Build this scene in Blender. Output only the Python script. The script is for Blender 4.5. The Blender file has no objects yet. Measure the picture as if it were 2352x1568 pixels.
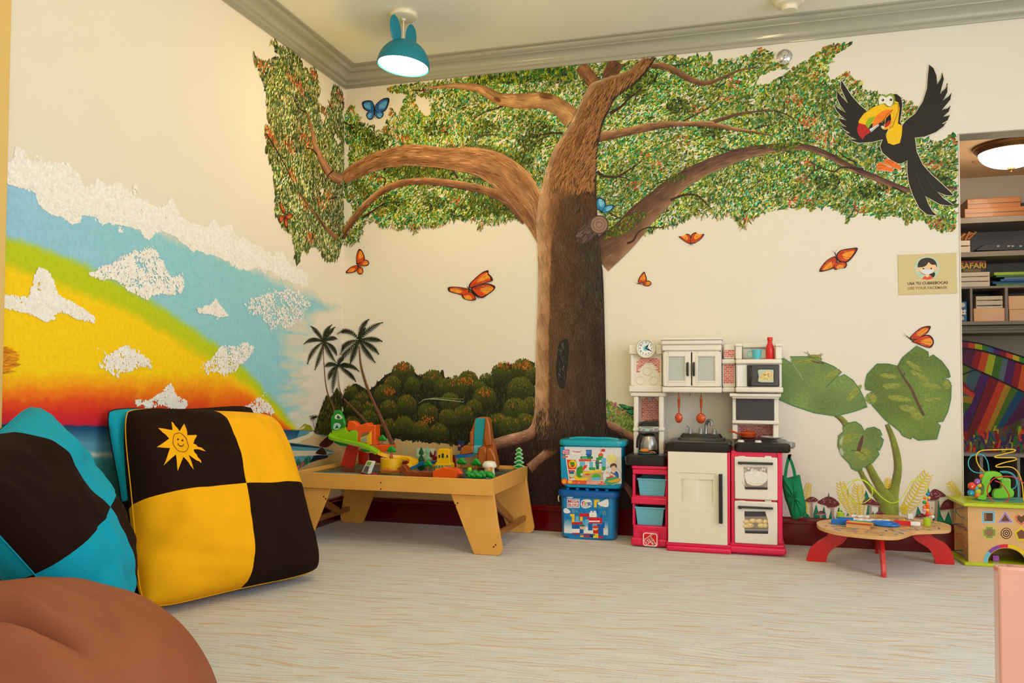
import bpy, math, random
import numpy as np
from mathutils import Vector, Matrix
from mathutils.geometry import tessellate_polygon
random.seed(7); RNG=np.random.default_rng(11)
PI=math.pi
scene=bpy.context.scene; COL=scene.collection
# ---------------------------------------------------------------- camera
F_,YAW,PITCH,ROLL,CY,CX=1874.05,.2805,.0309,.0037,814.94,1176.
CAM=np.array([2.4749,-4.6872,.88])
HM=2.7417; XR=3.5356
def _axes():
    f=np.array([-math.sin(YAW)*math.cos(PITCH),math.cos(YAW)*math.cos(PITCH),math.sin(PITCH)])
    r=np.array([math.cos(YAW),math.sin(YAW),0.]); u=np.cross(r,f)
    c,s=math.cos(ROLL),math.sin(ROLL)
    return c*r+s*u,-s*r+c*u,f
AR,AU,AF=_axes()
def ray(px,py): return AF+((px-CX)/F_)*AR-((py-CY)/F_)*AU
def onP(px,py,ax,val):
    d=ray(px,py); t=(val-CAM[ax])/d[ax]; return CAM+t*d
def onY(px,py,Y=0.): return onP(px,py,1,Y)
def onX(px,py,X=0.): return onP(px,py,0,X)
def onZ(px,py,Z=0.): return onP(px,py,2,Z)
cd=bpy.data.cameras.new('camera'); cam=bpy.data.objects.new('camera',cd); COL.objects.link(cam)
cd.sensor_fit='HORIZONTAL'; cd.sensor_width=36; cd.lens=F_*36/2352; cd.shift_x=0; cd.shift_y=(CY-784)/2352
cd.clip_start=.02
M=Matrix.Identity(4)
for i in range(3): M[i][0]=AR[i]; M[i][1]=AU[i]; M[i][2]=-AF[i]; M[i][3]=CAM[i]
cam.matrix_world=M; scene.camera=cam
# ---------------------------------------------------------------- colours, materials
def lin(c):
    o=[]
    for v in c[:3]:
        v=v/255.; o.append(v/12.92 if v<=.04045 else ((v+.055)/1.055)**2.4)
    return tuple(o)
MATS={}
def mat(name,c,rough=.5,metal=0,noise=0,nscale=30,bump=0,bscale=200,emit=0,trans=0,coat=0,spec=.5,sheen=0,alpha=1,stretch=None,c2=None):
    if name in MATS: return MATS[name]
    m=bpy.data.materials.new(name); m.use_nodes=True; nt=m.node_tree; b=nt.nodes['Principled BSDF']
    L=lin(c); b.inputs['Base Color'].default_value=(*L,1); b.inputs['Roughness'].default_value=rough
    b.inputs['Metallic'].default_value=metal; b.inputs['Specular IOR Level'].default_value=spec
    b.inputs['Coat Weight'].default_value=coat; b.inputs['Transmission Weight'].default_value=trans
    b.inputs['Sheen Weight'].default_value=sheen; b.inputs['Alpha'].default_value=alpha
    if emit:
        b.inputs['Emission Color'].default_value=(*L,1); b.inputs['Emission Strength'].default_value=emit
    tc=nt.nodes.new('ShaderNodeTexCoord'); mp=nt.nodes.new('ShaderNodeMapping'); nt.links.new(tc.outputs['Object'],mp.inputs[0])
    if stretch: mp.inputs['Scale'].default_value=stretch
    n=nt.nodes.new('ShaderNodeTexNoise'); n.inputs['Scale'].default_value=nscale; n.inputs['Detail'].default_value=4
    nt.links.new(mp.outputs[0],n.inputs['Vector'])
    mx=nt.nodes.new('ShaderNodeMix'); mx.data_type='RGBA'
    k=noise or .03; D=lin(c2) if c2 else tuple(v*(1-k) for v in L)
    mx.inputs[6].default_value=(*L,1); mx.inputs[7].default_value=(*D,1)
    nt.links.new(n.outputs['Fac'],mx.inputs[0]); nt.links.new(mx.outputs[2],b.inputs['Base Color'])
    if bump:
        n2=nt.nodes.new('ShaderNodeTexNoise'); n2.inputs['Scale'].default_value=bscale; n2.inputs['Detail'].default_value=3
        nt.links.new(tc.outputs['Object'],n2.inputs['Vector'])
        bp=nt.nodes.new('ShaderNodeBump'); bp.inputs['Strength'].default_value=bump; bp.inputs['Distance'].default_value=.01
        nt.links.new(n2.outputs['Fac'],bp.inputs['Height']); nt.links.new(bp.outputs[0],b.inputs['Normal'])
    MATS[name]=m; return m
def wood(name,c,dark,scale=(2,14,14),rough=.45):
    if name in MATS: return MATS[name]
    m=mat(name,c,rough,noise=.2,nscale=3,stretch=scale,c2=dark,coat=.15)
    return m
def paintmat(name,rough=.55,bump=.15,vscale=60):
    if name in MATS: return MATS[name]
    m=bpy.data.materials.new(name); m.use_nodes=True; nt=m.node_tree; b=nt.nodes['Principled BSDF']
    a=nt.nodes.new('ShaderNodeAttribute'); a.attribute_name='Col'
    tc=nt.nodes.new('ShaderNodeTexCoord'); n=nt.nodes.new('ShaderNodeTexNoise'); n.inputs['Scale'].default_value=vscale; n.inputs['Detail'].default_value=5
    nt.links.new(tc.outputs['Object'],n.inputs['Vector'])
    mr=nt.nodes.new('ShaderNodeMapRange'); mr.inputs[1].default_value=.3; mr.inputs[2].default_value=.7; mr.inputs[3].default_value=.93; mr.inputs[4].default_value=1.05
    nt.links.new(n.outputs['Fac'],mr.inputs[0])
    v=nt.nodes.new('ShaderNodeVectorMath'); v.operation='SCALE'; nt.links.new(a.outputs['Color'],v.inputs[0]); nt.links.new(mr.outputs[0],v.inputs['Scale'])
    nt.links.new(v.outputs[0],b.inputs['Base Color']); b.inputs['Roughness'].default_value=rough; b.inputs['Specular IOR Level'].default_value=.3
    if bump:
        n2=nt.nodes.new('ShaderNodeTexNoise'); n2.inputs['Scale'].default_value=260; nt.links.new(tc.outputs['Object'],n2.inputs['Vector'])
        bp=nt.nodes.new('ShaderNodeBump'); bp.inputs['Strength'].default_value=bump; bp.inputs['Distance'].default_value=.004
        nt.links.new(n2.outputs['Fac'],bp.inputs['Height']); nt.links.new(bp.outputs[0],b.inputs['Normal'])
    MATS[name]=m; return m
# ---------------------------------------------------------------- objects
def org(o):
    v=Vector((0,0,0))
    while o is not None: v=v+o.location; o=o.parent
    return v
def thing(name,label,cat,loc=(0,0,0),group=None,parent=None):
    o=bpy.data.objects.new(name,None); COL.objects.link(o); o.location=loc; o.empty_display_size=.05
    o['label']=label; o['category']=cat
    if group: o['group']=group
    return o
def tag(o,label,cat,group=None):
    o['label']=label; o['category']=cat
    if group: o['group']=group
    return o
def structure(o): o['kind']='structure'; return o
def copy_tree(o,parent=None,loc=None,rot=None,label=None):
    kids=[c for c in bpy.data.objects if c.parent is o]
    c=o.copy(); COL.objects.link(c); c.parent=parent
    if loc is not None: c.location=loc
    if rot is not None: c.rotation_euler=rot
    if label: c['label']=label
    for k in kids: copy_tree(k,c)
    return c
class MB:
    def __init__(s): s.v=[]; s.f=[]; s.m=[]; s.mi=0
    def add(s,vs,fs):
        n=len(s.v); s.v+= [tuple(map(float,p)) for p in vs]
        for f in fs: s.f.append([i+n for i in f]); s.m.append(s.mi)
        return s
    def box(s,x0,y0,z0,x1,y1,z1,M=None):
        vs=[(x,y,z) for x in (x0,x1) for y in (y0,y1) for z in (z0,z1)]
        if M is not None: vs=[M@Vector(p) for p in vs]
        return s.add(vs,[(0,1,3,2),(4,6,7,5),(0,4,5,1),(2,3,7,6),(0,2,6,4),(1,5,7,3)])
    def cbox(s,c,d,M=None):
        return s.box(c[0]-d[0]/2,c[1]-d[1]/2,c[2]-d[2]/2,c[0]+d[0]/2,c[1]+d[1]/2,c[2]+d[2]/2,M)
    def hexa(s,b,t):  # 4 bottom pts, 4 top pts
        return s.add(list(b)+list(t),[(3,2,1,0),(4,5,6,7)]+[(i,(i+1)%4,4+(i+1)%4,4+i) for i in range(4)])
    def lathe(s,prof,c=(0,0,0),n=32,M=None,sx=1,sy=1,cap=True):
        vs=[];fs=[]
        for r,z in prof:
            for i in range(n):
                a=2*PI*i/n; vs.append((r*math.cos(a)*sx,r*math.sin(a)*sy,z))
        for j in range(len(prof)-1):
            for i in range(n): fs.append((j*n+i,j*n+(i+1)%n,(j+1)*n+(i+1)%n,(j+1)*n+i))
        if cap:
            if prof[0][0]>1e-4: fs.append(tuple(range(n))[::-1])
            if prof[-1][0]>1e-4: fs.append(tuple((len(prof)-1)*n+i for i in range(n)))
        C=Vector(c)
        vs=[(M@Vector(p) if M is not None else Vector(p))+C for p in vs]
        return s.add(vs,fs)
    def cyl(s,p,q,r,r2=None,n=20,cap=True):
        return s.tube([p,q],[r,r if r2 is None else r2],n,cap)
    def tube(s,path,r,n=10,cap=True,closed=False):
        P=[Vector(p) for p in path]; k=len(P)
        if not hasattr(r,'__len__'): r=[r]*k
        T=[]
        for i in range(k):
            if closed: d=P[(i+1)%k]-P[i-1]
            else: d=P[min(i+1,k-1)]-P[max(i-1,0)]
            T.append(d.normalized() if d.length>1e-9 else Vector((0,0,1)))
        ref=Vector((0,0,1)) if abs(T[0].z)<.9 else Vector((1,0,0))
        nrm=(ref-T[0]*ref.dot(T[0])).normalized(); vs=[];fs=[]
        for i in range(k):
            nrm=(nrm-T[i]*nrm.dot(T[i])); nrm=nrm.normalized() if nrm.length>1e-6 else Vector((1,0,0)); b=T[i].cross(nrm)
            for j in range(n):
                a=2*PI*j/n; vs.append(P[i]+(nrm*math.cos(a)+b*math.sin(a))*r[i])
        for i in range(k if closed else k-1):
            i2=(i+1)%k
            for j in range(n): fs.append((i*n+j,i*n+(j+1)%n,i2*n+(j+1)%n,i2*n+j))
        if cap and not closed: fs.append(tuple(range(n))[::-1]); fs.append(tuple((k-1)*n+j for j in range(n)))
        return s.add(vs,fs)
    def ball(s,c,r,n=20,sc=(1,1,1),M=None):
        vs=[];fs=[];m=n//2
        for j in range(m+1):
            t=PI*j/m
            for i in range(n):
                a=2*PI*i/n; p=Vector((math.sin(t)*math.cos(a)*r*sc[0],math.sin(t)*math.sin(a)*r*sc[1],math.cos(t)*r*sc[2]))
                if M is not None: p=M@p
                vs.append(p+Vector(c))
        for j in range(m):
            for i in range(n): fs.append((j*n+i,(j+1)*n+i,(j+1)*n+(i+1)%n,j*n+(i+1)%n))
        return s.add(vs,fs)
    def prism(s,pts,a,b,axis='y',M=None):
        """2D polygon extruded from a to b along an axis; pts are the other two coordinates in order"""
        n=len(pts)
        def P(p,d):
            v={'y':(p[0],d,p[1]),'x':(d,p[0],p[1]),'z':(p[0],p[1],d)}[axis]
            return M@Vector(v) if M is not None else v
        vs=[P(p,a) for p in pts]+[P(p,b) for p in pts]; fs=[]
        tris=tessellate_polygon([[Vector((p[0],p[1],0)) for p in pts]])
        for t in tris: fs.append(tuple(t)); fs.append(tuple(i+n for i in t)[::-1])
        for i in range(n): fs.append((i,(i+1)%n,n+(i+1)%n,n+i))
        return s.add(vs,fs)
    def build(s,name,mt,parent=None,bevel=0,seg=2,smooth=True,angle=35,sub=0,loc=None,label=None):
        me=bpy.data.meshes.new(name); O=org(parent) if parent is not None else Vector((0,0,0))
        if loc is not None and parent is None: O=Vector(loc)
        me.from_pydata([tuple(Vector(p)-O) for p in s.v],[],s.f)
        for m in (mt if isinstance(mt,(list,tuple)) else [mt]): me.materials.append(m)
        me.polygons.foreach_set('material_index',s.m)
        import bmesh
        bm=bmesh.new(); bm.from_mesh(me); bmesh.ops.remove_doubles(bm,verts=bm.verts,dist=1e-6); bmesh.ops.recalc_face_normals(bm,faces=bm.faces); bm.to_mesh(me); bm.free()
        if smooth:
            me.polygons.foreach_set('use_smooth',[True]*len(me.polygons)); me.set_sharp_from_angle(angle=math.radians(angle))
        o=bpy.data.objects.new(name,me); COL.objects.link(o)
        if parent is not None: o.parent=parent
        elif loc is not None: o.location=O
        if bevel:
            b=o.modifiers.new('bevel','BEVEL'); b.width=bevel; b.segments=seg; b.limit_method='ANGLE'; b.angle_limit=math.radians(40); b.harden_normals=False
        if sub:
            b=o.modifiers.new('sub','SUBSURF'); b.levels=sub; b.render_levels=sub
        if label: o['label']=label
        return o
def rbox(x0,y0,x1,y1,r,n=5):
    r=min(r,abs(x1-x0)/2-1e-5,abs(y1-y0)/2-1e-5); o=[]
    for cx,cy,a0 in ((x1-r,y1-r,0),(x0+r,y1-r,90),(x0+r,y0+r,180),(x1-r,y0+r,270)):
        for i in range(n+1):
            a=math.radians(a0+90*i/n); o.append((cx+r*math.cos(a),cy+r*math.sin(a)))
    return o
def circ(cx,cy,r,n=24,ry=None,a0=0,rot=0):
    ry=r if ry is None else ry; o=[]
    for i in range(n):
        a=a0+2*PI*i/n; x=r*math.cos(a); y=ry*math.sin(a)
        o.append((cx+x*math.cos(rot)-y*math.sin(rot),cy+x*math.sin(rot)+y*math.cos(rot)))
    return o
def catmull(P,n=8,closed=False):
    P=[np.array(p,float) for p in P]; k=len(P); o=[]
    for i in range(k if closed else k-1):
        p0=P[(i-1)%k] if closed or i>0 else 2*P[0]-P[1]; p1=P[i]; p2=P[(i+1)%k]; p3=P[(i+2)%k] if closed or i<k-2 else 2*P[-1]-P[-2]
        for j in range(n):
            t=j/n; o.append(.5*((2*p1)+(p2-p0)*t+(2*p0-5*p1+4*p2-p3)*t*t+(3*p1-p0-3*p2+p3)*t**3))
    if not closed: o.append(P[-1])
    return o
# ---------------------------------------------------------------- numpy noise and painting on planes
def vnoise(x,y,seed=0):
    x=np.asarray(x,float); y=np.asarray(y,float); xi=np.floor(x).astype(np.int64); yi=np.floor(y).astype(np.int64); xf=x-xi; yf=y-yi
    def h(a,b):
        n=(a*374761393+b*668265263+seed*974711)&0x7fffffff; n=((n^(n>>13))*1274126177)&0x7fffffff; return ((n^(n>>16))&0xffff)/65535.
    u=xf*xf*(3-2*xf); v=yf*yf*(3-2*yf)
    return (h(xi,yi)*(1-u)+h(xi+1,yi)*u)*(1-v)+(h(xi,yi+1)*(1-u)+h(xi+1,yi+1)*u)*v
def inpoly(pts,x,y):
    pts=np.asarray(pts,float); c=np.zeros(x.shape,bool); j=len(pts)-1
    for i in range(len(pts)):
        xi,yi=pts[i]; xj,yj=pts[j]
        with np.errstate(divide='ignore',invalid='ignore'):
            c^=((yi>y)!=(yj>y))&(x<(xj-xi)*(y-yi)/((yj-yi)+1e-12)+xi)
        j=i
    return c
def area(pts):
    p=np.asarray(pts); return abs(np.sum(p[:,0]*np.roll(p[:,1],-1)-p[:,1]*np.roll(p[:,0],-1)))/2
LIN=np.array([lin((i,i,i))[0] for i in range(256)])
def nlin(c): return LIN[np.clip(np.asarray(c),0,255).astype(int)]
class Paint:
    """flat painted shapes on a plane O + u*U + v*V, lifted a hair along N"""
    def __init__(s,O,U,V,N,gain=(1,1,1),base=.0004):
        s.O,s.U,s.V,s.N=[np.array(a,float) for a in (O,U,V,N)]; s.vs=[];s.cs=[];s.fs=[];s.n=0; s.off=base; s.gain=np.array(gain)
    def px(s,pts,o=(0,0),k=1.):
        out=[]
        for p in pts:
            d=ray(o[0]+p[0]/k,o[1]+p[1]/k); t=((s.O-CAM)@s.N)/(d@s.N); P=CAM+t*d-s.O; out.append((P@s.U,P@s.V))
        return np.array(out)
    def _push(s,uv,col,faces,off=None,step=2e-5):
        uv=np.asarray(uv,float); o=s.off if off is None else off
        if off is None: s.off+=step
        P=s.O+uv[:,:1]*s.U+uv[:,1:2]*s.V+np.reshape(o,(-1,1))*s.N
        c=nlin(col)*s.gain; c=np.broadcast_to(c,(len(uv),3))
        s.vs.append(P); s.cs.append(c); s.fs+=[tuple(i+s.n for i in f) for f in faces]; s.n+=len(uv)
    def poly(s,uv,col):
        uv=np.asarray(uv,float)
        tris=tessellate_polygon([[Vector((p[0],p[1],0)) for p in uv]])
        s._push(uv,col,tris)
    def smooth(s,uv,col,n=5): s.poly(np.array(catmull(list(uv),n,True)),col)
    def outline(s,uv,w,col,closed=True):
        P=list(uv)+([uv[0]] if closed else []); s.stroke(P,w,w,col)
    def stroke(s,path,w0,w1,col,col2=None,mid=None):
        P=np.asarray(path,float); k=len(P); T=np.gradient(P,axis=0); T/=np.linalg.norm(T,axis=1)[:,None]+1e-9; Nn=np.stack([-T[:,1],T[:,0]],1)
        t=np.linspace(0,1,k); w=(w0+(w1-w0)*t) if mid is None else np.interp(t,[0,.5,1],[w0,mid,w1])
        uv=np.concatenate([P+Nn*w[:,None]/2,P-Nn*w[:,None]/2]); fs=[(i,i+1,k+i+1,k+i) for i in range(k-1)]
        c=np.array(col,float)
        if col2 is not None: c=np.concatenate([c+(np.array(col2)-c)*t[:,None]]*2)
        s._push(uv,c,fs)
    def ribbon(s,A,B,cols,n=60,streaks=0,sl=.08,sw=.006,jit=25,dark=None):
        """surface between edge curves A and B, colours across from A to B, overlaid with bark strokes"""
        def rs(P):
            P=np.array(catmull(list(P),6)); d=np.r_[0,np.cumsum(np.linalg.norm(np.diff(P,axis=0),axis=1))]; t=np.linspace(0,d[-1],n+1)
            return np.stack([np.interp(t,d,P[:,0]),np.interp(t,d,P[:,1])],1)
        A=rs(A);B=rs(B);K=np.array(cols,float);m=max(12,2*len(K)); q=np.linspace(0,1,m)
        def cc(x): return np.stack([np.interp(x,np.linspace(0,1,len(K)),K[:,i]) for i in range(3)],-1)
        uv=[];cl=[];fs=[]
        for i in range(n+1):
            for j in range(m): uv.append(A[i]*(1-q[j])+B[i]*q[j])
        uv=np.array(uv); cl=np.tile(cc(q),(n+1,1)); nz=vnoise(uv[:,0]*25,uv[:,1]*25,3)[:,None]; cl=cl*(.85+.3*nz)
        for i in range(n):
            for j in range(m-1): a=i*m+j; fs.append((a,a+1,a+m+1,a+m))
        s._push(uv,cl,fs)
        L=np.sum(np.linalg.norm(np.diff((A+B)/2,axis=0),axis=1))
        for _ in range(streaks):
            c0=RNG.uniform(.0,1); i0=RNG.uniform(0,n*.97); ln=max(2.5,RNG.uniform(.3,1)*sl/L*n); i1=min(n,i0+ln); tt=np.linspace(i0,i1,6); w=RNG.uniform(.3,1)*sw
            c1=min(1,max(0,c0+RNG.normal()*.04)); q2=np.linspace(c0,c1,6)
            ii=np.minimum(tt.astype(int),n-1); ff=(tt-ii)[:,None]
            a=A[ii]*(1-ff)+A[ii+1]*ff; b=B[ii]*(1-ff)+B[ii+1]*ff; P=a*(1-q2[:,None])+b*q2[:,None]
            col=cc(np.array([c0]))[0]*(.8+.4*vnoise(P[0,0]*25,P[0,1]*25,3))+RNG.normal()*jit
            s.stroke(P,0,0,np.clip(col,8,250),mid=w)
            s.off-=1.8e-5
        s.off+=2e-5
    def dabs(s,poly,n,pal,L=.02,W=.009,ang=90,aj=25,holes=(),dens=None,thick=None,lj=.4,colf=None,cj=1.):
        P=np.asarray(poly,float); lo=P.min(0);hi=P.max(0); a=area(P); tot=int(n*(hi-lo)[0]*(hi-lo)[1]/max(a,1e-9))
        tot=min(tot,n*12); xy=RNG.uniform(lo,hi,(tot,2)); ok=inpoly(P,xy[:,0],xy[:,1])
        for h in holes: ok&=~inpoly(h,xy[:,0],xy[:,1])
        if dens is not None: ok&=RNG.uniform(0,1,tot)<dens(xy[:,0],xy[:,1])
        xy=xy[ok][:n]; k=len(xy)
        if k==0: return
        w=np.array([p[1] for p in pal],float); idx=RNG.choice(len(pal),k,p=w/w.sum()); c=np.array([p[0] for p in pal],float)[idx]
        if colf is not None: c=colf(xy[:,0],xy[:,1],c)
        c=np.clip(c*(1+RNG.normal(0,.08*cj,(k,1)))+RNG.normal(0,5*cj,(k,3)),3,252)
        an=np.radians((ang(xy[:,0],xy[:,1]) if callable(ang) else ang)+RNG.normal(0,aj,k)); l=L*(1-lj+2*lj*RNG.uniform(0,1,k))/2; wd=W*RNG.uniform(.6,1.3,k)/2
        d=np.stack([np.cos(an),np.sin(an)],1); e=np.stack([-d[:,1],d[:,0]],1); l=l[:,None];wd=wd[:,None]
        off=s.off+np.arange(k)*4e-8; s.off=off[-1]+1e-5
        r=RNG.uniform(.5,1.1,(k,4,1))
        pts=np.stack([xy-d*l,xy-d*l*.4+e*wd*r[:,0],xy+d*l*.45+e*wd*r[:,1],xy+d*l,xy+d*l*.4-e*wd*r[:,2],xy-d*l*.45-e*wd*r[:,3]],1).reshape(-1,2)
        o6=np.repeat(off,6); c6=np.repeat(c,6,0)
        s._push(pts,c6,[tuple(range(6*i,6*i+6)) for i in range(k)],off=o6)
    def grid(s,u0,u1,v0,v1,du,fn,mask=None):
        nu=int((u1-u0)/du)+1; nv=int((v1-v0)/du)+1; U,V=np.meshgrid(np.linspace(u0,u1,nu),np.linspace(v0,v1,nv)); U=U.ravel();V=V.ravel()
        c,keep=fn(U,V); idx=np.arange(nu*nv).reshape(nv,nu)
        q=np.stack([idx[:-1,:-1],idx[:-1,1:],idx[1:,1:],idx[1:,:-1]],-1).reshape(-1,4)
        if keep is not None: q=q[keep[q].all(1)]
        s._push(np.stack([U,V],1),c,[tuple(r) for r in q.tolist()])
    def text(s,txt,u,v,size,col,align='CENTER',rot=0,sx=1,bold=.0):
        cu=bpy.data.curves.new('lettering','FONT'); cu.body=txt; cu.size=size; cu.align_x=align; cu.align_y='CENTER'; cu.offset=bold; cu.fill_mode='FRONT'; cu.resolution_u=3
        o=bpy.data.objects.new('lettering',cu); COL.objects.link(o); bpy.context.view_layer.update()
        me=o.to_mesh(); vv=np.array([tuple(p.co) for p in me.vertices]).reshape(-1,3); fs=[tuple(p.vertices) for p in me.polygons]
        o.to_mesh_clear(); bpy.data.objects.remove(o); bpy.data.curves.remove(cu)
        if len(vv)==0: return
        x=vv[:,0]*sx; y=vv[:,1]; c,sn=math.cos(rot),math.sin(rot)
        s._push(np.stack([u+x*c-y*sn,v+x*sn+y*c],1),col,fs)
    def build(s,name,m,parent=None,label=None):
        V=np.concatenate(s.vs); O=np.array(org(parent)) if parent is not None else np.zeros(3)
        me=bpy.data.meshes.new(name); me.from_pydata((V-O).tolist(),[],s.fs); me.materials.append(m)
        C=np.concatenate(s.cs); at=me.color_attributes.new('Col','FLOAT_COLOR','POINT'); at.data.foreach_set('color',np.concatenate([C,np.ones((len(C),1))],1).astype(np.float32).ravel())
        o=bpy.data.objects.new(name,me); COL.objects.link(o)
        if parent is not None: o.parent=parent
        if label: o['label']=label
        return o
W_DAY=72; W_REAR=52; W_FILL=26; W_LAMP=10.5; W_DOME=8; EXPO=-0.15
# ================================================================ ROOM
HC=2.848; CP=.135; X1=5.2; Y1=-6.2; OPX=4.75; OPZ=2.168; NZ=2.3
cream=mat('cream_wall_paint',(236,227,208),.75,noise=.03,nscale=4,bump=.05,bscale=500)
ceilm=mat('ceiling_paint',(248,246,230),.8,noise=.02,nscale=5)
greym=mat('grey_gloss_trim',(172,170,152),.3,noise=.05,nscale=8,coat=.3)
redm=mat('oxblood_gloss_paint',(112,4,14),.22,noise=.15,nscale=6,coat=.3)
m=MB()
for a in [(-.12,0,0,XR,.12,3.0),(XR,0,OPZ,OPX,.12,3.0),(OPX,0,0,X1+.1,.12,3.0)]: m.box(*a)
wall_back=structure(m.build('wall_back',cream,smooth=False))
wall_left=structure(MB().box(-.12,Y1,0,0,0,3.0).build('wall_left',cream,smooth=False))
m=MB()
for a in [(X1,Y1,0,X1+.12,-4.4,3.),(X1,-1.6,0,X1+.12,0,3.),(X1,-4.4,0,X1+.12,-1.6,.7),(X1,-4.4,2.5,X1+.12,-1.6,3.)]: m.box(*a)
structure(m.build('wall_right',cream,smooth=False))
structure(MB().box(-.12,Y1-.12,0,X1+.12,Y1,3.).build('wall_front',cream,smooth=False))
structure(MB().box(-.12,Y1-.1,HC,X1+.12,.0,HC+.12).build('ceiling',ceilm,smooth=False))
# floor carpet
cm=bpy.data.materials.new('wavy_carpet'); cm.use_nodes=True; nt=cm.node_tree; b=nt.nodes['Principled BSDF']; b.inputs['Roughness'].default_value=.95; b.inputs['Specular IOR Level'].default_value=.1; b.inputs['Sheen Weight'].default_value=.2
def N(t,**k):
    n=nt.nodes.new(t)
    for a,v in k.items(): setattr(n,a,v)
    return n
def K(a,b_): nt.links.new(a,b_)
tc=N('ShaderNodeTexCoord'); 
def band(scy,seed,dist,lo,hi,wsc):
    mp=N('ShaderNodeMapping'); mp.inputs['Rotation'].default_value=(0,0,math.radians(-6)); mp.inputs['Location'].default_value=(seed,seed*.7,0); K(tc.outputs['Object'],mp.inputs[0])
    n=N('ShaderNodeTexNoise'); n.inputs['Scale'].default_value=wsc; n.inputs['Detail'].default_value=1; 
    mp2=N('ShaderNodeMapping'); mp2.inputs['Scale'].default_value=(1,2.2,1); K(mp.outputs[0],mp2.inputs[0]); K(mp2.outputs[0],n.inputs['Vector'])
    sx=N('ShaderNodeSeparateXYZ'); K(mp.outputs[0],sx.inputs[0])
    a=N('ShaderNodeMath',operation='MULTIPLY_ADD'); K(n.outputs['Fac'],a.inputs[0]); a.inputs[1].default_value=dist; K(sx.outputs['Y'],a.inputs[2])
    f=N('ShaderNodeMath',operation='MULTIPLY'); K(a.outputs[0],f.inputs[0]); f.inputs[1].default_value=scy
    fr=N('ShaderNodeMath',operation='PINGPONG'); K(f.outputs[0],fr.inputs[0]); fr.inputs[1].default_value=1
    r=N('ShaderNodeMapRange'); K(fr.outputs[0],r.inputs[0]); r.inputs[1].default_value=lo; r.inputs[2].default_value=hi; r.inputs[3].default_value=1; r.inputs[4].default_value=0
    # breaks along the line
    mp3=N('ShaderNodeMapping'); mp3.inputs['Scale'].default_value=(3,14,1); K(mp.outputs[0],mp3.inputs[0])
    g=N('ShaderNodeTexNoise'); g.inputs['Scale'].default_value=1.5; g.inputs['Detail'].default_value=1; K(mp3.outputs[0],g.inputs['Vector'])
    return r.outputs[0],g.outputs['Fac']
l1,g1=band(92,3.1,.16,.0,.2,2.1); l2,g2=band(44,9.3,.17,.0,.42,2.2)
fib=N('ShaderNodeTexNoise'); fib.inputs['Scale'].default_value=380; fib.inputs['Detail'].default_value=2
mpf=N('ShaderNodeMapping'); mpf.inputs['Scale'].default_value=(.35,1,1); K(tc.outputs['Object'],mpf.inputs[0]); K(mpf.outputs[0],fib.inputs['Vector'])
big=N('ShaderNodeTexNoise'); big.inputs['Scale'].default_value=9; big.inputs['Detail'].default_value=4
mpg=N('ShaderNodeMapping'); mpg.inputs['Scale'].default_value=(.5,3,1); K(tc.outputs['Object'],mpg.inputs[0]); K(mpg.outputs[0],big.inputs['Vector'])
def mix(fac,c1,c2):
    x=N('ShaderNodeMix',data_type='RGBA')
    if isinstance(fac,float): x.inputs[0].default_value=fac
    else: K(fac,x.inputs[0])
    for i,c in ((6,c1),(7,c2)):
        if isinstance(c,tuple): x.inputs[i].default_value=(*lin(c),1)
        else: K(c,x.inputs[i])
    return x.outputs[2]
def gate(a,g,lo,hi,k):
    r=N('ShaderNodeMapRange'); K(g,r.inputs[0]); r.inputs[1].default_value=lo; r.inputs[2].default_value=hi
    q=N('ShaderNodeMath',operation='MULTIPLY'); K(a,q.inputs[0]); K(r.outputs[0],q.inputs[1])
    q2=N('ShaderNodeMath',operation='MULTIPLY'); K(q.outputs[0],q2.inputs[0]); q2.inputs[1].default_value=k; return q2.outputs[0]
base=mix(big.outputs['Fac'],(198,194,184),(228,224,214)); base=mix(gate(l1,g1,.38,.5,.6),base,(120,108,98)); base=mix(gate(l2,g2,.49,.55,.85),base,(214,166,112))
fr=N('ShaderNodeMapRange'); K(fib.outputs['Fac'],fr.inputs[0]); fr.inputs[1].default_value=.3; fr.inputs[2].default_value=.7; fr.inputs[3].default_value=.86; fr.inputs[4].default_value=1.08
vs=N('ShaderNodeVectorMath',operation='SCALE'); K(base,vs.inputs[0]); K(fr.outputs[0],vs.inputs['Scale']); K(vs.outputs[0],b.inputs['Base Color'])
bp=N('ShaderNodeBump'); bp.inputs['Strength'].default_value=.5; bp.inputs['Distance'].default_value=.004; K(fib.outputs['Fac'],bp.inputs['Height']); K(bp.outputs[0],b.inputs['Normal'])
structure(MB().box(-.12,Y1-.1,-.1,X1+.12,1.75,0).build('floor',cm,smooth=False))
# crown mouldings: one profile swept along each wall and mitred in the corner
prof=[(0,2.742),(.012,2.742),(.016,2.752),(.016,2.760),(.026,2.764),(.030,2.772),(.032,2.782),(.040,2.795),(.054,2.806),(.070,2.811),(.082,2.812),(.084,2.818),(.092,2.820),(.104,2.826),(.110,2.833),(.112,2.838),(.135,2.840),(.135,2.848),(0,2.848)]
def crown(name,along):
    m=MB(); n=len(prof); vs=[]
    for (d,z) in prof:
        vs.append((d,-d,z))
    for (d,z) in prof:
        vs.append((d,Y1,z) if along=='L' else (X1,-d,z))
    m.add(vs,[(i,i+1,n+i+1,n+i) for i in range(n-1)]+[tuple(range(n)),tuple(range(n,2*n))])
    return structure(m.build(name,greym,angle=50))
crown('trim_left','L'); crown('trim_back','B')
bpf=[(0,0),(.02,0),(.02,.112),(.026,.116),(.026,.126),(.016,.131),(.014,.140),(.008,.147),(0,.147)]
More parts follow.
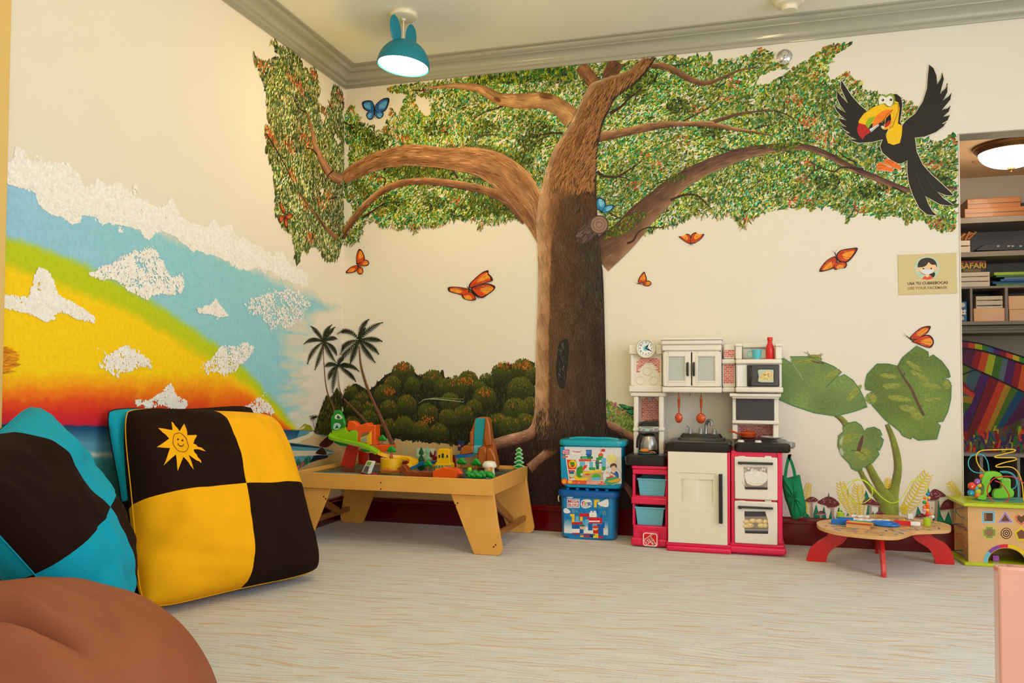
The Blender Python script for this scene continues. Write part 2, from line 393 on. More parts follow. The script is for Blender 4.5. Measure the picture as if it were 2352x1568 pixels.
def base_b(name,along,end,e1=None):
    m=MB(); n=len(bpf); vs=[(d,-d,z) for d,z in bpf]+[((d,end,z) if along=='L' else (end,-d,z)) for d,z in bpf]
    m.add(vs,[(i,(i+1)%n,n+(i+1)%n,n+i) for i in range(n)]+[tuple(range(n)),tuple(range(n,2*n))]); return structure(m.build(name,redm,angle=50))
base_b('baseboard_back','B',XR); base_b('baseboard_left','L',-2.49)
m=MB(); m.box(0,-2.62,0,.035,-2.49,2.742)
structure(m.build('trim_1',mat('ochre_trim',(226,190,110),.6,noise=.05),bevel=.004))
# ---- next room seen through the opening
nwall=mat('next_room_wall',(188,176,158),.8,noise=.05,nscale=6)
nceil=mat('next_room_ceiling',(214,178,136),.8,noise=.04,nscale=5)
structure(MB().box(2.9,1.62,0,5.4,1.74,2.45).build('wall_next_back',nwall,smooth=False))
structure(MB().box(5.2,.12,0,5.32,1.62,2.45).build('wall_next_right',nwall,smooth=False))
structure(MB().box(2.78,.12,0,2.9,1.62,2.45).build('wall_next_left',nwall,smooth=False))
structure(MB().box(2.9,.12,NZ,5.4,1.74,2.45).build('ceiling_next',nceil,smooth=False))
structure(MB().box(XR,-.004,OPZ-.004,OPX,.124,OPZ+.0005).build('trim_opening',mat('matte_grey_trim',(160,156,140),.7,noise=.04),smooth=False))
structure(MB().box(XR+.0005,-.004,0.0,XR+.006,.124,OPZ-.004).build('trim_opening_side',mat('jamb_paint',(225,214,196),.6,noise=.03),smooth=False))
# window in the right wall
fm=mat('white_window_paint',(235,235,230),.4,noise=.02)
m=MB()
for a in [(-4.4,.7,-4.34,2.5),(-1.66,.7,-1.6,2.5),(-3.03,.7,-2.97,2.5),(-4.4,.7,-1.6,.76),(-4.4,2.44,-1.6,2.5)]: m.box(X1+.02,a[0],a[1],X1+.08,a[2],a[3])
structure(m.build('window_1',fm,bevel=.004))
# ================================================================ LIGHT
def area_light(name,loc,rot,sx,sy,W,c):
    l=bpy.data.lights.new(name,'AREA'); l.shape='RECTANGLE'; l.size=sx; l.size_y=sy; l.energy=W; l.color=c
    o=bpy.data.objects.new(name,l); o.location=loc; o.rotation_euler=rot; COL.objects.link(o); return o
def point(name,loc,W,c,r=.05):
    l=bpy.data.lights.new(name,'POINT'); l.energy=W; l.color=c; l.shadow_soft_size=r
    o=bpy.data.objects.new(name,l); o.location=loc; COL.objects.link(o); return o
WARM=(1.,.64,.16)
area_light('window_daylight',(X1+.1,-3.0,1.6),(0,PI/2,0),1.7,2.6,W_DAY,(.74,.80,1.06))
area_light('rear_window_daylight',(4.0,Y1+.06,1.35),(PI/2,0,0),3.0,1.7,W_REAR,(.94,.99,.84))
point('added_ceiling_fill',(1.9,-2.0,2.48),W_FILL,(1.,.84,.46),.12)  # unseen fill light with no fixture, added to brighten the ceiling
w=bpy.data.worlds.new('World'); scene.world=w; w.use_nodes=True; w.node_tree.nodes['Background'].inputs[0].default_value=(.8,.88,1,1); w.node_tree.nodes['Background'].inputs[1].default_value=1.2
scene.view_settings.view_transform='Standard'; scene.view_settings.look='None'; scene.view_settings.gamma=1; scene.view_settings.use_curve_mapping=False; scene.view_settings.exposure=EXPO
# ================================================================ MURAL
PM=paintmat('mural_paint')
GB=(1.0,1.0,1.0); GL=(1,1,1)
def PBk(base): return Paint((0,0,0),(1,0,0),(0,0,1),(0,-1,0),GB,base)
def PLf(base): return Paint((0,0,0),(0,1,0),(0,0,1),(1,0,0),GL,base)
C1=((560,60),2.703); C2=((1200,60),2.703); C3=((1650,60),2.704); C4=((580,80),2.903); C5=((640,700),3.675); C6=((1080,100),4.9)
C7=((1180,400),3.1375); C8=((1100,900),4.48); C9=((1780,720),3.0744); C10=((1830,1000),4.481); C11=((1880,130),4.021); C12=((560,920),7.842); C13=((0,300),2.24)
def jag(P,a,step=.03,seed=1):
    """roughen a traced outline a little, the way brushed edges run"""
    P=np.asarray(P); o=[]
    for i in range(len(P)):
        p,q=P[i],P[(i+1)%len(P)]; k=max(1,int(np.linalg.norm(q-p)/step))
        for j in range(k): o.append(p+(q-p)*j/k+(RNG.normal(0,a,2) if j else 0))
    return np.array(o)
# ---- left wall: sunset, sea, clouds
def to_px(Y,Z,X=0.):
    d=np.stack([np.full_like(Y,X)-CAM[0],Y-CAM[1],Z-CAM[2]],-1); z=d@AF
    return CX+F_*(d@AR)/z, CY-F_*(d@AU)/z
def sunset(U,V):
    x,y=to_px(U,V); I=np.interp
    top=I(x,[0,100,200,300,400,500,600,700,785],[380,402,448,496,538,572,616,664,700])
    gb=I(x,[0,100,200,300,400,500,550,600,650,700],[528,560,602,655,715,785,825,878,935,1000])
    gy=I(x,[0,100,200,300,350,450,520,570,600,640,690],[606,640,678,718,748,808,850,885,912,955,1000])
    nz=vnoise(U*14,V*14,5)*.6+vnoise(U*40,V*40,6)*.4-.5
    def cmix(a,b,t): t=np.clip(t,0,1)[:,None]; return a*(1-t)+np.array(b)*t
    c=np.tile(np.array([237,225,202.]),(len(x),1))
    # blue of the sky, paler towards the sea side
    blue=np.array([146,208,218.])+np.stack([nz*10,nz*6,nz*6],1)+np.clip((420-x)/400,0,1)[:,None]*np.array([6,-4,14])
    xe=I(y,[600,690,706,720,740,760,800,850,900,950,1000],[800,780,785,745,728,722,716,706,706,704,700])
    st=(vnoise(U*7,V*38,8)-.5)*46+(vnoise(U*20,V*70,9)-.5)*14
    tb=np.minimum((y-top+nz*22)/26,(xe-x+st)/62)
    t=np.clip(tb,0,1)[:,None]; c=c*(1-t)+blue*t
    wm=np.clip((xe-x+st*1.5)/40,0,1)*np.clip((x-630)/40,0,1)*np.clip((y-700)/30,0,1)*np.clip((vnoise(U*6,V*42,12)-.45)*5,0,1)
    c=cmix(c,(232,218,190),wm*.8)
    c=cmix(c,(190,206,16),(y-gb+nz*14)/22)
    c=cmix(c,(255,212,0),(y-gy+14+nz*14)/26); on=np.clip((y-gy)/30,0,1)
    c=cmix(c,(252,150,6),np.clip((y-852+nz*26)/42,0,1)*on)
    c=cmix(c,(240,92,18),np.clip((y-888-np.clip(x-350,0,400)*.04+nz*26)/36,0,1)*on)
    c=cmix(c,(222,44,34),np.clip((y-915-np.clip(x-350,0,400)*.1+nz*20)/36,0,1)*on)
    c=cmix(c,(206,30,58),np.clip((y-945)/30,0,1)*np.clip((420-x)/150,0,1))
    hor=976+(x-161)*.021
    d=y-hor
    sea=np.tile(np.array([16,62,104.]),(len(x),1)); sea=cmix(sea,(96,160,186),d/42); 
    sea=cmix(sea,(226,220,196),np.clip(1-np.abs(d-(66+nz*10))/9,0,1)); sea=cmix(sea,(70,150,146),(d-72)/14); sea=cmix(sea,(34,104,104),(d-150)/60)
    m=np.clip((d+1)/2.5,0,1)[:,None]; c=c*(1-m)+sea*m
    # dark shore streaks in the sea on the right
    keep=(tb>-.05)|(y>gb)|(d>-2)
    keep&=~((x>735)&(d>-40)); keep&=(y>300)
    return c,keep
P=PLf(.0004); P.grid(-2.485,-.01,.15,1.95,.006,sunset); P.off=.001
def cloud(P,pts,k,n,den=None):
    uv=P.px(pts,*k); P.dabs(jag(uv,.022,.04),int(n*.9),[((250,247,240),4),((246,242,232),2)],L=.013,W=.008,ang=90,aj=60,dens=lambda a,b: np.clip(vnoise(a*40,b*40,9)*1.6-.35,0,1),cj=.2)
    uv=jag(uv,.007,.03)
    P.dabs(uv,int(n*2.6),[((250,247,240),4),((246,242,232),2),((242,234,220),.7)],L=.013,W=.009,ang=90,aj=60,dens=den,cj=.2)
dn=lambda a,b: np.clip(.35+1.1*vnoise(a*28,b*28,4)-.25,0,1)
band=[(0,230),(20,170),(70,150),(80,90),(120,100),(140,150),(260,165),(340,160),(400,220),(430,300),(500,250),(560,290),(620,270),(680,330),(760,380),(830,400),(880,345),(920,440),(960,490),(1050,500),(1100,450),(1130,500),(1190,490),(1230,560),(1330,590),(1400,650),(1450,620),(1500,700),(1580,730),(1585,800),(1500,780),(1400,730),(1330,700),(1230,715),(1130,650),(1040,620),(960,590),(850,520),(800,520),(770,560),(740,545),(720,510),(640,490),(560,470),(480,440),(420,430),(370,480),(320,440),(260,430),(200,380),(180,320),(100,290),(40,270)]
cloud(P,band,C13,6500); 
core=[(40,200),(140,180),(340,180),(420,310),(620,300),(860,420),(1100,520),(1300,610),(1500,730),(1400,710),(1200,660),(1000,580),(800,500),(620,460),(420,400),(260,380),(180,290),(60,250)]
cloud(P,core,C13,4500)
for q,n in (([(450,735),(520,700),(570,690),(640,640),(720,620),(790,605),(840,680),(880,760),(940,730),(945,800),(930,835),(880,845),(830,840),(760,870),(700,840),(640,810),(600,770),(530,770)],1100),
        ([(0,850),(80,850),(140,860),(165,800),(200,705),(240,720),(270,770),(290,840),(330,870),(400,900),(440,930),(485,960),(480,985),(400,970),(340,940),(290,930),(230,980),(200,960),(160,940),(100,930),(0,900)],1400),
        ([(485,1200),(560,1150),(600,1130),(655,1105),(720,1150),(785,1220),(700,1225),(620,1245),(540,1230)],420),
        ([(1030,1220),(1090,1170),(1130,1110),(1200,1110),(1270,1090),(1305,1110),(1290,1160),(1230,1200),(1190,1245),(1120,1240)],520),
        ([(1010,910),(1080,900),(1110,865),(1140,910),(1170,950),(1130,955),(1070,940),(1020,935)],260),
        ([(1255,890),(1330,850),(1430,830),(1530,820),(1600,890),(1560,950),(1520,1010),(1450,1015),(1380,1010),(1340,950),(1270,930)],620),
        ([(690,1390),(780,1380),(830,1350),(875,1300),(910,1370),(960,1390),(960,1420),(700,1420)],420),
        ([(1240,1430),(1280,1410),(1330,1370),(1380,1400),(1410,1450),(1300,1460)],220)):
    cloud(P,q,C13,n,dn)
P.dabs(P.px([(0,1110),(50,1110),(80,1180),(60,1240),(0,1250)],*C13),70,[((236,150,20),1),((225,140,20),1)],L=.05,W=.006,ang=0,aj=10)
# shore, island, rocks on the right of the left wall
P.poly(P.px([(560,1320),(900,790),(1000,530),(1190,545),(1300,600),(1640,640),(1790,700),(1790,1400),(560,1400)],*C12),(86,150,166))
P.poly(P.px([(700,740),(900,700),(1080,640),(1190,560),(1240,545),(1290,600),(1400,640),(1640,640),(1790,720),(1790,1100),(1600,900),(1400,850),(1200,800),(950,770)],*C12),(205,176,128))
P.smooth(P.px([(690,720),(850,700),(1040,640),(1150,600),(1180,570),(1240,550),(1230,620),(1100,690),(950,760),(800,750)],*C12),(226,212,180))
P.poly(P.px([(560,745),(700,750),(1000,785),(1350,830),(1420,850),(1300,850),(1000,830),(700,800),(590,790)],*C12),(14,50,72))
P.poly(P.px([(560,900),(1300,900),(1640,930),(1500,960),(1250,985),(900,1000),(560,980)],*C12),(214,200,166))
P.poly(P.px([(1180,1120),(1500,1000),(1660,920),(1700,900),(1790,900),(1790,1150),(900,1260)],*C12),(192,158,104))
P.smooth(P.px([(1360,820),(1370,760),(1480,660),(1520,650),(1600,720),(1590,770),(1480,840)],*C12),(70,12,18))
P.smooth(P.px([(1285,950),(1370,860),(1420,850),(1480,965)],*C12),(62,12,16))
P.smooth(P.px([(1170,1115),(1230,1030),(1280,985),(1500,990),(1480,1030),(1330,1070)],*C12),(10,26,44))
P.dabs(P.px([(900,1190),(960,1060),(1020,1130),(1170,1010),(1200,1080),(1000,1190)],*C12),160,[((20,90,50),2),((40,120,70),1)],L=.03,W=.006,ang=80,aj=15)
P.dabs(P.px([(800,1190),(860,1110),(920,1190),(1040,1150),(1050,1070),(1080,1140),(920,1230)],*C12),60,[((206,110,110),1),((190,80,110),1)],L=.016,W=.008)
P.poly(P.px([(970,520),(1090,410),(1200,450),(1240,545),(1050,530)],*C12),(150,150,30)); P.poly(P.px([(970,520),(1100,440),(1080,500),(1000,525)],*C12),(214,206,150))
P.build('painted_sunset_sea',PM,wall_left,label='mural of clouds over a yellow and red sunset sky above blue sea')
# bushes by the corner
P=PLf(.0018)
hedgeL=[(330,1100),(310,1060),(345,950),(380,850),(410,780),(440,800),(465,760),(490,715),(520,770),(552,790),(552,1120)]
P.poly(P.px(hedgeL,*C5),(38,42,14))
pal_h=[((30,34,10),4),((58,62,16),4),((88,88,22),3),((120,112,34),1.4),((20,24,10),3),((140,92,26),.12)]
P.dabs(P.px([(300,1080),(330,950),(400,770),(440,790),(490,705),(545,780),(545,1120),(330,1110)],*C5),3600,pal_h,L=.026,W=.0075,ang=90,aj=18)
P.build('painted_bush',PM,wall_left)
# ---- foliage
palB=[((30,44,12),3),((60,92,16),4),((112,130,14),4.5),((168,164,40),3),((214,204,116),2.8),((232,220,160),1.5),((8,122,82),2.8),((44,176,128),2),((130,196,140),1)]
palL=[((28,38,16),3.4),((54,76,24),4.4),((96,108,30),3.8),((150,148,78),2.6),((206,196,136),3.4),((228,214,164),1.2),((36,92,70),2),((96,150,116),1)]
reds=np.array([[196,74,28],[214,104,48],[168,50,20],[226,130,84]],float)
redsB=[(1130,240),(1290,190),(1480,140),(1640,245),(1300,350),(1240,440),(1690,460),(1070,520),(1000,710),(1770,590),(850,860),(690,990),(1380,1210),(1790,1080),(1780,850),(760,790),(1860,140)]
redsB=[(1200+a/2.703,60+b/2.703) for a,b in redsB]+[(1650+a/2.704,60+b/2.704) for a,b in [(650,160),(740,120),(800,290),(880,340),(840,380),(1200,500),(1450,700),(600,310),(490,460),(700,740),(640,680),(520,950),(560,600),(870,1130),(470,1090),(1180,1220),(1360,1240),(1470,1270),(1340,860),(1030,1000)]]+[(560+a/2.703,60+b/2.703) for a,b in [(680,510),(920,530),(880,640),(1100,400),(900,400),(1070,490),(980,700),(820,940),(1010,960),(850,1150),(1060,1270),(1470,1220),(1320,1080),(660,1280),(690,1060),(1290,740),(1180,830),(1250,640)]]
redsL=[(580+a/2.903,80+b/2.903) for a,b in [(60,200),(90,170),(400,250),(590,420),(500,430),(470,510),(320,360),(370,730),(110,660),(260,930),(340,680),(450,1110),(510,1080),(380,1350),(240,740),(270,290),(340,1120),(150,720)]]
def redfn(P,pts,rad,gr):
    uv=P.px(pts)
    def f(x,y,c):
        c=c.copy(); nz=vnoise(x*9,y*9,21); nz2=vnoise(x*22,y*22,22)
        c*= (.84+.5*nz)[:,None]; 
        yel=np.clip((vnoise(x*5,y*5,31)-.5)*2,0,1)[:,None]; c=c*(1-.3*yel)+np.array([150,140,20])*.3*yel
        for u,v in uv:
            d=np.hypot((x-u)*.8+(y-v)*.3,(y-v)*1.2)/rad; m=RNG.uniform(0,1,len(x))<np.clip(1.05-d,0,1)*.55
            c[m]=reds[RNG.integers(0,4,m.sum())]
        return c
    return f
P=PBk(.0004)
fol=[(0,500),(10,490),(50,460),(100,520),(150,620),(200,640),(290,620)]  # placeholder in C4 space
FB=[(790,262),(804,238),(821,259),(838,293),(855,303),(875,298),(887,290),(897,249),(912,267),(930,223),(938,214),(884,206),(900,200),(930,196),(967,189),(1041,184),(1078,178),(1200,163),(1320,152),(1420,141),(1510,135),(1600,128),(1633,126),(1636,149),(1674,136),(1707,131),(1720,128),(1747,108),(1777,124),(1788,149),(1814,146),(1810,160),(1777,162),(1742,172),(1737,195),(1760,197),(1800,172),(1822,156),(1850,140),(1872,127),(1909,101),(1953,101),(1928,115),(1912,135),(1905,149),(1901,172),(1905,186),(1931,173),(1953,163),(1948,178),(1975,184),(1983,205),(2020,219),(2060,226),(2097,236),(2109,253),(2101,282),(2100,300),(2110,318),(2127,318),(2146,328),(2175,320),(2190,300),(2196,319),(2198,533),(2165,533),(2142,524),(2112,504),(2083,513),(2075,500),(2020,500),(1975,487),(1958,497),(1946,511),(1936,490),(1901,476),(1872,472),(1868,487),(1850,474),(1798,480),(1754,487),(1724,502),(1705,522),(1690,500),(1672,487),(1662,497),(1630,494),(1588,493),(1556,510),(1526,519),(1489,530),(1440,550),(1385,560),(1380,470),(1250,470),(1232,522),(1210,500),(1185,500),(1160,505),(1137,511),(1115,512),(1104,524),(1092,500),(1070,503),(1034,502),(1000,520),(970,515),(952,534),(941,517),(915,526),(900,515),(882,521),(868,505),(841,506),(835,520),(825,548),(812,557),(789,560)]
uvF=P.px(FB); fu=jag(uvF,.008)
def densB(x,y): return .25+.75*np.clip(vnoise(x*6,y*6,41)*1.8-.1,0,1)
holes=[P.px(h) for h in ([(790,310),(802,340),(800,395),(789,402)],[(789,452),(806,465),(812,500),(790,515)],[(955,215),(985,228),(990,262),(972,268),(955,240)])]
ag=lambda x,y: 60+50*(vnoise(x*3,y*3,51)-.5)*2
P.dabs(fu,13000,[((100,120,24),4),((150,156,50),3),((186,186,100),2),((50,84,24),2),((40,120,70),1.4)],L=.036,W=.02,ang=ag,aj=30,holes=holes,dens=densB)
P.dabs(fu,46000,palB,L=.0175,W=.0066,ang=ag,aj=34,holes=holes,colf=redfn(P,redsB,.045,1))
# denser olive clumps where the leaves overlap the limbs and hang below
P.dabs(P.px([(1078,178),(1320,152),(1320,180),(1200,190),(1100,195)]),900,palB[:4]+[((30,110,60),2)],L=.024,W=.011,ang=80,aj=30)
def shade(cs,n,r,pal):
    for (a,b) in cs:
        P.dabs(P.px([(a-r*1.5,b-r*.5),(a,b-r),(a+r*1.5,b-r*.4),(a+r,b+r*.6),(a-r,b+r*.7)]),n,pal,L=.024,W=.01,ang=60,aj=35)
shade([(860,330),(905,380),(960,395),(1010,400),(1140,480),(1190,480),(1060,490),(1000,470),(900,470),(1220,330),(1200,370),(1450,210),(1480,180),(1630,300),(1240,300),(1120,300),(1560,245),(830,300),(1000,300),(2000,440),(2150,420),(1900,420)],90,22,[((48,66,14),3),((84,104,18),3),((30,46,14),2),((120,130,24),1)])
def fring(path,n,ln,pal,a=80,P=P):
    uv=P.px(path)
    for i in range(len(uv)-1):
        A_,B_=uv[i],uv[i+1]; d=(B_-A_); k=int(n*np.linalg.norm(d))+1
        for j in range(k):
            p=A_+d*RNG.uniform()+RNG.normal(0,.006,2); an=math.radians(a+RNG.normal()*25); l=ln*RNG.uniform(.4,1); q=p-np.array([math.cos(an),math.sin(an)])*l
            c=pal[RNG.integers(0,len(pal))]; P.stroke([p,(p+q)/2,q],.004,.001,c,mid=.005); P.off-=1.9e-5
        P.off+=1e-5
fring(FB[80:118],160,.03,[(60,84,24),(120,130,40),(40,56,20),(190,120,70),(196,190,120),(60,130,90)])
P.build('painted_tree_foliage',PM,wall_back,label='mural of green leaf dabs with orange tips spreading from the painted trunk')
P=PLf(.0004)
FL=[(618,94),(632,98),(649,111),(665,118),(680,128),(690,140),(697,159),(711,172),(713,157),(728,176),(735,211),(730,240),(742,252),(757,247),(763,207),(773,198),(787,218),(789,287),(789,552),(780,575),(773,597),(752,600),(738,575),(718,564),(694,576),(683,607),(678,573),(670,535),(649,517),(632,490),(635,445),(625,383),(614,328),(606,295),(625,290),(614,245),(608,201),(597,170),(582,128),(604,142),(642,139),(645,125)]
uvL=P.px(FL); holesL=[P.px(h) for h in ([(730,250),(750,262),(745,290),(738,280)],[(770,300),(785,320),(778,340),(765,318)],[(735,435),(742,425),(745,445),(733,460)])]
def densL(x,y): return .3+.7*np.clip(vnoise(x*5,y*5,42)*1.7-.05,0,1)
P.dabs(jag(uvL,.012),7500,[((70,80,30),3),((120,120,50),2),((176,170,110),2),((40,48,20),2)],L=.05,W=.024,ang=78,aj=14,holes=holesL,dens=densL)
P.dabs(jag(uvL,.01),26000,palL,L=.025,W=.0085,ang=72,aj=22,holes=holesL,colf=redfn(P,redsL,.06,1))
def limb(P,cl,w,cols,n=40,streaks=40,**k):
    """branch from a centre line and widths, both in picture pixels"""
    c=np.array(catmull([tuple(p) for p in cl],5)); ww=np.interp(np.linspace(0,1,len(c)),np.linspace(0,1,len(w)),w)
    T=np.gradient(c,axis=0); T/=np.linalg.norm(T,axis=1)[:,None]; Nn=np.stack([-T[:,1],T[:,0]],1)
    P.ribbon(P.px(c-Nn*ww[:,None]/2),P.px(c+Nn*ww[:,None]/2),cols,n,streaks,**k)
def twig(P,cl,w0=3,w1=1,col=(52,30,22)): P.stroke(P.px(catmull(cl,5)),w0*.0023,w1*.0023,col)
brn=[(176,130,86),(140,92,56),(108,66,38),(84,50,30)]
limb(P,[(706,258),(716,300),(724,335),(740,370),(760,400),(786,412)],[5,8,11,16,20,28],[(150,108,72),(176,130,92),(120,74,48)],streaks=60,sl=.1,sw=.006)
limb(P,[(680,440),(715,480),(745,520),(774,548)],[2,4,7,12],[(150,106,70),(120,80,52)],streaks=20)
for t in ([(580+a/2.903,80+b/2.903) for a,b in s] for s in ([(90,660),(170,790),(240,920),(300,1040),(380,1140)],[(360,520),(300,480),(260,380)],[(430,800),(390,760),(360,755)],[(480,1290),(440,1220),(380,1130)],[(400,1100),(405,1000),(400,900)],[(540,900),(500,940),(470,1000)],[(520,480),(500,430)],[(560,1080),(500,1100)])):
    twig(P,t,5,1.5,(44,30,18))
P.build('painted_branches_leaves',PM,wall_left,label='mural of leafy branches bending round onto the left wall')
# ---- hedge, beach, palms on the back wall
P=PBk(.0004)
P.poly(P.px([(783,1003),(830,1000),(912,1005),(1048,1019),(1140,1006),(1240,1000),(1240,1160),(783,1160)]),(205,172,118))
hb=[(536,790),(600,690),(640,665),(720,700),(760,740),(830,650),(950,570),(1010,530),(1050,480),(1100,540),(1180,600),(1215,600),(1290,570),(1390,550),(1400,620),(1500,630),(1600,565),(1650,590),(1690,640),(1800,600),(1830,540),(1910,490),(2000,510),(2060,465),(2165,500),(2165,1010),(2100,1060),(1900,1115),(1800,1145),(1500,1185),(1300,1160),(1000,1130),(800,1110),(536,1120)]
P.poly(jag(P.px(hb,*C5),.006,.02),(22,26,8))
P.dabs(jag(P.px(hb,*C5),.006,.02),5200,[((34,38,12),3),((52,58,16),2),((24,28,10),2),((70,76,20),.8)],L=.026,W=.009,ang=88,aj=16,cj=.6)
bush=[(610,750,70),(700,800,70),(640,880,80),(760,880,60),(890,760,90),(1050,590,110),(960,680,80),(1130,680,70),(1080,850,90),(930,880,80),(1300,640,90),(1390,700,80),(1500,700,100),(1600,650,90),(1690,700,60),(1750,640,60),(1880,590,90),(2060,560,100),(2150,600,70),(2040,720,110),(1740,790,100),(1450,830,90),(1260,920,90),(1430,960,80),(1060,1030,90),(930,1040,80),(760,980,90),(1560,940,90),(1650,870,70),(1850,1010,90),(2000,900,110),(2130,860,80),(1950,1040,90),(2080,1000,80),(1200,1060,80),(1350,1080,80),(620,1020,80),(1700,1060,70)]
for (a,b,r) in sorted(bush,key=lambda t:t[1]):
    uvc=P.px([(a,b)],*C5)[0]; R=r/3.675*.00245
    c=circ(uvc[0],uvc[1],R*1.12,14,ry=R*1.1); 
    def cf(x,y,c_,uvc=uvc,R=R):
        t=np.clip(((y-uvc[1])/R+1)/2,0,1)[:,None]; base=np.array([22,28,8])*(1-t)+np.array([96,106,22])*t; o=base*.78+c_*.22
        m=(t[:,0]>.6)&(RNG.uniform(0,1,len(x))<.05*(1 if int(uvc[0]*37)%2 else 2.4)); o[m]=np.array([170,100,26]); return o
    P.dabs(np.array(c),int(520*(r/80)**2),pal_h,L=.017,W=.0062,ang=85,aj=22,colf=cf,cj=.7)
for (a,b) in [(2080,510),(1900,510),(1590,640),(1050,520),(1740,740),(1260,970),(930,730)]:
    P.dabs(P.px(circ(a,b,55,10,ry=35),*C5),45,[((190,60,20),1),((190,96,24),2),((200,140,40),1)],L=.013,W=.005,ang=85,aj=25)
fring([(640+a/3.675,700+b/3.675) for a,b in hb[:25]],260,-.016,[(58,66,16),(36,40,12),(100,100,30)])
P.stroke(P.px(catmull([(1180,830),(1250,795),(1400,800),(1560,820)],6),*C5),.001,.002,(196,190,160),mid=.005); P.stroke(P.px(catmull([(1240,800),(1330,785),(1560,795)],6),*C5),.001,.002,(160,160,110),mid=.003)
P.build('painted_hedge',PM,wall_back,label='mural of dark green bushes beside the painted trunk')
PP={'B':PBk(.0026),'L':PLf(.0024)}
def sel(x): return PP['B'] if x>786 else PP['L']
def palm(c,fr,tr,tw,ll=30,k=C5,col=((26,34,16),(58,70,26),(20,26,14))):
    tx=[(k[0][0]+a/k[1],k[0][1]+b/k[1]) for a,b in tr]; cl=catmull(tx,5)
    for i in range(len(cl)-1):
        w0=(tw[0]+(tw[1]-tw[0])*i/len(cl))*.0021; P=sel(cl[i][0]); q=P.px([cl[i],cl[i+1]+(cl[i+1]-cl[i])*.15]); P.stroke(q,w0,w0,(116,74,52)); a=q+np.array([w0*.25,0]); P.stroke(a,w0*.35,w0*.35,(150,104,76))
        if i%2==0: P.stroke([q[0]-[w0*.4,0],q[0]+[w0*.4,-.003]],.0015,.0015,(60,34,26))
    for e,ct in fr:
        s=[(1-t)**2*np.array(c)+2*t*(1-t)*np.array(ct)+t*t*np.array(e) for t in np.linspace(0,1,15)]
        for i,p in enumerate(s):
            d=(s[min(i+1,14)]-s[max(i-1,0)]); d=d/np.linalg.norm(d); n=np.array([-d[1],d[0]]); t=i/14; L=ll*(.35+1.1*math.sin(PI*min(1,t*1.02+.05)))*.62
            for sg in (-1,1):
                for h in (0,.5):
                    p2=p+d*h*9; q=p2+n*sg*L*.8+d*L*.75+np.array([0,L*.25]); pts=[(k[0][0]+z[0]/k[1],k[0][1]+z[1]/k[1]) for z in (p2,(p2+q)/2,q)]
                    P=sel(pts[1][0]); P.stroke(P.px(pts),.006,.001,col[RNG.integers(0,3)]); P.off-=1.5e-5
        pts=[(k[0][0]+z[0]/k[1],k[0][1]+z[1]/k[1]) for z in s]
        for i in range(14): P=sel(pts[i][0]); P.stroke(P.px(pts[i:i+2]),.004,.003,col[2])
palm((375,312),[((275,182),(335,220)),((440,170),(378,215)),((465,190),(412,225)),((215,325),(290,260)),((482,285),(430,260)),((240,490),(270,370)),((302,540),(345,430)),((480,418),(455,340)),((470,480),(400,380))],[(375,330),(382,520),(405,720),(470,900)],(3,7))
palm((490,512),[((388,515),(430,480)),((675,555),(600,480)),((650,640),(600,560)),((415,622),(430,550)),((445,730),(455,600)),((535,440),(500,460)),((600,520),(560,490))],[(492,560),(515,740),(620,860),(760,1010),(850,1180)],(3,11))
palm((685,300),[((490,240),(600,170)),((760,125),(690,170)),((875,150),(760,180)),((872,305),(790,265)),((845,410),(790,330)),((815,480),(740,390)),((512,410),(560,300)),((612,490),(640,390)),((505,480),(570,400)),((735,200),(690,240))],[(682,350),(700,520),(760,720),(870,960),(965,1175)],(4,15),ll=34)
P=PP['L']
for cx,tr in (((1215,310),[(1215,330),(1225,420),(1250,530)]),((1250,300),[(1255,330),(1265,420),(1290,520)])):
    P.stroke(P.px(catmull(tr,4),*C12),.004,.006,(40,34,16))
    for e in ((-70,-30),(-60,30),(-30,70),(10,-60),(60,-40),(45,40),(80,-10)):
        P.stroke(P.px([cx,(cx[0]+e[0]*.6,cx[1]+e[1]*.6-12),(cx[0]+e[0],cx[1]+e[1])],*C12),.007,.001,(24,28,12))
PP['B'].build('painted_palms',PM,wall_back,label='mural of dark palm trees with curved brown trunks'); PP['L'].build('painted_palms',PM,wall_left,label='mural of dark palm trees nearest the sunset')
# ---- tree trunk and limbs
P=PBk(.0026)
# roots: dark mass with pale top edges
P.poly(P.px([(1228,985),(1200,992),(1167,1004),(1130,1014),(1090,1060),(1090,1200),(1500,1230),(1500,1010),(1453,1000),(1392,968),(1392,900),(1230,900)]),(46,24,18))
P.dabs(P.px([(1228,985),(1130,1020),(1100,1070),(1110,1180),(1490,1215),(1490,1020),(1392,975)]),6000,[((40,22,17),3),((58,33,24),3),((76,48,35),1),((28,14,11),2)],L=.035,W=.004,ang=85,aj=22,cj=.7)
P.ribbon(P.px([(1120,1012),(1167,998),(1210,986),(1224,965),(1229,930)]),P.px([(1130,1036),(1180,1022),(1222,1008),(1244,985),(1252,930)]),[(206,160,124),(160,112,84),(80,46,34)],30,160,sl=.05,sw=.006)
P.ribbon(P.px([(1391,962),(1420,975),(1455,995),(1500,1010)]),P.px([(1391,978),(1416,992),(1455,1012),(1500,1030)]),[(206,160,130),(170,120,96),(90,50,40)],20,60,sl=.05)
P.ribbon(P.px([(1210,1066),(1245,1036),(1262,1012),(1275,1008)]),P.px([(1222,1085),(1252,1056),(1275,1042),(1288,1028)]),[(190,148,120),(160,114,88),(110,70,52)],20,70,sl=.05)
P.ribbon(P.px([(1425,1110),(1440,1128),(1452,1150),(1470,1170)]),P.px([(1432,1100),(1452,1122),(1470,1145),(1490,1160)]),[(170,126,104),(120,80,60)],12,30,sl=.04)
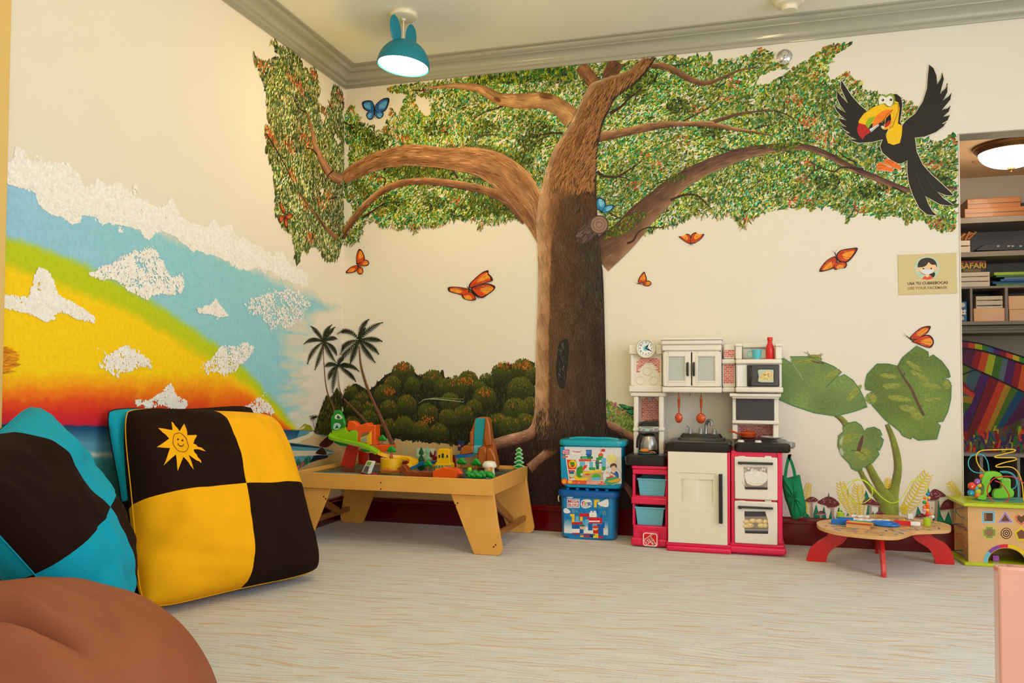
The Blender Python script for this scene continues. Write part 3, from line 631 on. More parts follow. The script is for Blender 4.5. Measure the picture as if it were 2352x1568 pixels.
P.dabs(P.px([(1250,1030),(1262,1012),(1278,1018),(1276,1035),(1258,1048)]),60,[((110,60,40),1),((140,84,54),1)],L=.02,W=.006,ang=50)
# limbs behind the trunk
bc=[(186,142,92),(160,112,66),(128,82,46),(100,60,34)]
limb(P,[(2198,433),(2140,432),(2083,436),(2010,408),(1960,388),(1900,356),(1847,338),(1773,341),(1699,356),(1625,384),(1563,417),(1514,460),(1470,500),(1430,545),(1372,592)],[7,10,12,14,15,15,14,20,30,34,40,52,60,66,80],[(150,112,84),(118,82,60),(92,60,44),(82,52,40)],n=90,streaks=420,sl=.05,sw=.005)
limb(P,[(1372,316),(1440,303),(1514,288),(1570,285),(1636,286),(1680,296),(1718,301),(1775,312)],[22,19,17,10,14,8,6,2],[(186,140,92),(140,96,60),(96,60,38)],streaks=110,sl=.06)
limb(P,[(1492,150),(1520,152),(1550,163),(1580,180),(1610,191),(1640,188)],[12,16,14,14,12,8],[(150,108,70),(120,80,50),(90,58,36)],streaks=60,sl=.05)
limb(P,[(1630,192),(1662,178),(1699,162),(1736,155)],[8,6,4,2],[(120,84,56),(90,60,40)],streaks=12)
limb(P,[(1640,280),(1665,272),(1699,262),(1740,256),(1777,254)],[9,8,6,4,2],[(120,80,56),(80,50,36)],streaks=12)
limb(P,[(978,202),(1022,199),(1060,198),(1105,206),(1150,228),(1200,233),(1250,232),(1290,250),(1316,275)],[3,8,14,20,28,35,38,40,46],[(150,104,60),(186,138,84),(196,148,94),(150,100,58)],n=70,streaks=300,sl=.07,sw=.005)
limb(P,[(1334,152),(1352,175),(1372,200)],[28,30,34],[(110,68,40),(150,98,60),(120,76,46)],streaks=60,sl=.04)
limb(P,[(1418,142),(1408,160),(1396,182)],[34,34,32],[(120,76,48),(100,62,40)],streaks=60,sl=.04)
limb(P,[(782,550),(812,505),(850,462),(895,430),(960,416),(1030,421),(1110,436),(1170,462),(1215,500)],[8,16,14,15,15,17,18,26,42],[(196,146,98),(160,110,68),(120,76,48),(110,68,44)],n=70,streaks=260,sl=.07,sw=.005)
limb(P,[(789,412),(820,392),(875,368),(948,357),(1022,364),(1090,370),(1140,388),(1185,425),(1222,480),(1252,560),(1262,640)],[26,36,42,50,48,62,74,82,66,30,20],[(196,144,92),(150,100,58),(178,128,82),(140,92,56),(160,114,74)],n=90,streaks=900,sl=.1,sw=.007)
# trunk
Lf=[(1228,1000),(1229,945),(1231,860),(1234,780),(1237,700),(1237,620),(1234,560),(1222,515)]; 
P.ribbon(P.px([(1236,1010),(1229,960),(1230,900),(1232,830),(1235,740),(1237,640),(1236,570),(1232,520),(1238,460),(1246,425),(1260,375),(1276,337),(1306,294),(1331,243),(1354,198),(1386,182),(1440,165),(1476,136)]),
   P.px([(1400,1010),(1393,960),(1392,900),(1391,830),(1389,740),(1386,640),(1378,570),(1374,520),(1371,460),(1370,425),(1372,355),(1377,322),(1386,284),(1400,255),(1412,230),(1435,210),(1470,184),(1508,134)]),
   [(196,158,118),(170,124,84),(128,84,50),(110,72,42),(98,66,42),(86,60,42),(70,50,38),(54,38,30)],n=150,streaks=2600,sl=.09,sw=.006,jit=10)
P.off+=1e-4
up=P.px([(1262,432),(1268,380),(1290,335),(1318,292),(1345,240),(1372,200),(1436,170),(1474,138),(1504,136),(1466,182),(1432,208),(1408,230),(1396,256),(1382,284),(1374,322),(1369,355),(1366,440),(1330,446),(1290,440)])
P.dabs(up,2200,[((162,110,62),3),((146,96,54),3),((176,124,74),2),((122,78,44),1.2)],L=.045,W=.0035,cj=.6,ang=lambda x,y: np.where(y>2.35,62,np.where(y>2.05,58,80)),aj=8)
low=P.px([(1262,990),(1262,760),(1268,560),(1290,460),(1340,448),(1368,450),(1374,560),(1386,700),(1390,990)])
def lowc(x,y,c):
    t=np.clip((1.6-y)/1.3,0,1)[:,None]; s=np.clip((x-1.42)/.22,0,1)[:,None]; d=np.array([98,66,40])*(1-s)+np.array([52,38,30])*s; g=np.array([104,82,66]); b=d*(1-t*.5)+g*t*.5*(1-.3*s)
    return b*.8+c*.2+ (vnoise(x*30,y*12,77)-.5)[:,None]*22
P.dabs(low,17000,[((100,72,50),1),((66,48,34),1),((124,94,70),.5)],L=.022,W=.003,ang=92,aj=12,colf=lowc,cj=.7)
P.dabs(P.px([(1335,450),(1368,450),(1372,500),(1360,540),(1330,560),(1325,500)]),300,[((84,50,28),2),((66,44,28),2)],L=.05,W=.012,ang=90,aj=12)
P.dabs(P.px([(1340,560),(1378,560),(1384,700),(1350,690)]),400,[((50,42,32),2),((66,54,40),2)],L=.05,W=.006,ang=92,aj=6)
for k_ in range(5): P.dabs(P.px([(1232,940+k_*14),(1395,940+k_*14),(1397,1030),(1232,1030)]),420,[((58,38,28),2),((44,28,20),2),((80,56,42),1)],L=.03,W=.0035,ang=88,aj=12)
# cut branch stub
P.poly(P.px([(1322,545),(1328,530),(1358,500),(1385,530),(1350,558),(1335,562)]),(74,54,50)); P.dabs(P.px([(1324,545),(1330,530),(1360,505),(1380,530),(1350,555),(1335,560)]),260,[((96,72,66),2),((70,50,46),2),((120,94,84),1)],L=.025,W=.006,ang=40,aj=10)
for r,c in ((22,(84,60,54)),(19,(146,112,98)),(15,(128,96,84)),(12,(152,118,104)),(8,(124,92,80)),(5,(160,126,112))): P.poly(P.px(circ(1377,517,r,22)),c)
# hollow and knots
P.smooth(P.px([(1288,785),(1303,778),(1308,800),(1304,850),(1297,890),(1284,885),(1278,850),(1282,810)]),(40,34,30)); P.dabs(P.px([(1286,790),(1302,785),(1302,850),(1294,880),(1284,860)]),90,[((66,58,52),1),((30,26,22),2),((110,96,86),.3)],L=.03,W=.006,ang=85)
def knot(c,rx,ry,rot,col=(112,66,34)):
    for i,k in enumerate((1,.75,.5,.25)):
        q=circ(c[0],c[1],rx*k,22,ry=ry*k,rot=rot); P.outline(P.px(q),.0035,col)
knot((1332,322),18,7,-1.1); knot((1256,222),15,6,.15); knot((1144,230),8,4,.6)
P.build('painted_tree_trunk',PM,wall_back,label='mural of a broad brown tree trunk with roots and spreading limbs')
# twigs and leaf tufts over the limbs
P=PBk(.0045)
tw=[(C6,[(380,700),(300,730),(150,780),(60,840),(0,870)],5),(C6,[(1040,1010),(900,1010),(780,1030),(640,1010)],6),(C6,[(860,1050),(780,1090),(720,1140)],3),(C6,[(1575,790),(1700,710),(1790,620),(1900,540),(1990,520)],9),(C6,[(1430,1440),(1500,1490),(1650,1500),(1760,1440),(1870,1370),(1960,1290)],8),(C6,[(1640,1500),(1740,1510),(1800,1540)],3),(C6,[(300,1030),(180,1030),(100,1060),(50,1110)],3),
 (C2,[(920,1080),(1000,1050),(1080,1050),(1140,1100),(1180,1140)],7),(C2,[(650,1350),(690,1330),(720,1280),(780,1250),(860,1250),(885,1230)],6),(C2,[(1000,590),(1060,560),(1150,510),(1240,430)],4),(C2,[(1340,775),(1270,770),(1180,740)],4),(C2,[(930,245),(1000,240),(1060,220)],3),(C2,[(1230,380),(1160,370)],3),(C2,[(1560,525),(1640,550),(1700,590)],3),(C2,[(1440,640),(1500,620),(1560,615)],3),(C2,[(540,1160),(600,1190),(650,1195)],4),
 (C3,[(900,890),(820,880),(760,880),(720,905),(640,880),(580,850)],6),(C3,[(640,880),(580,910),(540,960)],4),(C3,[(860,850),(780,810),(720,750)],4),(C3,[(1080,1000),(1130,1020),(1180,1050)],5),(C1,[(1330,945),(1300,900),(1270,870)],8),(C1,[(740,1190),(800,1150),(880,1100),(960,1090)],7),(C1,[(615,590),(650,610),(700,640)],5),(C1,[(600,1340),(640,1300),(670,1260)],4),(C1,[(870,1000),(880,950),(840,930)],5),(C1,[(900,770),(920,740),(960,720)],4),(C1,[(1050,400),(1130,400),(1200,390)],3)]
for k,pts,w in tw: P.stroke(P.px(catmull(pts,5),*k),w*.0022,.0022,(58,34,24))
tufts=[(C1,[(1230,830),(1290,790),(1310,800),(1260,870)]),(C1,[(1430,840),(1470,810),(1530,830),(1500,870),(1440,870)]),(C1,[(1540,870),(1560,780),(1620,770),(1640,800),(1590,860),(1510,960),(1480,960)]),(C1,[(1690,850),(1650,900),(1590,960),(1540,1010),(1500,1060),(1560,1040),(1620,960),(1680,880)]),(C1,[(1680,790),(1790,930),(1830,980),(1760,930),(1700,860)]),(C1,[(1250,740),(1500,735),(1560,760),(1400,770),(1250,770)]),(C1,[(870,900),(960,870),(1150,860),(1230,880),(1120,940),(950,950)]),(C1,[(1320,940),(1500,930),(1540,960),(1400,950)]),(C1,[(1390,1030),(1530,1040),(1700,1110),(1740,1200),(1600,1180),(1450,1180),(1390,1100)]),(C2,[(880,960),(950,910),(1030,930),(1000,970),(900,960),(780,1010),(820,980)]),(C2,[(500,1290),(640,1190),(720,1150),(780,1170),(700,1260),(600,1300),(510,1330)]),(C2,[(1380,740),(1650,730),(1750,740),(1600,770)]),(C6,[(0,1150),(180,1150),(400,1240),(480,1290),(600,1400),(760,1560),(640,1500),(420,1310),(200,1210),(0,1200)]),(C3,[(370,730),(520,730),(440,790)]),(C1,[(560,880),(590,850),(600,880),(570,920)]),(C1,[(680,960),(730,930),(760,1000),(820,1060),(760,1080),(700,1010)])]
for k,pts in tufts:
    u=P.px(pts,*k); P.dabs(u,int(area(u)*9500),[((84,100,18),3),((120,126,24),2),((56,74,16),3),((30,80,40),1),((150,100,40),.3)],L=.022,W=.009,ang=60,aj=30)
P.build('painted_twigs',PM,wall_back)
# ---- flower bank by the kitchen
P=PBk(.0032)
P.dabs(P.px([(1310,90),(1370,110),(1440,160),(1520,200),(1600,230),(1640,300),(1640,420),(1580,430),(1480,370),(1400,320),(1312,285)],*C8),620,[((120,150,60),3),((80,120,50),2),((170,180,90),2),((150,130,80),1)],L=.022,W=.008,ang=60,aj=45)
for a,b in [(1380,130),(1405,118),(1410,148),(1360,265),(1432,195),(1495,215)]:
    for i in range(5): P.poly(P.px(circ(a+9*math.cos(i*1.257),b+9*math.sin(i*1.257),6,7),*C8),(204,96,130))
    P.poly(P.px(circ(a,b,4,7),*C8),(236,180,190))
P.smooth(P.px([(1440,130),(1480,125),(1540,145),(1600,160),(1600,225),(1560,230),(1520,210),(1530,190),(1480,165)],*C8),(20,60,40)); P.smooth(P.px([(1452,134),(1490,132),(1590,165),(1500,162)],*C8),(44,150,96)); P.smooth(P.px([(1530,195),(1590,180),(1590,218),(1560,220)],*C8),(44,150,96)); P.stroke(P.px([(1522,135),(1526,170)],*C8),.003,.003,(150,210,160))
P.build('painted_flower_bank',PM,wall_back)
# ---- broad leaf plant
P=PBk(.003)
def leaf(pts,k,base,spots,veins):
    uv=P.px(pts,*k); P.poly(uv,base); 
    def cf(x,y,c):
        n1=vnoise(x*8,y*8,61)[:,None]; o=np.array(base)*(.84+.34*n1)+(c-128)*.09
        return o
    P.dabs(uv,int(area(uv)*60000),[((120,120,120),1),((170,170,170),1),((90,90,90),1)],L=.009,W=.0035,ang=60,aj=60,colf=cf,cj=.35)
    for (a,b,w,h,an) in spots:
        P.dabs(P.px(circ(a,b,w,12,ry=h,rot=math.radians(an)),*k),int(w*h*.2)+10,[((150,158,62),2),((136,148,62),3),((168,170,84),1)],L=.018,W=.003,ang=-an,aj=12,cj=.5)
    P.outline(uv,.0035,(36,120,80))
    for v,w,c in veins: P.stroke(P.px(catmull(v,5),*k),w*.4,w,c,mid=w)
def stem(cl,w,k=C9): 
    limb(P,[(k[0][0]+a/k[1],k[0][1]+b/k[1]) for a,b in cl],[x/k[1]*1.0 for x in w],[(150,158,66),(136,146,52),(120,128,44),(104,84,44)],n=40,streaks=120,sl=.03,sw=.005,jit=8)
stem([(425,718),(460,735),(505,785)],[22,34,44]); stem([(790,780),(830,880),(860,1000),(868,1100),(850,1200),(810,1300),(800,1420)],[30,42,52,56,64,130,150])
stem([(660,1070),(700,1150),(745,1230),(800,1330)],[50,56,62,110]); stem([(600,1105),(640,1180),(690,1250),(760,1330),(800,1425)],[32,36,44,70,130])
leaf([(20,330),(60,315),(133,360),(108,303),(230,303),(350,345),(420,375),(470,412),(438,450),(490,430),(550,470),(600,540),(630,600),(650,657),(560,690),(430,722),(280,700),(130,650),(25,605),(0,560)],C9,(118,142,76),[(400,430,60,18,-30),(560,560,70,22,-50),(230,335,90,14,-8)],[([(110,330),(170,420),(200,470)],.008,(138,160,96)),([(470,412),(400,480),(360,520)],.006,(96,122,64)),([(250,330),(300,345),(345,350)],.01,(110,84,52))])
leaf([(635,500),(650,430),(720,355),(800,355),(865,370),(900,310),(1000,228),(1080,270),(1085,308),(1115,290),(1180,340),(1225,400),(1237,447),(1180,462),(1225,467),(1243,510),(1240,600),(1220,690),(1185,760),(1140,765),(1168,790),(1140,885),(1010,893),(970,868),(960,885),(900,860),(880,828),(780,750),(690,650),(650,572),(692,545),(640,535)],C9,(112,132,56),[(800,440,60,16,6),(820,510,60,20,-4),(880,600,80,20,8),(940,670,60,22,12),(1000,720,40,26,20),(980,370,60,16,35),(1020,440,70,16,30),(1110,510,60,16,10),(1110,605,60,14,-4),(1215,500,22,30,0),(680,600,30,40,-50)],[([(865,370),(900,440),(960,530),(1010,640),(1050,720)],.014,(96,72,50)),([(1010,650),(1040,650)],.004,(50,80,50)),([(900,450),(915,420)],.006,(50,80,50))])
leaf([(480,800),(520,770),(570,762),(610,790),(630,832),(650,810),(700,800),(740,820),(757,860),(733,855),(765,890),(755,930),(735,965),(718,950),(735,992),(690,1050),(630,1085),(615,1070),(615,1098),(580,1110),(540,1090),(528,1060),(470,1000),(443,930),(450,860),(485,832)],C9,(116,136,70),[(620,990,50,40,0),(500,890,30,50,60),(560,860,50,14,0)],[([(620,860),(605,910),(588,970)],.02,(100,66,50)),([(588,968),(620,985),(640,1000)],.003,(50,90,60)),([(588,968),(540,965)],.003,(50,90,60))])
for q in ([(455,960),(470,1000),(485,985),(470,950)],[(455,915),(470,925),(480,870),(465,880)]): P.smooth(P.px(q,*C9),(180,190,160))
P.build('painted_broad_leaf_plant',PM,wall_back,label='mural of a plant with three huge green leaves')
P=PBk(.0042)   # grasshopper on the leaf
P.smooth(P.px([(235,290),(270,300),(320,310),(330,325),(280,325),(240,312)],*C9),(120,124,30)); 
for s in ([(240,290),(205,270)],[(245,290),(225,265)],[(300,305),(322,285),(325,335)],[(290,305),(330,280)],[(320,300),(340,285)]): P.stroke(P.px(s,*C9),.002,.002,(96,92,40))
P.smooth(P.px([(250,292),(290,290),(328,300),(280,306)],*C9),(150,150,60)); P.build('painted_grasshopper',PM,wall_back)
# ---- mushrooms, grass blades and ferns
P=PBk(.0022)
for t in [((160,850),(200,705),(240,850)),((240,850),(282,725),(305,850)),((330,855),(360,730),(390,855)),((400,855),(430,740),(490,800),(480,860)),((80,860),(110,800),(150,860)),((500,850),(525,795),(550,850)),((585,850),(600,790),(612,850)),((715,815),(735,700),(770,740),(770,815)),((1220,845),(1245,725),(1300,845)),((1390,890),(1460,660),(1480,800),(1500,900)),((1440,900),(1470,790),(1530,900)),((1510,905),(1560,775),(1605,915)),((680,700),(712,560),(750,650)),((320,640),(328,580),(340,640)),((1340,600),(1355,538),(1370,600)),((60,860),(70,700),(120,860)),((770,815),(785,775),(800,815))]:
    P.poly(P.px(t,*C10),(16,118,82))
    a=np.array(t,float); cc=a.mean(0); P.poly(P.px((a-cc)*.5+cc,*C10),(28,140,100))
def mush(cap,stem_,spots=10):
    P.poly(P.px(stem_,*C10),(176,150,134)); uv=P.px(cap,*C10); P.smooth(uv,(178,150,138)); a=np.array(cap,float); top=a.copy(); lo=a[:,1].max(); top[:,1]=np.where(a[:,1]>lo-12,a[:,1]-9,a[:,1]); P.smooth(P.px(top,*C10),(112,40,44))
    b0,b1=a.min(0),a.max(0)
    for _ in range(spots*3):
        x=RNG.uniform(b0[0],b1[0]);y=RNG.uniform(b0[1],b0[1]+(b1[1]-b0[1])*.65)
        if inpoly(top,np.array([x]),np.array([y-3]))[0] and inpoly(top,np.array([x]),np.array([y+4]))[0]: P.poly(P.px(circ(x,y,RNG.uniform(1.5,4),7),*C10),(222,196,184))
mush([(85,668),(120,640),(160,628),(200,645),(222,670),(170,690),(110,688)],[(145,690),(165,690),(172,850),(140,850)])
mush([(215,690),(260,650),(330,625),(400,655),(440,708),(380,745),(320,745),(300,720)],[(350,740),(385,740),(380,855),(362,855)],16)
mush([(202,800),(240,775),(270,778),(300,800),(298,812),(210,815)],[(238,812),(260,812),(256,850),(240,850)],5)
mush([(668,705),(700,665),(750,640),(810,675),(860,725),(800,725),(730,715)],[(745,720),(768,720),(765,815),(745,815)],12)
mush([(805,812),(830,785),(860,778),(890,792),(912,812),(860,822)],[(850,815),(870,815),(870,830),(850,830)],5)
mush([(1350,650),(1370,590),(1410,550),(1470,565),(1535,620),(1480,632),(1440,660),(1380,672)],[(1425,655),(1455,655),(1440,890),(1415,890)],14)
mush([(1470,765),(1500,690),(1550,655),(1610,670),(1640,740),(1560,755),(1500,770)],[(1575,755),(1605,755),(1625,905),(1595,905)],10)
mush([(1215,845),(1235,815),(1280,798),(1320,815),(1330,840),(1270,850)],[(1262,842),(1282,842),(1282,860),(1262,860)],5)
P.build('painted_mushrooms',PM,wall_back,label='mural of red-brown spotted mushrooms among green blades')
P=PBk(.0018)
def fern(cl,w,n,L,k=C10):
    s=np.array(catmull(cl,6)); P.stroke(P.px(s,*k),.006,.003,(236,200,20))
    for i in range(n):
        t=(i+.5)/n; j=int(t*(len(s)-2)); p=s[j]+(s[j+1]-s[j])*(t*(len(s)-2)-j); d=s[j+1]-s[j]; d/=np.linalg.norm(d); nn=np.array([-d[1],d[0]]); l=L*(.45+.75*math.sin(PI*(.1+.8*t)))
        for sg in (1,-1): P.stroke(P.px(catmull([p,p+nn*sg*l*.55+d*l*.15,p+nn*sg*l*.85+d*l*.6],4),*k),.0055,.003,(238,206,30))
fern([(112,845),(100,700),(110,580),(128,480)],0,12,44); fern([(570,815),(530,700),(480,600),(445,460)],0,13,62); fern([(650,830),(650,720),(630,600),(637,495)],0,12,66)
fern([(1085,810),(1150,720),(1230,600),(1290,480),(1360,375)],0,15,84); fern([(930,545),(935,490),(935,430)],0,5,36); fern([(1690,610),(1640,580),(1600,530),(1560,470)],0,7,46); fern([(1120,800),(1100,760),(1090,720)],0,4,40)
P.build('painted_ferns',PM,wall_back,label='mural of yellow fern fronds along the bottom of the wall')
# ---- toucan
P=PBk(.005)
T=lambda q:P.px(q,*C11)
LW=[(213,225),(255,290),(300,360),(370,440),(445,505),(540,560),(640,680),(600,765),(500,790),(380,800),(320,785),(280,765),(350,768),(290,740),(245,705),(295,712),(235,675),(200,635),(265,655),(215,620),(175,570),(265,592),(210,550),(165,500),(143,440),(180,480),(250,520),(200,450),(172,390),(168,315),(210,370),(285,450),(245,380),(205,290),(206,240)]
RW=[(1020,78),(1060,110),(1088,180),(1095,260),(1130,200),(1140,150),(1155,210),(1120,355),(1175,290),(1188,250),(1188,330),(1145,415),(1200,370),(1225,340),(1215,400),(1133,500),(1190,480),(1217,457),(1200,510),(1145,560),(1190,550),(1210,540),(1190,590),(1120,632),(1160,620),(1175,610),(1150,650),(1080,700),(980,740),(900,750),(840,760),(780,700),(770,640),(810,590),(890,530),(960,420),(1000,300),(1008,180)]
BD=[(690,350),(720,348),(760,380),(773,440),(765,520),(750,600),(770,640),(850,660),(890,760),(905,880),(960,1000),(1040,1090),(1140,1180),(1240,1275),(1230,1285),(1180,1283),(1095,1250),(1150,1310),(1240,1370),(1200,1378),(1120,1365),(1040,1320),(985,1290),(1010,1360),(1050,1430),(1090,1468),(1000,1460),(930,1400),(870,1280),(830,1160),(818,1050),(820,960),(760,990),(700,985),(650,940),(590,890),(568,830),(590,770),(640,700),(680,600),(700,500),(700,400)]
for q in (LW,RW,BD): P.outline(T(q),.006,(226,214,180))
P.off+=1e-4
for q in (LW,RW,BD): P.poly(T(q),(40,34,26))
P.stroke(T([(905,1090),(940,1190),(985,1290)]),.002,.002,(70,62,52)); P.stroke(T([(1000,1120),(1040,1190),(1095,1250)]),.002,.002,(70,62,52))
Y_=(246,196,14)
P.poly(T([(700,410),(735,425),(747,480),(738,560),(732,620),(772,640),(768,720),(750,800),(690,818),(640,800),(622,740),(640,690),(680,640),(690,560)]),Y_)
P.smooth(T([(370,615),(395,560),(440,510),(510,465),(600,437),(640,460),(700,432),(738,440),(735,520),(710,600),(640,670),(590,672),(575,655),(605,640),(612,580),(540,600),(440,640)]),Y_)
P.poly(T([(495,660),(505,590),(540,540),(600,500),(690,490),(670,530),(600,590),(540,630)]),(246,130,30)); P.poly(T([(430,630),(460,570),(520,555),(500,600),(460,667)]),(150,182,32))
P.poly(T([(370,615),(430,632),(460,667),(485,700),(430,730),(405,768),(365,720),(355,670)]),(190,40,34)); P.poly(T([(468,672),(552,625),(560,638),(485,700)]),(214,224,230)); P.poly(T([(485,700),(560,640),(612,590),(600,645),(575,655),(600,676),(640,670),(600,760),(470,760)]),(40,34,26))
P.smooth(T([(575,648),(610,640),(670,590),(690,540),(694,500),(700,560),(680,620),(640,668),(598,676)]),(247,170,30)); P.poly(T([(612,640),(622,572),(664,528),(670,585),(640,632)]),(20,14,14)); P.smooth(T([(606,650),(640,598),(668,600),(650,635),(620,655)]),(190,44,30)); P.poly(T([(575,645),(590,640),(612,655),(605,665),(585,660)]),(214,224,230))
P.stroke(T(catmull([(430,522),(500,470),(560,448),(605,436),(615,455),(655,466),(700,440),(730,440),(735,500),(700,600),(680,660)],4)),.0022,.0022,(60,40,20)); P.stroke(T(catmull([(690,492),(640,530),(600,585),(560,630),(470,700)],4)),.002,.002,(60,40,20))
P.smooth(T([(548,375),(590,350),(620,362),(670,342),(700,370),(704,430),(680,450),(560,430)]),(140,160,36)); P.smooth(T([(552,400),(562,370),(590,360),(622,380),(655,360),(686,380),(688,430),(668,463),(640,460),(612,434),(585,440),(556,446)]),(240,236,216))
for a,b in ((593,404),(667,401)): P.poly(T(circ(a,b,12,14)),(30,24,20)); P.poly(T(circ(a-3,b-4,3,8)),(240,240,230))
P.outline(T([(552,400),(562,370),(590,360),(622,380),(655,360),(686,380),(688,430),(668,463),(640,460),(612,434),(585,440),(556,446)]),.0015,(60,50,20))
for q in ([(540,1000),(575,978),(620,1005),(690,1045),(680,1066),(590,1050),(545,1050)],[(600,975),(635,945),(740,1000),(762,1028),(740,1042),(660,1015)]):
    P.outline(T(q),.006,(226,214,180)); P.smooth(T(q),(240,116,34)); 
for s in ([(545,1010),(580,1005),(620,1015)],[(548,1035),(590,1030)],[(612,960),(660,990)],[(640,955),(690,985)]): P.stroke(T(s),.0018,.0018,(80,40,20))
P.build('painted_toucan',PM,wall_back,label='painted black toucan with spread wings, yellow throat and a long coloured beak')
# ---- butterflies
def butterfly(name,wall,P,k,wings,body,cols=((60,14,10),(214,70,20),(244,150,40),(246,206,140)),lab=None,ant=()):
    for w in wings:
        a=np.array(w,float); r=a[0]; P.smooth(P.px(w,*k),cols[0],4)
    for w in wings:
        a=np.array(w,float); c=a.mean(0); P.smooth(P.px((a-c)*.84+c+(a[0]-c)*.04,*k),cols[1],4)
    for w in wings:
        a=np.array(w,float); r=a[0]; c=a.mean(0); P.smooth(P.px((a-c)*.55+c+(c-r)*.18,*k),cols[2],4)
        far=sorted(a,key=lambda p:-np.linalg.norm(p-r))[:5]
        for p in far[:4]: P.stroke(P.px([r+(p-r)*.15,r+(p-r)*.88],*k),.0012,.0018,cols[0])
        for p in far[1:4]:
            q=r+(p-r)*.66; P.stroke(P.px([r+(p-r)*.48+(c-r)*.1,q+(c-r)*.08],*k),.001,.001,cols[3],mid=.006)
    P.stroke(P.px(body,*k),.004,.003,(24,14,12),mid=.009)
    for s in ant: P.stroke(P.px(s,*k),.0012,.0008,(90,70,50))
    return P.build(name,PM,wall,label=lab)
k1=((1000,600),14.256)
butterfly('painted_butterfly',wall_back,PBk(.005),k1,[[(1130,880),(1100,820),(1150,710),(1290,570),(1450,430),(1600,330),(1745,295),(1750,400),(1850,500),(1893,600),(1860,650),(1650,715),(1350,800)],[(1170,900),(1400,800),(1650,725),(1800,740),(1930,795),(1968,850),(1900,960),(1700,1110),(1560,1195),(1400,1160)],[(1130,930),(900,855),(600,830),(440,850),(415,915),(480,1000),(700,1060),(860,1100),(1080,1080)],[(1180,1000),(900,1060),(868,1120),(930,1220),(1100,1275),(1280,1280),(1340,1210)]],[(1050,835),(1250,1030),(1430,1215)],lab='large painted orange butterfly between the palms and the trunk',ant=([(1060,840),(1040,800),(1060,660)],))
butterfly('painted_butterfly',wall_back,PBk(.005),C1,[[(708,1478),(700,1430),(718,1383),(742,1405),(752,1450)],[(712,1482),(752,1450),(778,1462),(774,1484),(745,1490)],[(708,1484),(672,1492),(640,1518),(640,1534),(690,1527),(712,1505)],[(716,1492),(706,1528),(728,1542),(744,1524),(738,1500)]],[(700,1470),(724,1502)],lab='painted orange butterfly under the branches near the corner')
butterfly('painted_butterfly',wall_left,PLf(.0045),C4,[[(206,1195),(180,1150),(176,1110),(200,1145),(215,1175)],[(205,1205),(175,1205),(172,1245),(190,1250),(205,1225)],[(214,1205),(250,1190),(266,1203),(240,1232),(218,1222)],[(212,1215),(232,1240),(228,1280),(212,1280),(206,1240)]],[(205,1185),(214,1230)],cols=((50,16,10),(176,60,24),(206,110,50),(226,180,130)),lab='painted dark orange butterfly on the left wall leaves')
butterfly('painted_butterfly',wall_back,PBk(.005),C2,[[(1044,1352),(1005,1335),(970,1306),(1005,1306),(1018,1290),(1042,1300)],[(1046,1352),(1048,1298),(1078,1280),(1092,1298),(1130,1291),(1100,1330)]],[(1042,1300),(1047,1358)],lab='small painted orange butterfly under the leaves right of the trunk',ant=([(1045,1355),(1030,1370)],[(1048,1355),(1065,1368)]))
butterfly('painted_butterfly',wall_back,PBk(.005),((1360,540),7.84),[[(880,865),(828,850),(850,765),(935,658),(965,710),(988,800),(960,850)],[(910,885),(980,825),(1040,825),(1070,870),(1030,915),(960,915)]],[(810,868),(905,885)],lab='smallest painted orange butterfly beside the trunk',ant=([(810,868),(750,845)],))
butterfly('painted_butterfly',wall_back,PBk(.005),C3,[[(732,1425),(760,1392),(820,1380),(866,1380),(830,1440),(790,1470),(748,1460)],[(726,1430),(680,1450),(642,1490),(628,1525),(680,1516),(720,1500),(738,1470)],[(738,1465),(795,1470),(790,1500),(755,1505),(725,1514),(716,1492)]],[(722,1405),(742,1458)],lab='painted orange butterfly left of the facemask sign',ant=([(722,1408),(700,1390)],[(724,1406),(736,1385)]))
butterfly('painted_butterfly',wall_back,PBk(.005),C9,[[(955,182),(960,158),(1030,100),(1096,88),(1088,120),(1062,148),(1000,182)],[(968,192),(1066,150),(1108,165),(1121,205),(1102,238),(1075,240),(1000,212)]],[(928,158),(968,192)],lab='painted orange butterfly above the big green leaf',ant=([(930,160),(905,135)],[(930,160),(898,152)]))
blue=((14,18,34),(36,104,176),(96,170,222),(190,222,236))
butterfly('painted_butterfly',wall_back,PBk(.005),C1,[[(811,500),(800,468),(770,462),(737,475),(745,512),(775,530),(808,530)],[(811,525),(775,530),(762,555),(780,582),(806,572)],[(815,505),(830,478),(870,450),(906,452),(892,510),(865,535),(818,530)],[(816,528),(865,532),(866,562),(840,576),(820,560)]],[(812,488),(815,572)],cols=blue,lab='painted blue butterfly in the gap of the leaves near the corner')
butterfly('painted_butterfly',wall_back,PBk(.0055),C2,[[(484,1145),(450,1130),(412,1100),(445,1098),(465,1112)],[(488,1150),(458,1112),(466,1066),(500,1070),(520,1105),(505,1140)],[(494,1156),(520,1115),(570,1112),(552,1144),(518,1160)]],[(480,1140),(496,1160)],cols=((14,40,60),(36,140,190),(120,196,222),(200,230,236)),lab='painted blue butterfly on the trunk above the cut branch')
# small pale yellow spots on the trunk
P=PBk(.006)
for a,b,r in ((1303,911,2.2),(1323,909,3)): P.poly(P.px(circ(a,b,r,8)),(240,210,120))
P.build('pale_spot',PM,wall_back)
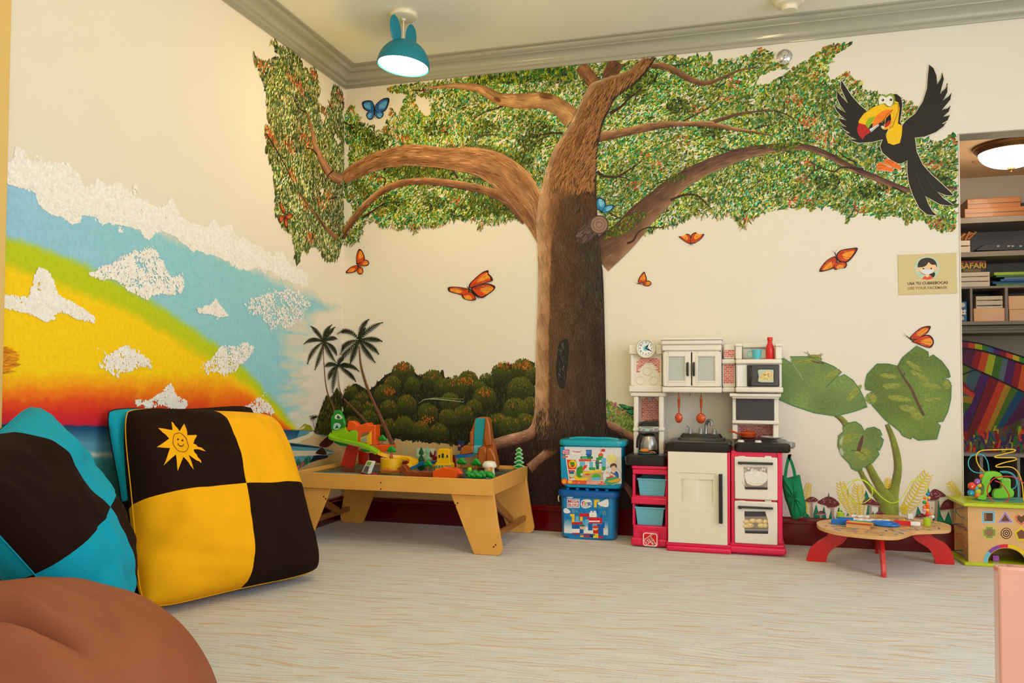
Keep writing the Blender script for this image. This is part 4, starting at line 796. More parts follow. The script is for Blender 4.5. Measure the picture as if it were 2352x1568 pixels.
# ================================================================ CUSHIONS
vel=mat('brown_velvet',(38,17,8),.9,noise=.35,nscale=7,bump=.3,bscale=500,spec=.15)
yel=mat('yellow_velvet',(255,184,4),.75,noise=.06,nscale=9,bump=.3,bscale=500,spec=.2)
tea=mat('teal_velvet',(2,166,194),.75,noise=.1,nscale=9,bump=.3,bscale=500,spec=.2)
def cushion(name,label,TL,TR,BR,BL,thick,mats,cols,group=None,seed=0,inset=.03,pip=None,wr=1.,spots=(),split=(.5,.5),back=None,fu=None):
    """four-patch floor cushion; corners in space, cols = material index of (top left, top right, bottom left, bottom right)"""
    TL,TR,BR,BL=[np.array(p,float) for p in (TL,TR,BR,BL)]; ctr=(TL+TR+BR+BL)/4
    nrm=np.cross(TR-BL,TL-BR); nrm/=np.linalg.norm(nrm)
    if nrm@(CAM-ctr)<0: nrm=-nrm
    n=56; m=MB(); rng=np.random.default_rng(seed)
    def surf(u,v,side):
        a_,b_=2*u-1,2*v-1; k_=1-.07*(a_*a_*b_*b_)**2.5; u0,v0=u,v; 
        uu=u+inset*math.sin(PI*v)*(1-2*u)*1.0; vv=v+inset*math.sin(PI*u)*(1-2*v)
        uu=.5+(uu-.5)*k_; vv=.5+(vv-.5)*k_
        p=(TL*(1-uu)+TR*uu)*(1-vv)+(BL*(1-uu)+BR*uu)*vv
        e=(max(0,1-abs(2*u-1)**2.8)*max(0,1-abs(2*v-1)**2.8))**.5
        d=min(u,v,1-u,1-v)
        w=(vnoise(np.array([u*6+seed]),np.array([v*6]),seed)[0]-.5)*.028+(vnoise(np.array([u*17]),np.array([v*9+seed]),seed+1)[0]-.5)*.012
        w+=.007*math.sin((u*28+v*9+seed))*math.exp(-d*10)*min(1,d*30)+(vnoise(np.array([u*5+v*3]),np.array([v*20-u*6+seed]),seed+4)[0]-.5)*.016*math.exp(-d*4)
        h=thick*e+w*wr*min(1,d*10)
        for su,sv,sr,sh in spots:
            h+=sh*math.exp(-((u-su)**2+(v-sv)**2)/sr**2)*side
        return p+nrm*side*h
    edges=[]
    # grid lines forced onto the patch seams
    us=np.r_[np.linspace(0,split[0],n//2+1),np.linspace(split[0],1,n//2+1)[1:]]; vs=np.r_[np.linspace(0,split[1],n//2+1),np.linspace(split[1],1,n//2+1)[1:]]
    for side in (1,-1):
        V=[];F=[];MI=[]
        for v in vs:
            for u in us: V.append(surf(u,v,side))
        base=len(m.v)
        for j in range(n):
            for i in range(n):
                q=(0 if i<n//2 else 1)+(0 if j<n//2 else 2); c=(back or cols)[q] if side<0 else cols[q]
                F.append((j*(n+1)+i,j*(n+1)+i+1,(j+1)*(n+1)+i+1,(j+1)*(n+1)+i)); MI.append(c)
        m.add(V,F); m.m[-len(F):]=MI
    root=thing(name,label,'cushion',tuple((BL+BR)/2),group)
    m.build('cover',mats,root,angle=80)
    if pip is not None:
        pts=[surf(u,0,0) for u in us[:-1]]+[surf(1,v,0) for v in vs[:-1]]+[surf(u,1,0) for u in us[::-1][:-1]]+[surf(0,v,0) for v in vs[::-1][:-1]]
        MB().tube(pts,.0022,6,closed=True).build('piping',pip,root)
    return root,surf
r1,s1=cushion('floor_cushion','yellow and brown four-patch floor cushion with a smiling sun',(.085,-2.0,.775),(.335,-1.275,.715),(.655,-1.395,.02),(.36,-2.20,.03),.165,[vel,yel],[0,1,1,0],'large floor cushions on the left',3,pip=yel,inset=.014,spots=((.015,.70,.05,-.05),(.10,.66,.05,-.022),(.16,.60,.05,.012),(.12,.78,.05,-.018),(.22,.80,.06,-.01),(.86,.97,.1,.02),(.25,.12,.08,-.02)),wr=1.2)
# appliqued sun on the top left patch
def sunmap():
    k=((340,950),10.456)
    pts=[(555,195),(600,225),(650,300),(700,350),(755,430),(800,350),(865,245),(900,330),(938,525),(1150,510),(1170,535),(1100,660),(1080,725),(1140,745),(1190,800),(1280,820),(1380,910),(1280,880),(1190,855),(1085,860),(1110,930),(1160,980),(1190,1050),(1260,1120),(1275,1190),(1220,1145),(1150,1120),(1050,1050),(975,990),(1010,1080),(1060,1220),(1095,1345),(1010,1240),(970,1170),(920,1110),(850,1040),(800,1150),(710,1380),(690,1200),(665,985),(560,1070),(365,1245),(440,1080),(525,828),(380,820),(208,808),(350,710),(500,605),(420,510),(350,460),(235,355),(400,370),(585,400),(575,300)]
    return [(k[0][0]+a/k[1],k[0][1]+b/k[1]) for a,b in pts],k
def on_cushion(surf,px,py,it=14):
    """uv on the cushion front below a picture point"""
    u,v=.3,.3; d=ray(px,py); 
    def f(u,v):
        p=surf(min(max(u,0.01),.99),min(max(v,.01),.99),1)-CAM; z=p@AF; return np.array([CX+F_*(p@AR)/z-px,CY-F_*(p@AU)/z-py])
    for _ in range(it):
        r=f(u,v); e=1e-3; J=np.stack([(f(u+e,v)-r)/e,(f(u,v+e)-r)/e],1); s=np.linalg.solve(J,r); u-=.8*s[0]; v-=.8*s[1]; u=min(max(u,.02),.98); v=min(max(v,.02),.98)
    return u,v
sp,sk=sunmap(); uvs=[on_cushion(s1,*p) for p in sp]
def decal(name,polys,surf,m,parent,lift=.003,label=None):
    mb=MB()
    for uv in polys:
        uv=[np.array(p) for p in uv]; tris=[list(t) for t in tessellate_polygon([[Vector((p[0],p[1],0)) for p in uv]])]; V=list(uv)
        for _ in range(3):   # subdivide so it follows the bulge
            nt_=[];cache={}
            def mid(a,b):
                k_=(min(a,b),max(a,b))
                if k_ not in cache: V.append((V[a]+V[b])/2); cache[k_]=len(V)-1
                return cache[k_]
            for a,b_,c in tris:
                x,y,z=mid(a,b_),mid(b_,c),mid(c,a); nt_+=[(a,x,z),(x,b_,y),(z,y,c),(x,y,z)]
            tris=nt_
        P3=[]
        for p in V:
            q=surf(p[0],p[1],1); e=1e-3; n=np.cross(surf(p[0]+e,p[1],1)-q,surf(p[0],p[1]+e,1)-q); n/=np.linalg.norm(n)
            if n@(CAM-q)<0: n=-n
            P3.append(q+n*lift)
        mb.add(P3,tris)
    return mb.build(name,m,parent,angle=80,label=label)
sun=decal('sun_applique',[uvs],s1,yel,r1,.0025,'smiling yellow sun with pointed rays')
def arcpx(pts): return [on_cushion(s1,sk[0][0]+a/sk[1],sk[0][1]+b/sk[1]) for a,b in pts]
face=catmull([(740,475),(810,495),(910,600),(945,700),(968,800),(900,910),(800,912),(720,890),(610,760),(592,640),(630,510)],5,True)
mb=MB()
def lift(p,l):
    q=s1(p[0],p[1],1); e=1e-3; n=np.cross(s1(p[0]+e,p[1],1)-q,s1(p[0],p[1]+e,1)-q); n/=np.linalg.norm(n); n=-n if n@(CAM-q)<0 else n; return q+n*l
mb.tube([lift(p,.0035) for p in arcpx(face)],.0012,5,closed=True)
mb.tube([lift(p,.0035) for p in arcpx(catmull([(710,710),(740,760),(800,785),(845,765),(862,725)],4))],[.0008,.0012,.0018,.002,.0022,.0022,.0022,.0024,.0024,.0024,.002,.002,.0018,.0014,.0012,.001,.0008],5)
for c in ((720,628),(828,650)): mb.ball(lift(arcpx([c])[0],.003),.0045,8)
mb.build('sun_face',mat('brown_stitching',(104,48,10),.8),sun)
cushion('floor_cushion','teal and brown floor cushion standing behind the sun cushion',(.03,-2.04,.775),(.20,-1.26,.765),(.40,-1.26,.05),(.235,-2.10,.03),.085,[vel,tea],[1,0,0,1],'large floor cushions on the left',8,wr=1.2,pip=vel,split=(.52,.5))
r3,s3=cushion('floor_cushion','teal and brown floor cushion leaning on one corner at the left edge of the photo',(.55,-3.12,.64),(.215,-2.535,.81),(.345,-2.27,.19),(.62,-2.63,.035),.15,[vel,tea],[0,1,1,0],'large floor cushions on the left',5,pip=tea,wr=1.3,inset=.012,back=[1,0,0,1])
# ================================================================ BEANBAGS
lea=mat('brown_beanbag_fabric',(152,80,44),.6,noise=.12,nscale=4,bump=.2,bscale=700)
def bag(name,label,c,r,h,m,seed,folds=(),es=1.2,ez=1.2):
    def top_(x,y):
        d=0
        for fx,fy,fr,fh,fa in folds:
            u=(x-fx)*math.cos(fa)+(y-fy)*math.sin(fa); v=-(x-fx)*math.sin(fa)+(y-fy)*math.cos(fa); d+=fh*math.exp(-(v/fr)**2-(u/(fr*4.))**2)
        w=(vnoise(np.array([x*9+seed]),np.array([y*9]),seed)[0]-.5)*.022+(vnoise(np.array([x*4+y*9+seed]),np.array([y*3]),seed)[0]-.5)*.03
        return d,w
    n,k=140,60; V=[];F=[]
    for j in range(k+1):
        t=PI*.5*j/k
        for i in range(n):
            a=2*PI*i/n; rr=r*(math.sin(t)**es)*(1+.03*math.sin(3*a+seed)+.02*math.sin(7*a+seed*2)); x,y=math.cos(a)*rr,math.sin(a)*rr; d,w=top_(x,y); zz=h*math.cos(t)**ez
            V.append((c[0]+x,c[1]+y,max(.002,c[2]+zz+(d+w)*min(1,zz/h*2))))
        for i in range(n):
            if j<k: F.append((j*n+i,j*n+(i+1)%n,(j+1)*n+(i+1)%n,(j+1)*n+i))
    F.append(tuple(k*n+i for i in range(n)))
    root=thing(name,label,'beanbag',(c[0],c[1],0)); MB().add(V,F).build('cover',m,root,angle=85)
    def hz(x,y):
        s=min(.999,(math.hypot(x,y)/r)**(1/es)); zz=h*math.cos(math.asin(s))**ez; d,w=top_(x,y); return c[2]+zz+(d+w)*min(1,zz/h*2)
    return root,hz
BAGC=(.80,-3.14,.0)
rb,hz=bag('beanbag','big tan-brown beanbag with deep folds in the bottom left corner',BAGC,.50,.405,lea,3,folds=[(.12,-.13,.026,-.13,.42),(.11,-.075,.016,.035,.35),(.155,-.185,.016,.045,.62),(.30,-.20,.014,-.035,.55),(.27,-.27,.016,.03,.7),(.24,-.09,.016,-.022,.2),(.05,.03,.03,.014,.3),(.22,.04,.022,-.016,-.5),(.36,.06,.025,.012,-.8)])
m=MB(); m.tube([(BAGC[0]+a,BAGC[1]+b_,hz(a,b_)+.002) for a,b_ in catmull([(-.12,-.05),(-.02,-.09),(.06,-.14),(.12,-.22),(.22,-.28)],8)],.0045,8); m.build('seam',lea,rb)
# ================================================================ PLAY TABLE
wd=wood('birch_laminate',(246,184,88),(228,158,66),(3,14,3)); wdd=wood('dark_strut_wood',(176,112,52),(150,92,40),(4,4,10)); blk=mat('black_plastic',(16,14,14),.35)
TX0,TX1,TY0,TY1=.105,1.243,-.765,-.075; TZ=.38; AP=.30; SF=.362
tb=thing('play_table','low wooden play table with a rimmed top covered in plastic toys','play table',((TX0+TX1)/2,(TY0+TY1)/2,0))
th=.018
for q in ((TX0,TY0,TX1,TY0+th),(TX0,TY1-th,TX1,TY1),(TX0,TY0+th,TX0+th,TY1-th),(TX1-th,TY0+th,TX1,TY1-th)): MB().box(q[0],q[1],AP,q[2],q[3],TZ).build('apron',wd,tb,bevel=.0015)
MB().box(TX0+th,TY0+th,SF-.012,TX1-th,TY1-th,SF-.001).build('tabletop',wd,tb)
P=Paint((TX0+th,TY0+th,SF-.001),(1,0,0),(0,1,0),(0,0,1),base=.0003); W_,H_=TX1-TX0-2*th,TY1-TY0-2*th
def top(U,V):
    n=vnoise(U*5,V*9,3)*.7+vnoise(U*14,V*18,4)*.3; c=np.tile(np.array([64,54,36.]),(len(U),1)); 
    c[n>.48]=(52,84,52); c[(n>.56)]=(44,100,92); c[n>.66]=(40,92,120); r=np.abs(V-.12-.05*np.sin(U*7)); c[r<.03]=(96,150,170); r2=np.abs(V-.32-.09*np.sin(U*5+1)); c[r2<.02]=(110,96,110); c[(U>.85)&(n<.6)]=(60,52,46); c[(U>.85)&(r<.05)]=(24,84,110); return c*(.9+.2*vnoise(U*60,V*60,6))[:,None],None
P.grid(0,W_,0,H_,.006,top); P.build('printed_landscape',paintmat('printed_board',.3,0),tb,label='printed brown, green and blue landscape')
k6=((640,900),3.794)
def onpl(pts,k,Y): return [tuple(onY(k[0][0]+a/k[1],k[0][1]+b_/k[1],Y)[[0,2]]) for a,b_ in pts]
legp=onpl([(1460,890),(1856,890),(1900,1150),(1938,1370),(1930,1410),(1905,1436),(1690,1420)],k6,TY0+.0)
legp=[(x,max(z,.001)) for x,z in legp]; legp[0]=(legp[0][0],AP+.04); legp[1]=(legp[1][0],AP+.04)
cx_=(TX0+TX1)/2
for y0 in (TY0+.0185,TY1-.037):
    for mir in (0,1):
        q=[(2*cx_-x if mir else x,z) for x,z in legp]; lg=MB().prism(q,y0,y0+.018,'y').build('leg',wd,tb,bevel=.002)
        if y0<-.5:
            for a,b_ in ((1541,984),(1560,967),(1874,1349),(1891,1331)):
                x,_,z=onY(k6[0][0]+a/k6[1],k6[0][1]+b_/k6[1],y0); x=2*cx_-x if mir else x; MB().cyl((x,y0+.001,z),(x,y0-.0015,z),.004,n=10).build('bolt',blk,lg)
for mir in (0,1):
    X=lambda x: 2*cx_-x if mir else x
    MB().box(min(X(1.225),X(1.245)),TY0+.03,.07,max(X(1.225),X(1.245)),TY1-.03,.10).build('stretcher',wdd,tb,bevel=.002)
    a=Vector((X(1.21),TY0+.05,.29)); b_=Vector((X(1.21),TY1-.22,.10)); d=(b_-a); d2=Vector((0,-d.z,d.y)).normalized()*.02
    MB().hexa([a-d2-Vector((.009,0,0)),a+d2-Vector((.009,0,0)),a+d2+Vector((.009,0,0)),a-d2+Vector((.009,0,0))],[b_-d2-Vector((.009,0,0)),b_+d2-Vector((.009,0,0)),b_+d2+Vector((.009,0,0)),b_-d2+Vector((.009,0,0))]).build('brace',wdd,tb,bevel=.002)
for a,b_ in ((892,790),(892,845)):
    x,_,z=onY(k6[0][0]+a/k6[1],k6[0][1]+b_/k6[1],TY0); MB().cyl((x,TY0+.001,z),(x,TY0-.0015,z),.0035,n=10).build('bolt',blk,tb)
for z in (.318,.356): MB().cyl((TX1-.012,TY0+.001,z),(TX1-.012,TY0-.001,z),.005,n=12).build('screw_cap',mat('pale_cap',(220,190,120),.4),tb)
# ================================================================ TOYS ON THE TABLE
def pl(name,c,**k): return mat(name,c,k.pop('rough',.32),coat=.2,**k)
lime=pl('lime_plastic',(150,204,6)); grn=pl('green_plastic',(0,146,36)); org_=pl('orange_plastic',(246,92,14)); ored=pl('orange_red_plastic',(206,40,10)); drd=pl('dark_red_plastic',(120,10,12)); ypl=pl('yellow_plastic',(246,190,10)); brp=pl('brown_plastic',(150,66,20)); rock=pl('rock_brown_plastic',(190,100,34),noise=.25,nscale=14); cyn=pl('cyan_plastic',(0,158,168)); blu=pl('blue_plastic',(4,96,150)); mint=pl('mint_plastic',(140,200,160)); wht=pl('white_plastic',(240,232,214)); dgr=pl('dark_green_plastic',(20,90,50)); tlp=pl('teal_plastic',(40,150,140))
T3=((740,920),8.254); T4=((980,940),8.712)
def pp(pts,k,y): return onpl(pts,k,y)
def plate(pts,k,y,th,name,m,parent=None,bevel=.003,z0=None,**kw):
    q=pp(pts,k,y)
    if z0 is not None: q=[(x,max(z,z0)) for x,z in q]
    return MB().prism(q,y,y+th,'y').build(name,m,parent,bevel=bevel,**kw)
ZS=SF+.0008
Y1_=-.33
ps=thing('ramp_playset','lime green and orange slide playset with a green sign at the left of the table','toy playset',(.36,Y1_,ZS),'toys on the play table')
sg=plate([(160,540),(165,300),(205,262),(222,200),(260,180),(320,180),(360,215),(375,260),(402,300),(415,360),(432,430),(425,500),(200,558)],T3,Y1_,.02,'sign_board',grn,ps,.005)
P=Paint((0,Y1_-.0006,0),(1,0,0),(0,0,1),(0,-1,0))
P.smooth(P.px([(240,330),(250,280),(300,252),(350,270),(385,320),(360,345),(280,350)],*T3),(226,230,216)); P.smooth(P.px([(275,320),(300,275),(345,325),(310,345)],*T3),(30,90,40)); P.smooth(P.px([(215,530),(225,450),(270,420),(330,435),(350,480),(300,540)],*T3),(190,214,220)); P.poly(P.px([(235,530),(280,450),(320,520)],*T3),(20,110,60)); P.poly(P.px([(240,370),(385,400),(420,480),(330,430),(250,410)],*T3),(60,120,40)); P.build('sticker',PM,sg)
plate([(180,560),(300,520),(418,500),(440,560),(500,590),(560,560),(640,560),(668,620),(665,790),(470,760),(240,720),(175,700)],T3,Y1_+.012,.035,'lime_hillside',lime,ps,.006)
plate([(470,420),(500,390),(560,380),(620,410),(660,450),(690,470),(640,520),(560,560),(480,570),(430,520),(470,490)],T3,Y1_+.03,.05,'boulder',org_,ps,.012)
plate([(480,570),(680,470),(850,418),(885,470),(1005,458),(1003,840),(900,850),(670,800),(665,610),(560,560)],T3,Y1_+.02,.07,'orange_house',org_,ps,.004)
pn=plate([(715,790),(720,700),(860,650),(930,570),(925,760),(935,830),(850,840),(845,800)],T3,Y1_+.016,.006,'yellow_frame',ypl,ps,.002); plate([(735,780),(738,710),(845,675),(842,800)],T3,Y1_+.0145,.004,'window_panel',mat('panel_print',(176,186,160),.5,noise=.5,nscale=90),ps,0)
plate([(745,615),(920,600),(915,650),(740,690)],T3,Y1_+.018,.004,'window_panel',mat('panel_print2',(150,120,90),.5,noise=.4,nscale=90),ps,0)
plate([(985,850),(1120,840),(1300,850),(1300,900),(1240,970),(1120,970),(1030,930)],T3,Y1_+.02,.08,'orange_deck',org_,ps,.004)
plate([(470,830),(680,880),(590,1278),(345,1240)],T3,Y1_-.02,.012,'support',ored,ps,.002,z0=ZS)
plate([(680,930),(870,1000),(840,1215),(685,1205)],T3,Y1_+.04,.012,'support',ored,ps,.002,z0=ZS); plate([(880,990),(990,1000),(1130,1060),(1130,1190),(890,1150)],T3,Y1_+.07,.01,'support',drd,ps,.002,z0=ZS)
plate([(200,760),(470,800),(470,865),(330,850),(230,800)],T3,Y1_+.0,.02,'underside',grn,ps,.003); plate([(690,910),(760,920),(860,940),(890,970),(800,970),(730,940)],T3,Y1_+.0,.02,'underside',grn,ps,.003)
def chute(pts,m,name,par,w=.05,wall=.012):
    C=np.array(catmull(pts,8)); T=np.gradient(C,axis=0); T[:,2]=0; T/=np.linalg.norm(T,axis=1)[:,None]+1e-9; Nn=np.stack([-T[:,1],T[:,0],0*T[:,0]],1); up=np.array([0,0,1.])
    pr=[(-w/2,wall),(-w/2+.004,wall),(-w/2+.006,.003),(w/2-.006,.003),(w/2-.004,wall),(w/2,wall),(w/2,-.004),(-w/2,-.004)]; V=[];F=[];k=len(pr)
    for c,n_ in zip(C,Nn):
        for a,z in pr: V.append(c+n_*a+up*z)
    for i in range(len(C)-1):
        for j in range(k): F.append((i*k+j,i*k+(j+1)%k,(i+1)*k+(j+1)%k,(i+1)*k+j))
    F+= [tuple(range(k)),tuple((len(C)-1)*k+j for j in range(k))]
    return MB().add(V,F).build(name,m,par,angle=50)
def p3(a,b_,k,Y): return onY(k[0][0]+a/k[1],k[0][1]+b_/k[1],Y)
chute([p3(230,640,T3,Y1_+.01),p3(215,720,T3,Y1_-.03),p3(480,790,T3,Y1_-.05),p3(760,850,T3,Y1_-.07),p3(950,930,T3,Y1_-.08),p3(1060,1000,T3,Y1_-.09)],lime,'lime_slide',ps)
chute([p3(1060,1000,T3,Y1_-.09),p3(1250,1060,T3,Y1_-.07),p3(1480,1080,T3,Y1_-.03),p3(1680,1120,T3,Y1_-.03),p3(1740,1180,T3,Y1_-.08),p3(1660,1240,T3,Y1_-.13),p3(1540,1270,T3,Y1_-.15)],ypl,'yellow_slide',ps)
c=p3(1310,1200,T3,Y1_-.1); rr=(p3(1500,1200,T3,Y1_-.1)[0]-p3(1130,1200,T3,Y1_-.1)[0])/2; m=MB(); n=40
V=[(c[0]+rr*(1+.02*(i%2))*math.cos(2*PI*i/n),c[1]+rr*(1+.02*(i%2))*math.sin(2*PI*i/n),z) for z in (ZS,p3(1300,1085,T3,Y1_-.1)[2]) for i in range(n)]
m.add(V,[(i,(i+1)%n,n+(i+1)%n,n+i) for i in range(n)]+[tuple(range(n)),tuple(range(n,2*n))]).build('yellow_drum',ypl,ps)
plate([(1500,1200),(1520,1150),(1600,1135),(1645,1170),(1580,1215)],T3,Y1_-.14,.012,'red_flap',drd,ps,.002)
def ttree(px,py,k,Y,s=1,crown=grn,lab='',standing=None):
    """small flat-crowned toy tree; px,py = crown centre"""
    c=p3(px,py,k,Y); r=.0125*s; z0=ZS if standing is None else standing
    o=thing('toy_tree',lab,'toy tree',(c[0],Y,z0),'small toy trees on the play table')
    m=MB(); m.tube([(c[0],Y,z0),(c[0]-.002,Y,(z0+c[2])/2),(c[0],Y,c[2])],[r*.55,r*.3,r*.35],8); m.build('trunk',brp,o)
    m=MB(); 
    for a,b_,q in ((0,.6,1),(-.9,-.1,.75),(.9,-.15,.75),(-.3,.1,1),(.4,.15,.95)): m.ball((c[0]+a*r,Y,c[2]+b_*r),r*q,12,(1,.6,.85))
    m.build('crown',crown,o); return o
ttree(1140,725,T3,Y1_+.05,1.35,lab='toy tree with a green crown on the orange deck of the playset',standing=p3(1140,860,T3,Y1_+.05)[2])
ttree(1315,935,T3,Y1_-.1,1.4,lab='toy tree with a green crown on top of the yellow drum',standing=p3(1315,1085,T3,Y1_-.1)[2])
ttree(2010,1205,T3,-.47,1.3,lab='toy tree beside the winding blue track, left of the yellow castle')
ttree(700,1055,T4,-.34,1.45,lab='toy tree at the foot of the waterfall, right of the yellow castle')
ttree(990,1075,T4,-.42,1.5,lab='toy tree just left of the white mushroom house')
# pine trees
def pine(pts,k,Y,m,lab,tiers=3,rim=None,back=.018):
    q=pp(pts,k,Y); xs=[p[0] for p in q]; zs=[p[1] for p in q]; cx=sum(xs)/len(xs); x0,x1,z1=min(xs),max(xs),max(zs); z0=ZS
    o=thing('toy_pine_tree',lab,'toy tree',(cx,Y,z0),'toy pine trees'); hh=z1-z0
    out=[];w=(x1-x0)/2
    for i in range(tiers):
        t=1-i/tiers; ww=w*(.45+.55*(i+1)/tiers); zt=z1-hh*.92*i/tiers; zb=z1-hh*.92*(i+1)/tiers; out.append((w*(.12 if i else .02),zt)); out.append((ww,zb+hh*.06)); out.append((ww*.8,zb))
    poly=[(cx+a,z) for a,z in out]+[(cx+.004,z0),(cx-.004,z0)]+[(cx-a,z) for a,z in out[::-1]]
    MB().prism(poly,Y,Y+.012,'y').build('tree_body',rim or m,o,bevel=.001)
    mb=MB()
    for i in range(tiers):
        ww=w*(.45+.55*(i+1)/tiers)*.74; zt=z1-hh*.92*i/tiers-hh*.07; zb=z1-hh*.92*(i+1)/tiers+hh*.02
        mb.prism([(cx,zt),(cx+ww,zb+hh*.045),(cx+ww*.6,zb),(cx,zb-hh*.02),(cx-ww*.6,zb),(cx-ww,zb+hh*.045)],Y-.003,Y+.001,'y')
    mb.build('branch_tier',m,o,bevel=.0008); return o
pine([(1870,885),(1940,1140),(1800,1140),(1870,1190)],T3,-.36,dgr,'dark green toy pine tree left of the yellow castle',3)
pine([(1990,870),(2065,1100),(1915,1100),(1990,1140)],T3,-.24,mint,'pale mint toy pine tree behind the dark green one',3)
pine([(1845,758),(1960,1080),(1728,1090),(1845,1165)],T4,-.105,grn,'toy pine tree with pale edges at the back right corner of the table',5,rim=mat('pale_green_plastic',(176,226,176),.4))
# fence and board behind
fe=thing('toy_fence','thin mint toy fence with a white board behind the pine trees','toy fence',(.7,-.16,ZS),'toys on the play table')
for a in (1600,1780): 
    a0=p3(a,880,T3,-.16); MB().box(a0[0]-.002,-.162,ZS,a0[0]+.002,-.158,a0[2]).build('post',mint,fe)
a0=p3(1610,1055,T3,-.16); a1=p3(2080,1060,T3,-.16); MB().box(a0[0],-.163,a0[2]-.004,a1[0],-.157,a0[2]+.002).build('rail',mint,fe)
plate([(1795,905),(2140,905),(2140,1050),(1795,1050)],T3,-.15,.003,'board',mat('pale_board',(206,214,184),.5),fe,0)
plate([(55,820),(80,850),(110,905),(140,910),(150,830),(165,815),(178,850),(172,930),(205,940),(200,1000),(170,1025),(130,1020),(100,960),(60,950)],T4,-.2,.01,'toy_gate',drd,None,.002,z0=ZS)['x']=1
g=bpy.data.objects['toy_gate']; del g['x']; tag(g,'dark red toy gate with pointed arms behind the yellow castle','toy','toys on the play table')
g=plate([(500,912),(572,905),(575,1045),(590,1190),(500,1190),(495,1050)],T4,-.27,.01,'toy_wall',drd,None,.002,z0=ZS); tag(g,'dark red upright toy panel right of the yellow castle','toy','toys on the play table')
# winding blue track
bt=thing('river_track','blue toy river track winding along the table','toy track',(.9,-.3,ZS),'toys on the play table')
chute([p3(1620,1300,T3,-.5),p3(1760,1240,T3,-.45),p3(1900,1190,T3,-.4),p3(2050,1190,T3,-.36),p3(2140,1160,T3,-.33)],blu,'track',bt,.035,.01)
chute([p3(480,960,T4,-.25),p3(640,950,T4,-.2),p3(820,930,T4,-.15),p3(960,910,T4,-.13)],blu,'track',bt,.045,.012)
m=MB(); m.box(.80,-.26,ZS,.815,-.24,p3(640,960,T4,-.2)[2]); m.build('track_pier',blu,bt)
# brown ground pieces
g=plate([(1500,1210),(1560,1240),(1600,1290),(1620,1340),(1700,1330),(1780,1350),(1900,1335),(2000,1350),(2100,1340),(2160,1350),(2160,1442),(1620,1440),(1540,1410),(1480,1330),(1420,1300),(1430,1270),(1490,1260)],T3,-.62,.05,'toy_bank',brp,None,.004,z0=ZS); tag(g,'brown rocky toy bank along the front rim of the table','toy','toys on the play table')
g=plate([(1080,1300),(1150,1290),(1300,1320),(1500,1310),(1500,1370),(1100,1370)],T3,-.56,.04,'toy_mound',pl('orange_brown_plastic',(196,100,30)),None,.004,z0=ZS); tag(g,'orange-brown toy base under the yellow drum','toy','toys on the play table')
g=plate([(1780,1110),(1900,1150),(2060,1120),(2090,1180),(1800,1200)],T3,-.30,.03,'toy_mound',brp,None,.004,z0=ZS); tag(g,'brown toy base under the pine trees','toy','toys on the play table')
# upright card on a red base
cdn=thing('toy_phone','white toy phone leaning on a flat red base at the front rim','toy',(.42,-.56,ZS),'toys on the play table')
q=[p3(a,b_,T3,-.6) for a,b_ in ((850,1135),(960,1148),(870,1388),(745,1350))]; q2=[p+np.array([.012,.014,.0]) for p in q]; MB().hexa(q,q2).build('body',wht,cdn,bevel=.002)
q=[p3(a,b_,T3,-.6015) for a,b_ in ((862,1150),(940,1158),(905,1230),(832,1215))]; MB().hexa(q,[p+np.array([0,.001,0]) for p in q]).build('screen',mat('screen_green',(130,170,60),.4),cdn)
q=[p3(a,b_,T3,-.6015) for a,b_ in ((825,1232),(895,1242),(855,1370),(765,1345))]; MB().hexa(q,[p+np.array([0,.001,0]) for p in q]).build('keypad',mat('keypad_grey',(120,110,100),.5,noise=.6,nscale=220),cdn)
c=onZ(740+900/8.254,920+1380/8.254,ZS); m=MB(); m.lathe([(.055,0),(.055,.004),(.03,.007)],(c[0],c[1],ZS),28,sy=.5); m.build('base',pl('red_plastic',(176,6,20)),cdn)
# yellow castle
ca=thing('toy_castle','yellow toy castle tower with teal lower windows in the middle of the table','toy castle',(.82,-.42,ZS),'toys on the play table')
plate([(215,830),(240,795),(262,785),(275,800),(330,780),(350,795),(370,780),(390,800),(430,800),(455,830),(462,1070),(490,1080),(492,1110),(170,1110),(180,1060),(205,1040)],T4,-.42,.05,'tower',ypl,ca,.002,z0=ZS)
plate([(170,1105),(492,1105),(492,1215),(168,1215)],T4,-.425,.055,'lower_storey',ypl,ca,.002,z0=ZS)
dk=mat('window_dark',(16,50,44),.4); m=MB()
for a,b_,c_,d_ in ((238,905,268,970),(300,880,342,968),(395,910,425,965)): q=pp([(a,b_),(c_,b_),(c_,d_),(a,d_)],T4,-.421); m.prism(q,-.4212,-.42,'y')
m.build('window',dk,ca); m=MB()
for a,c_ in ((180,215),(235,268),(290,328),(365,490)): q=pp([(a,1118),(c_,1118),(c_,1175),(a,1175)],T4,-.426); m.prism(q,-.4262,-.425,'y')
m.build('teal_window',tlp,ca)
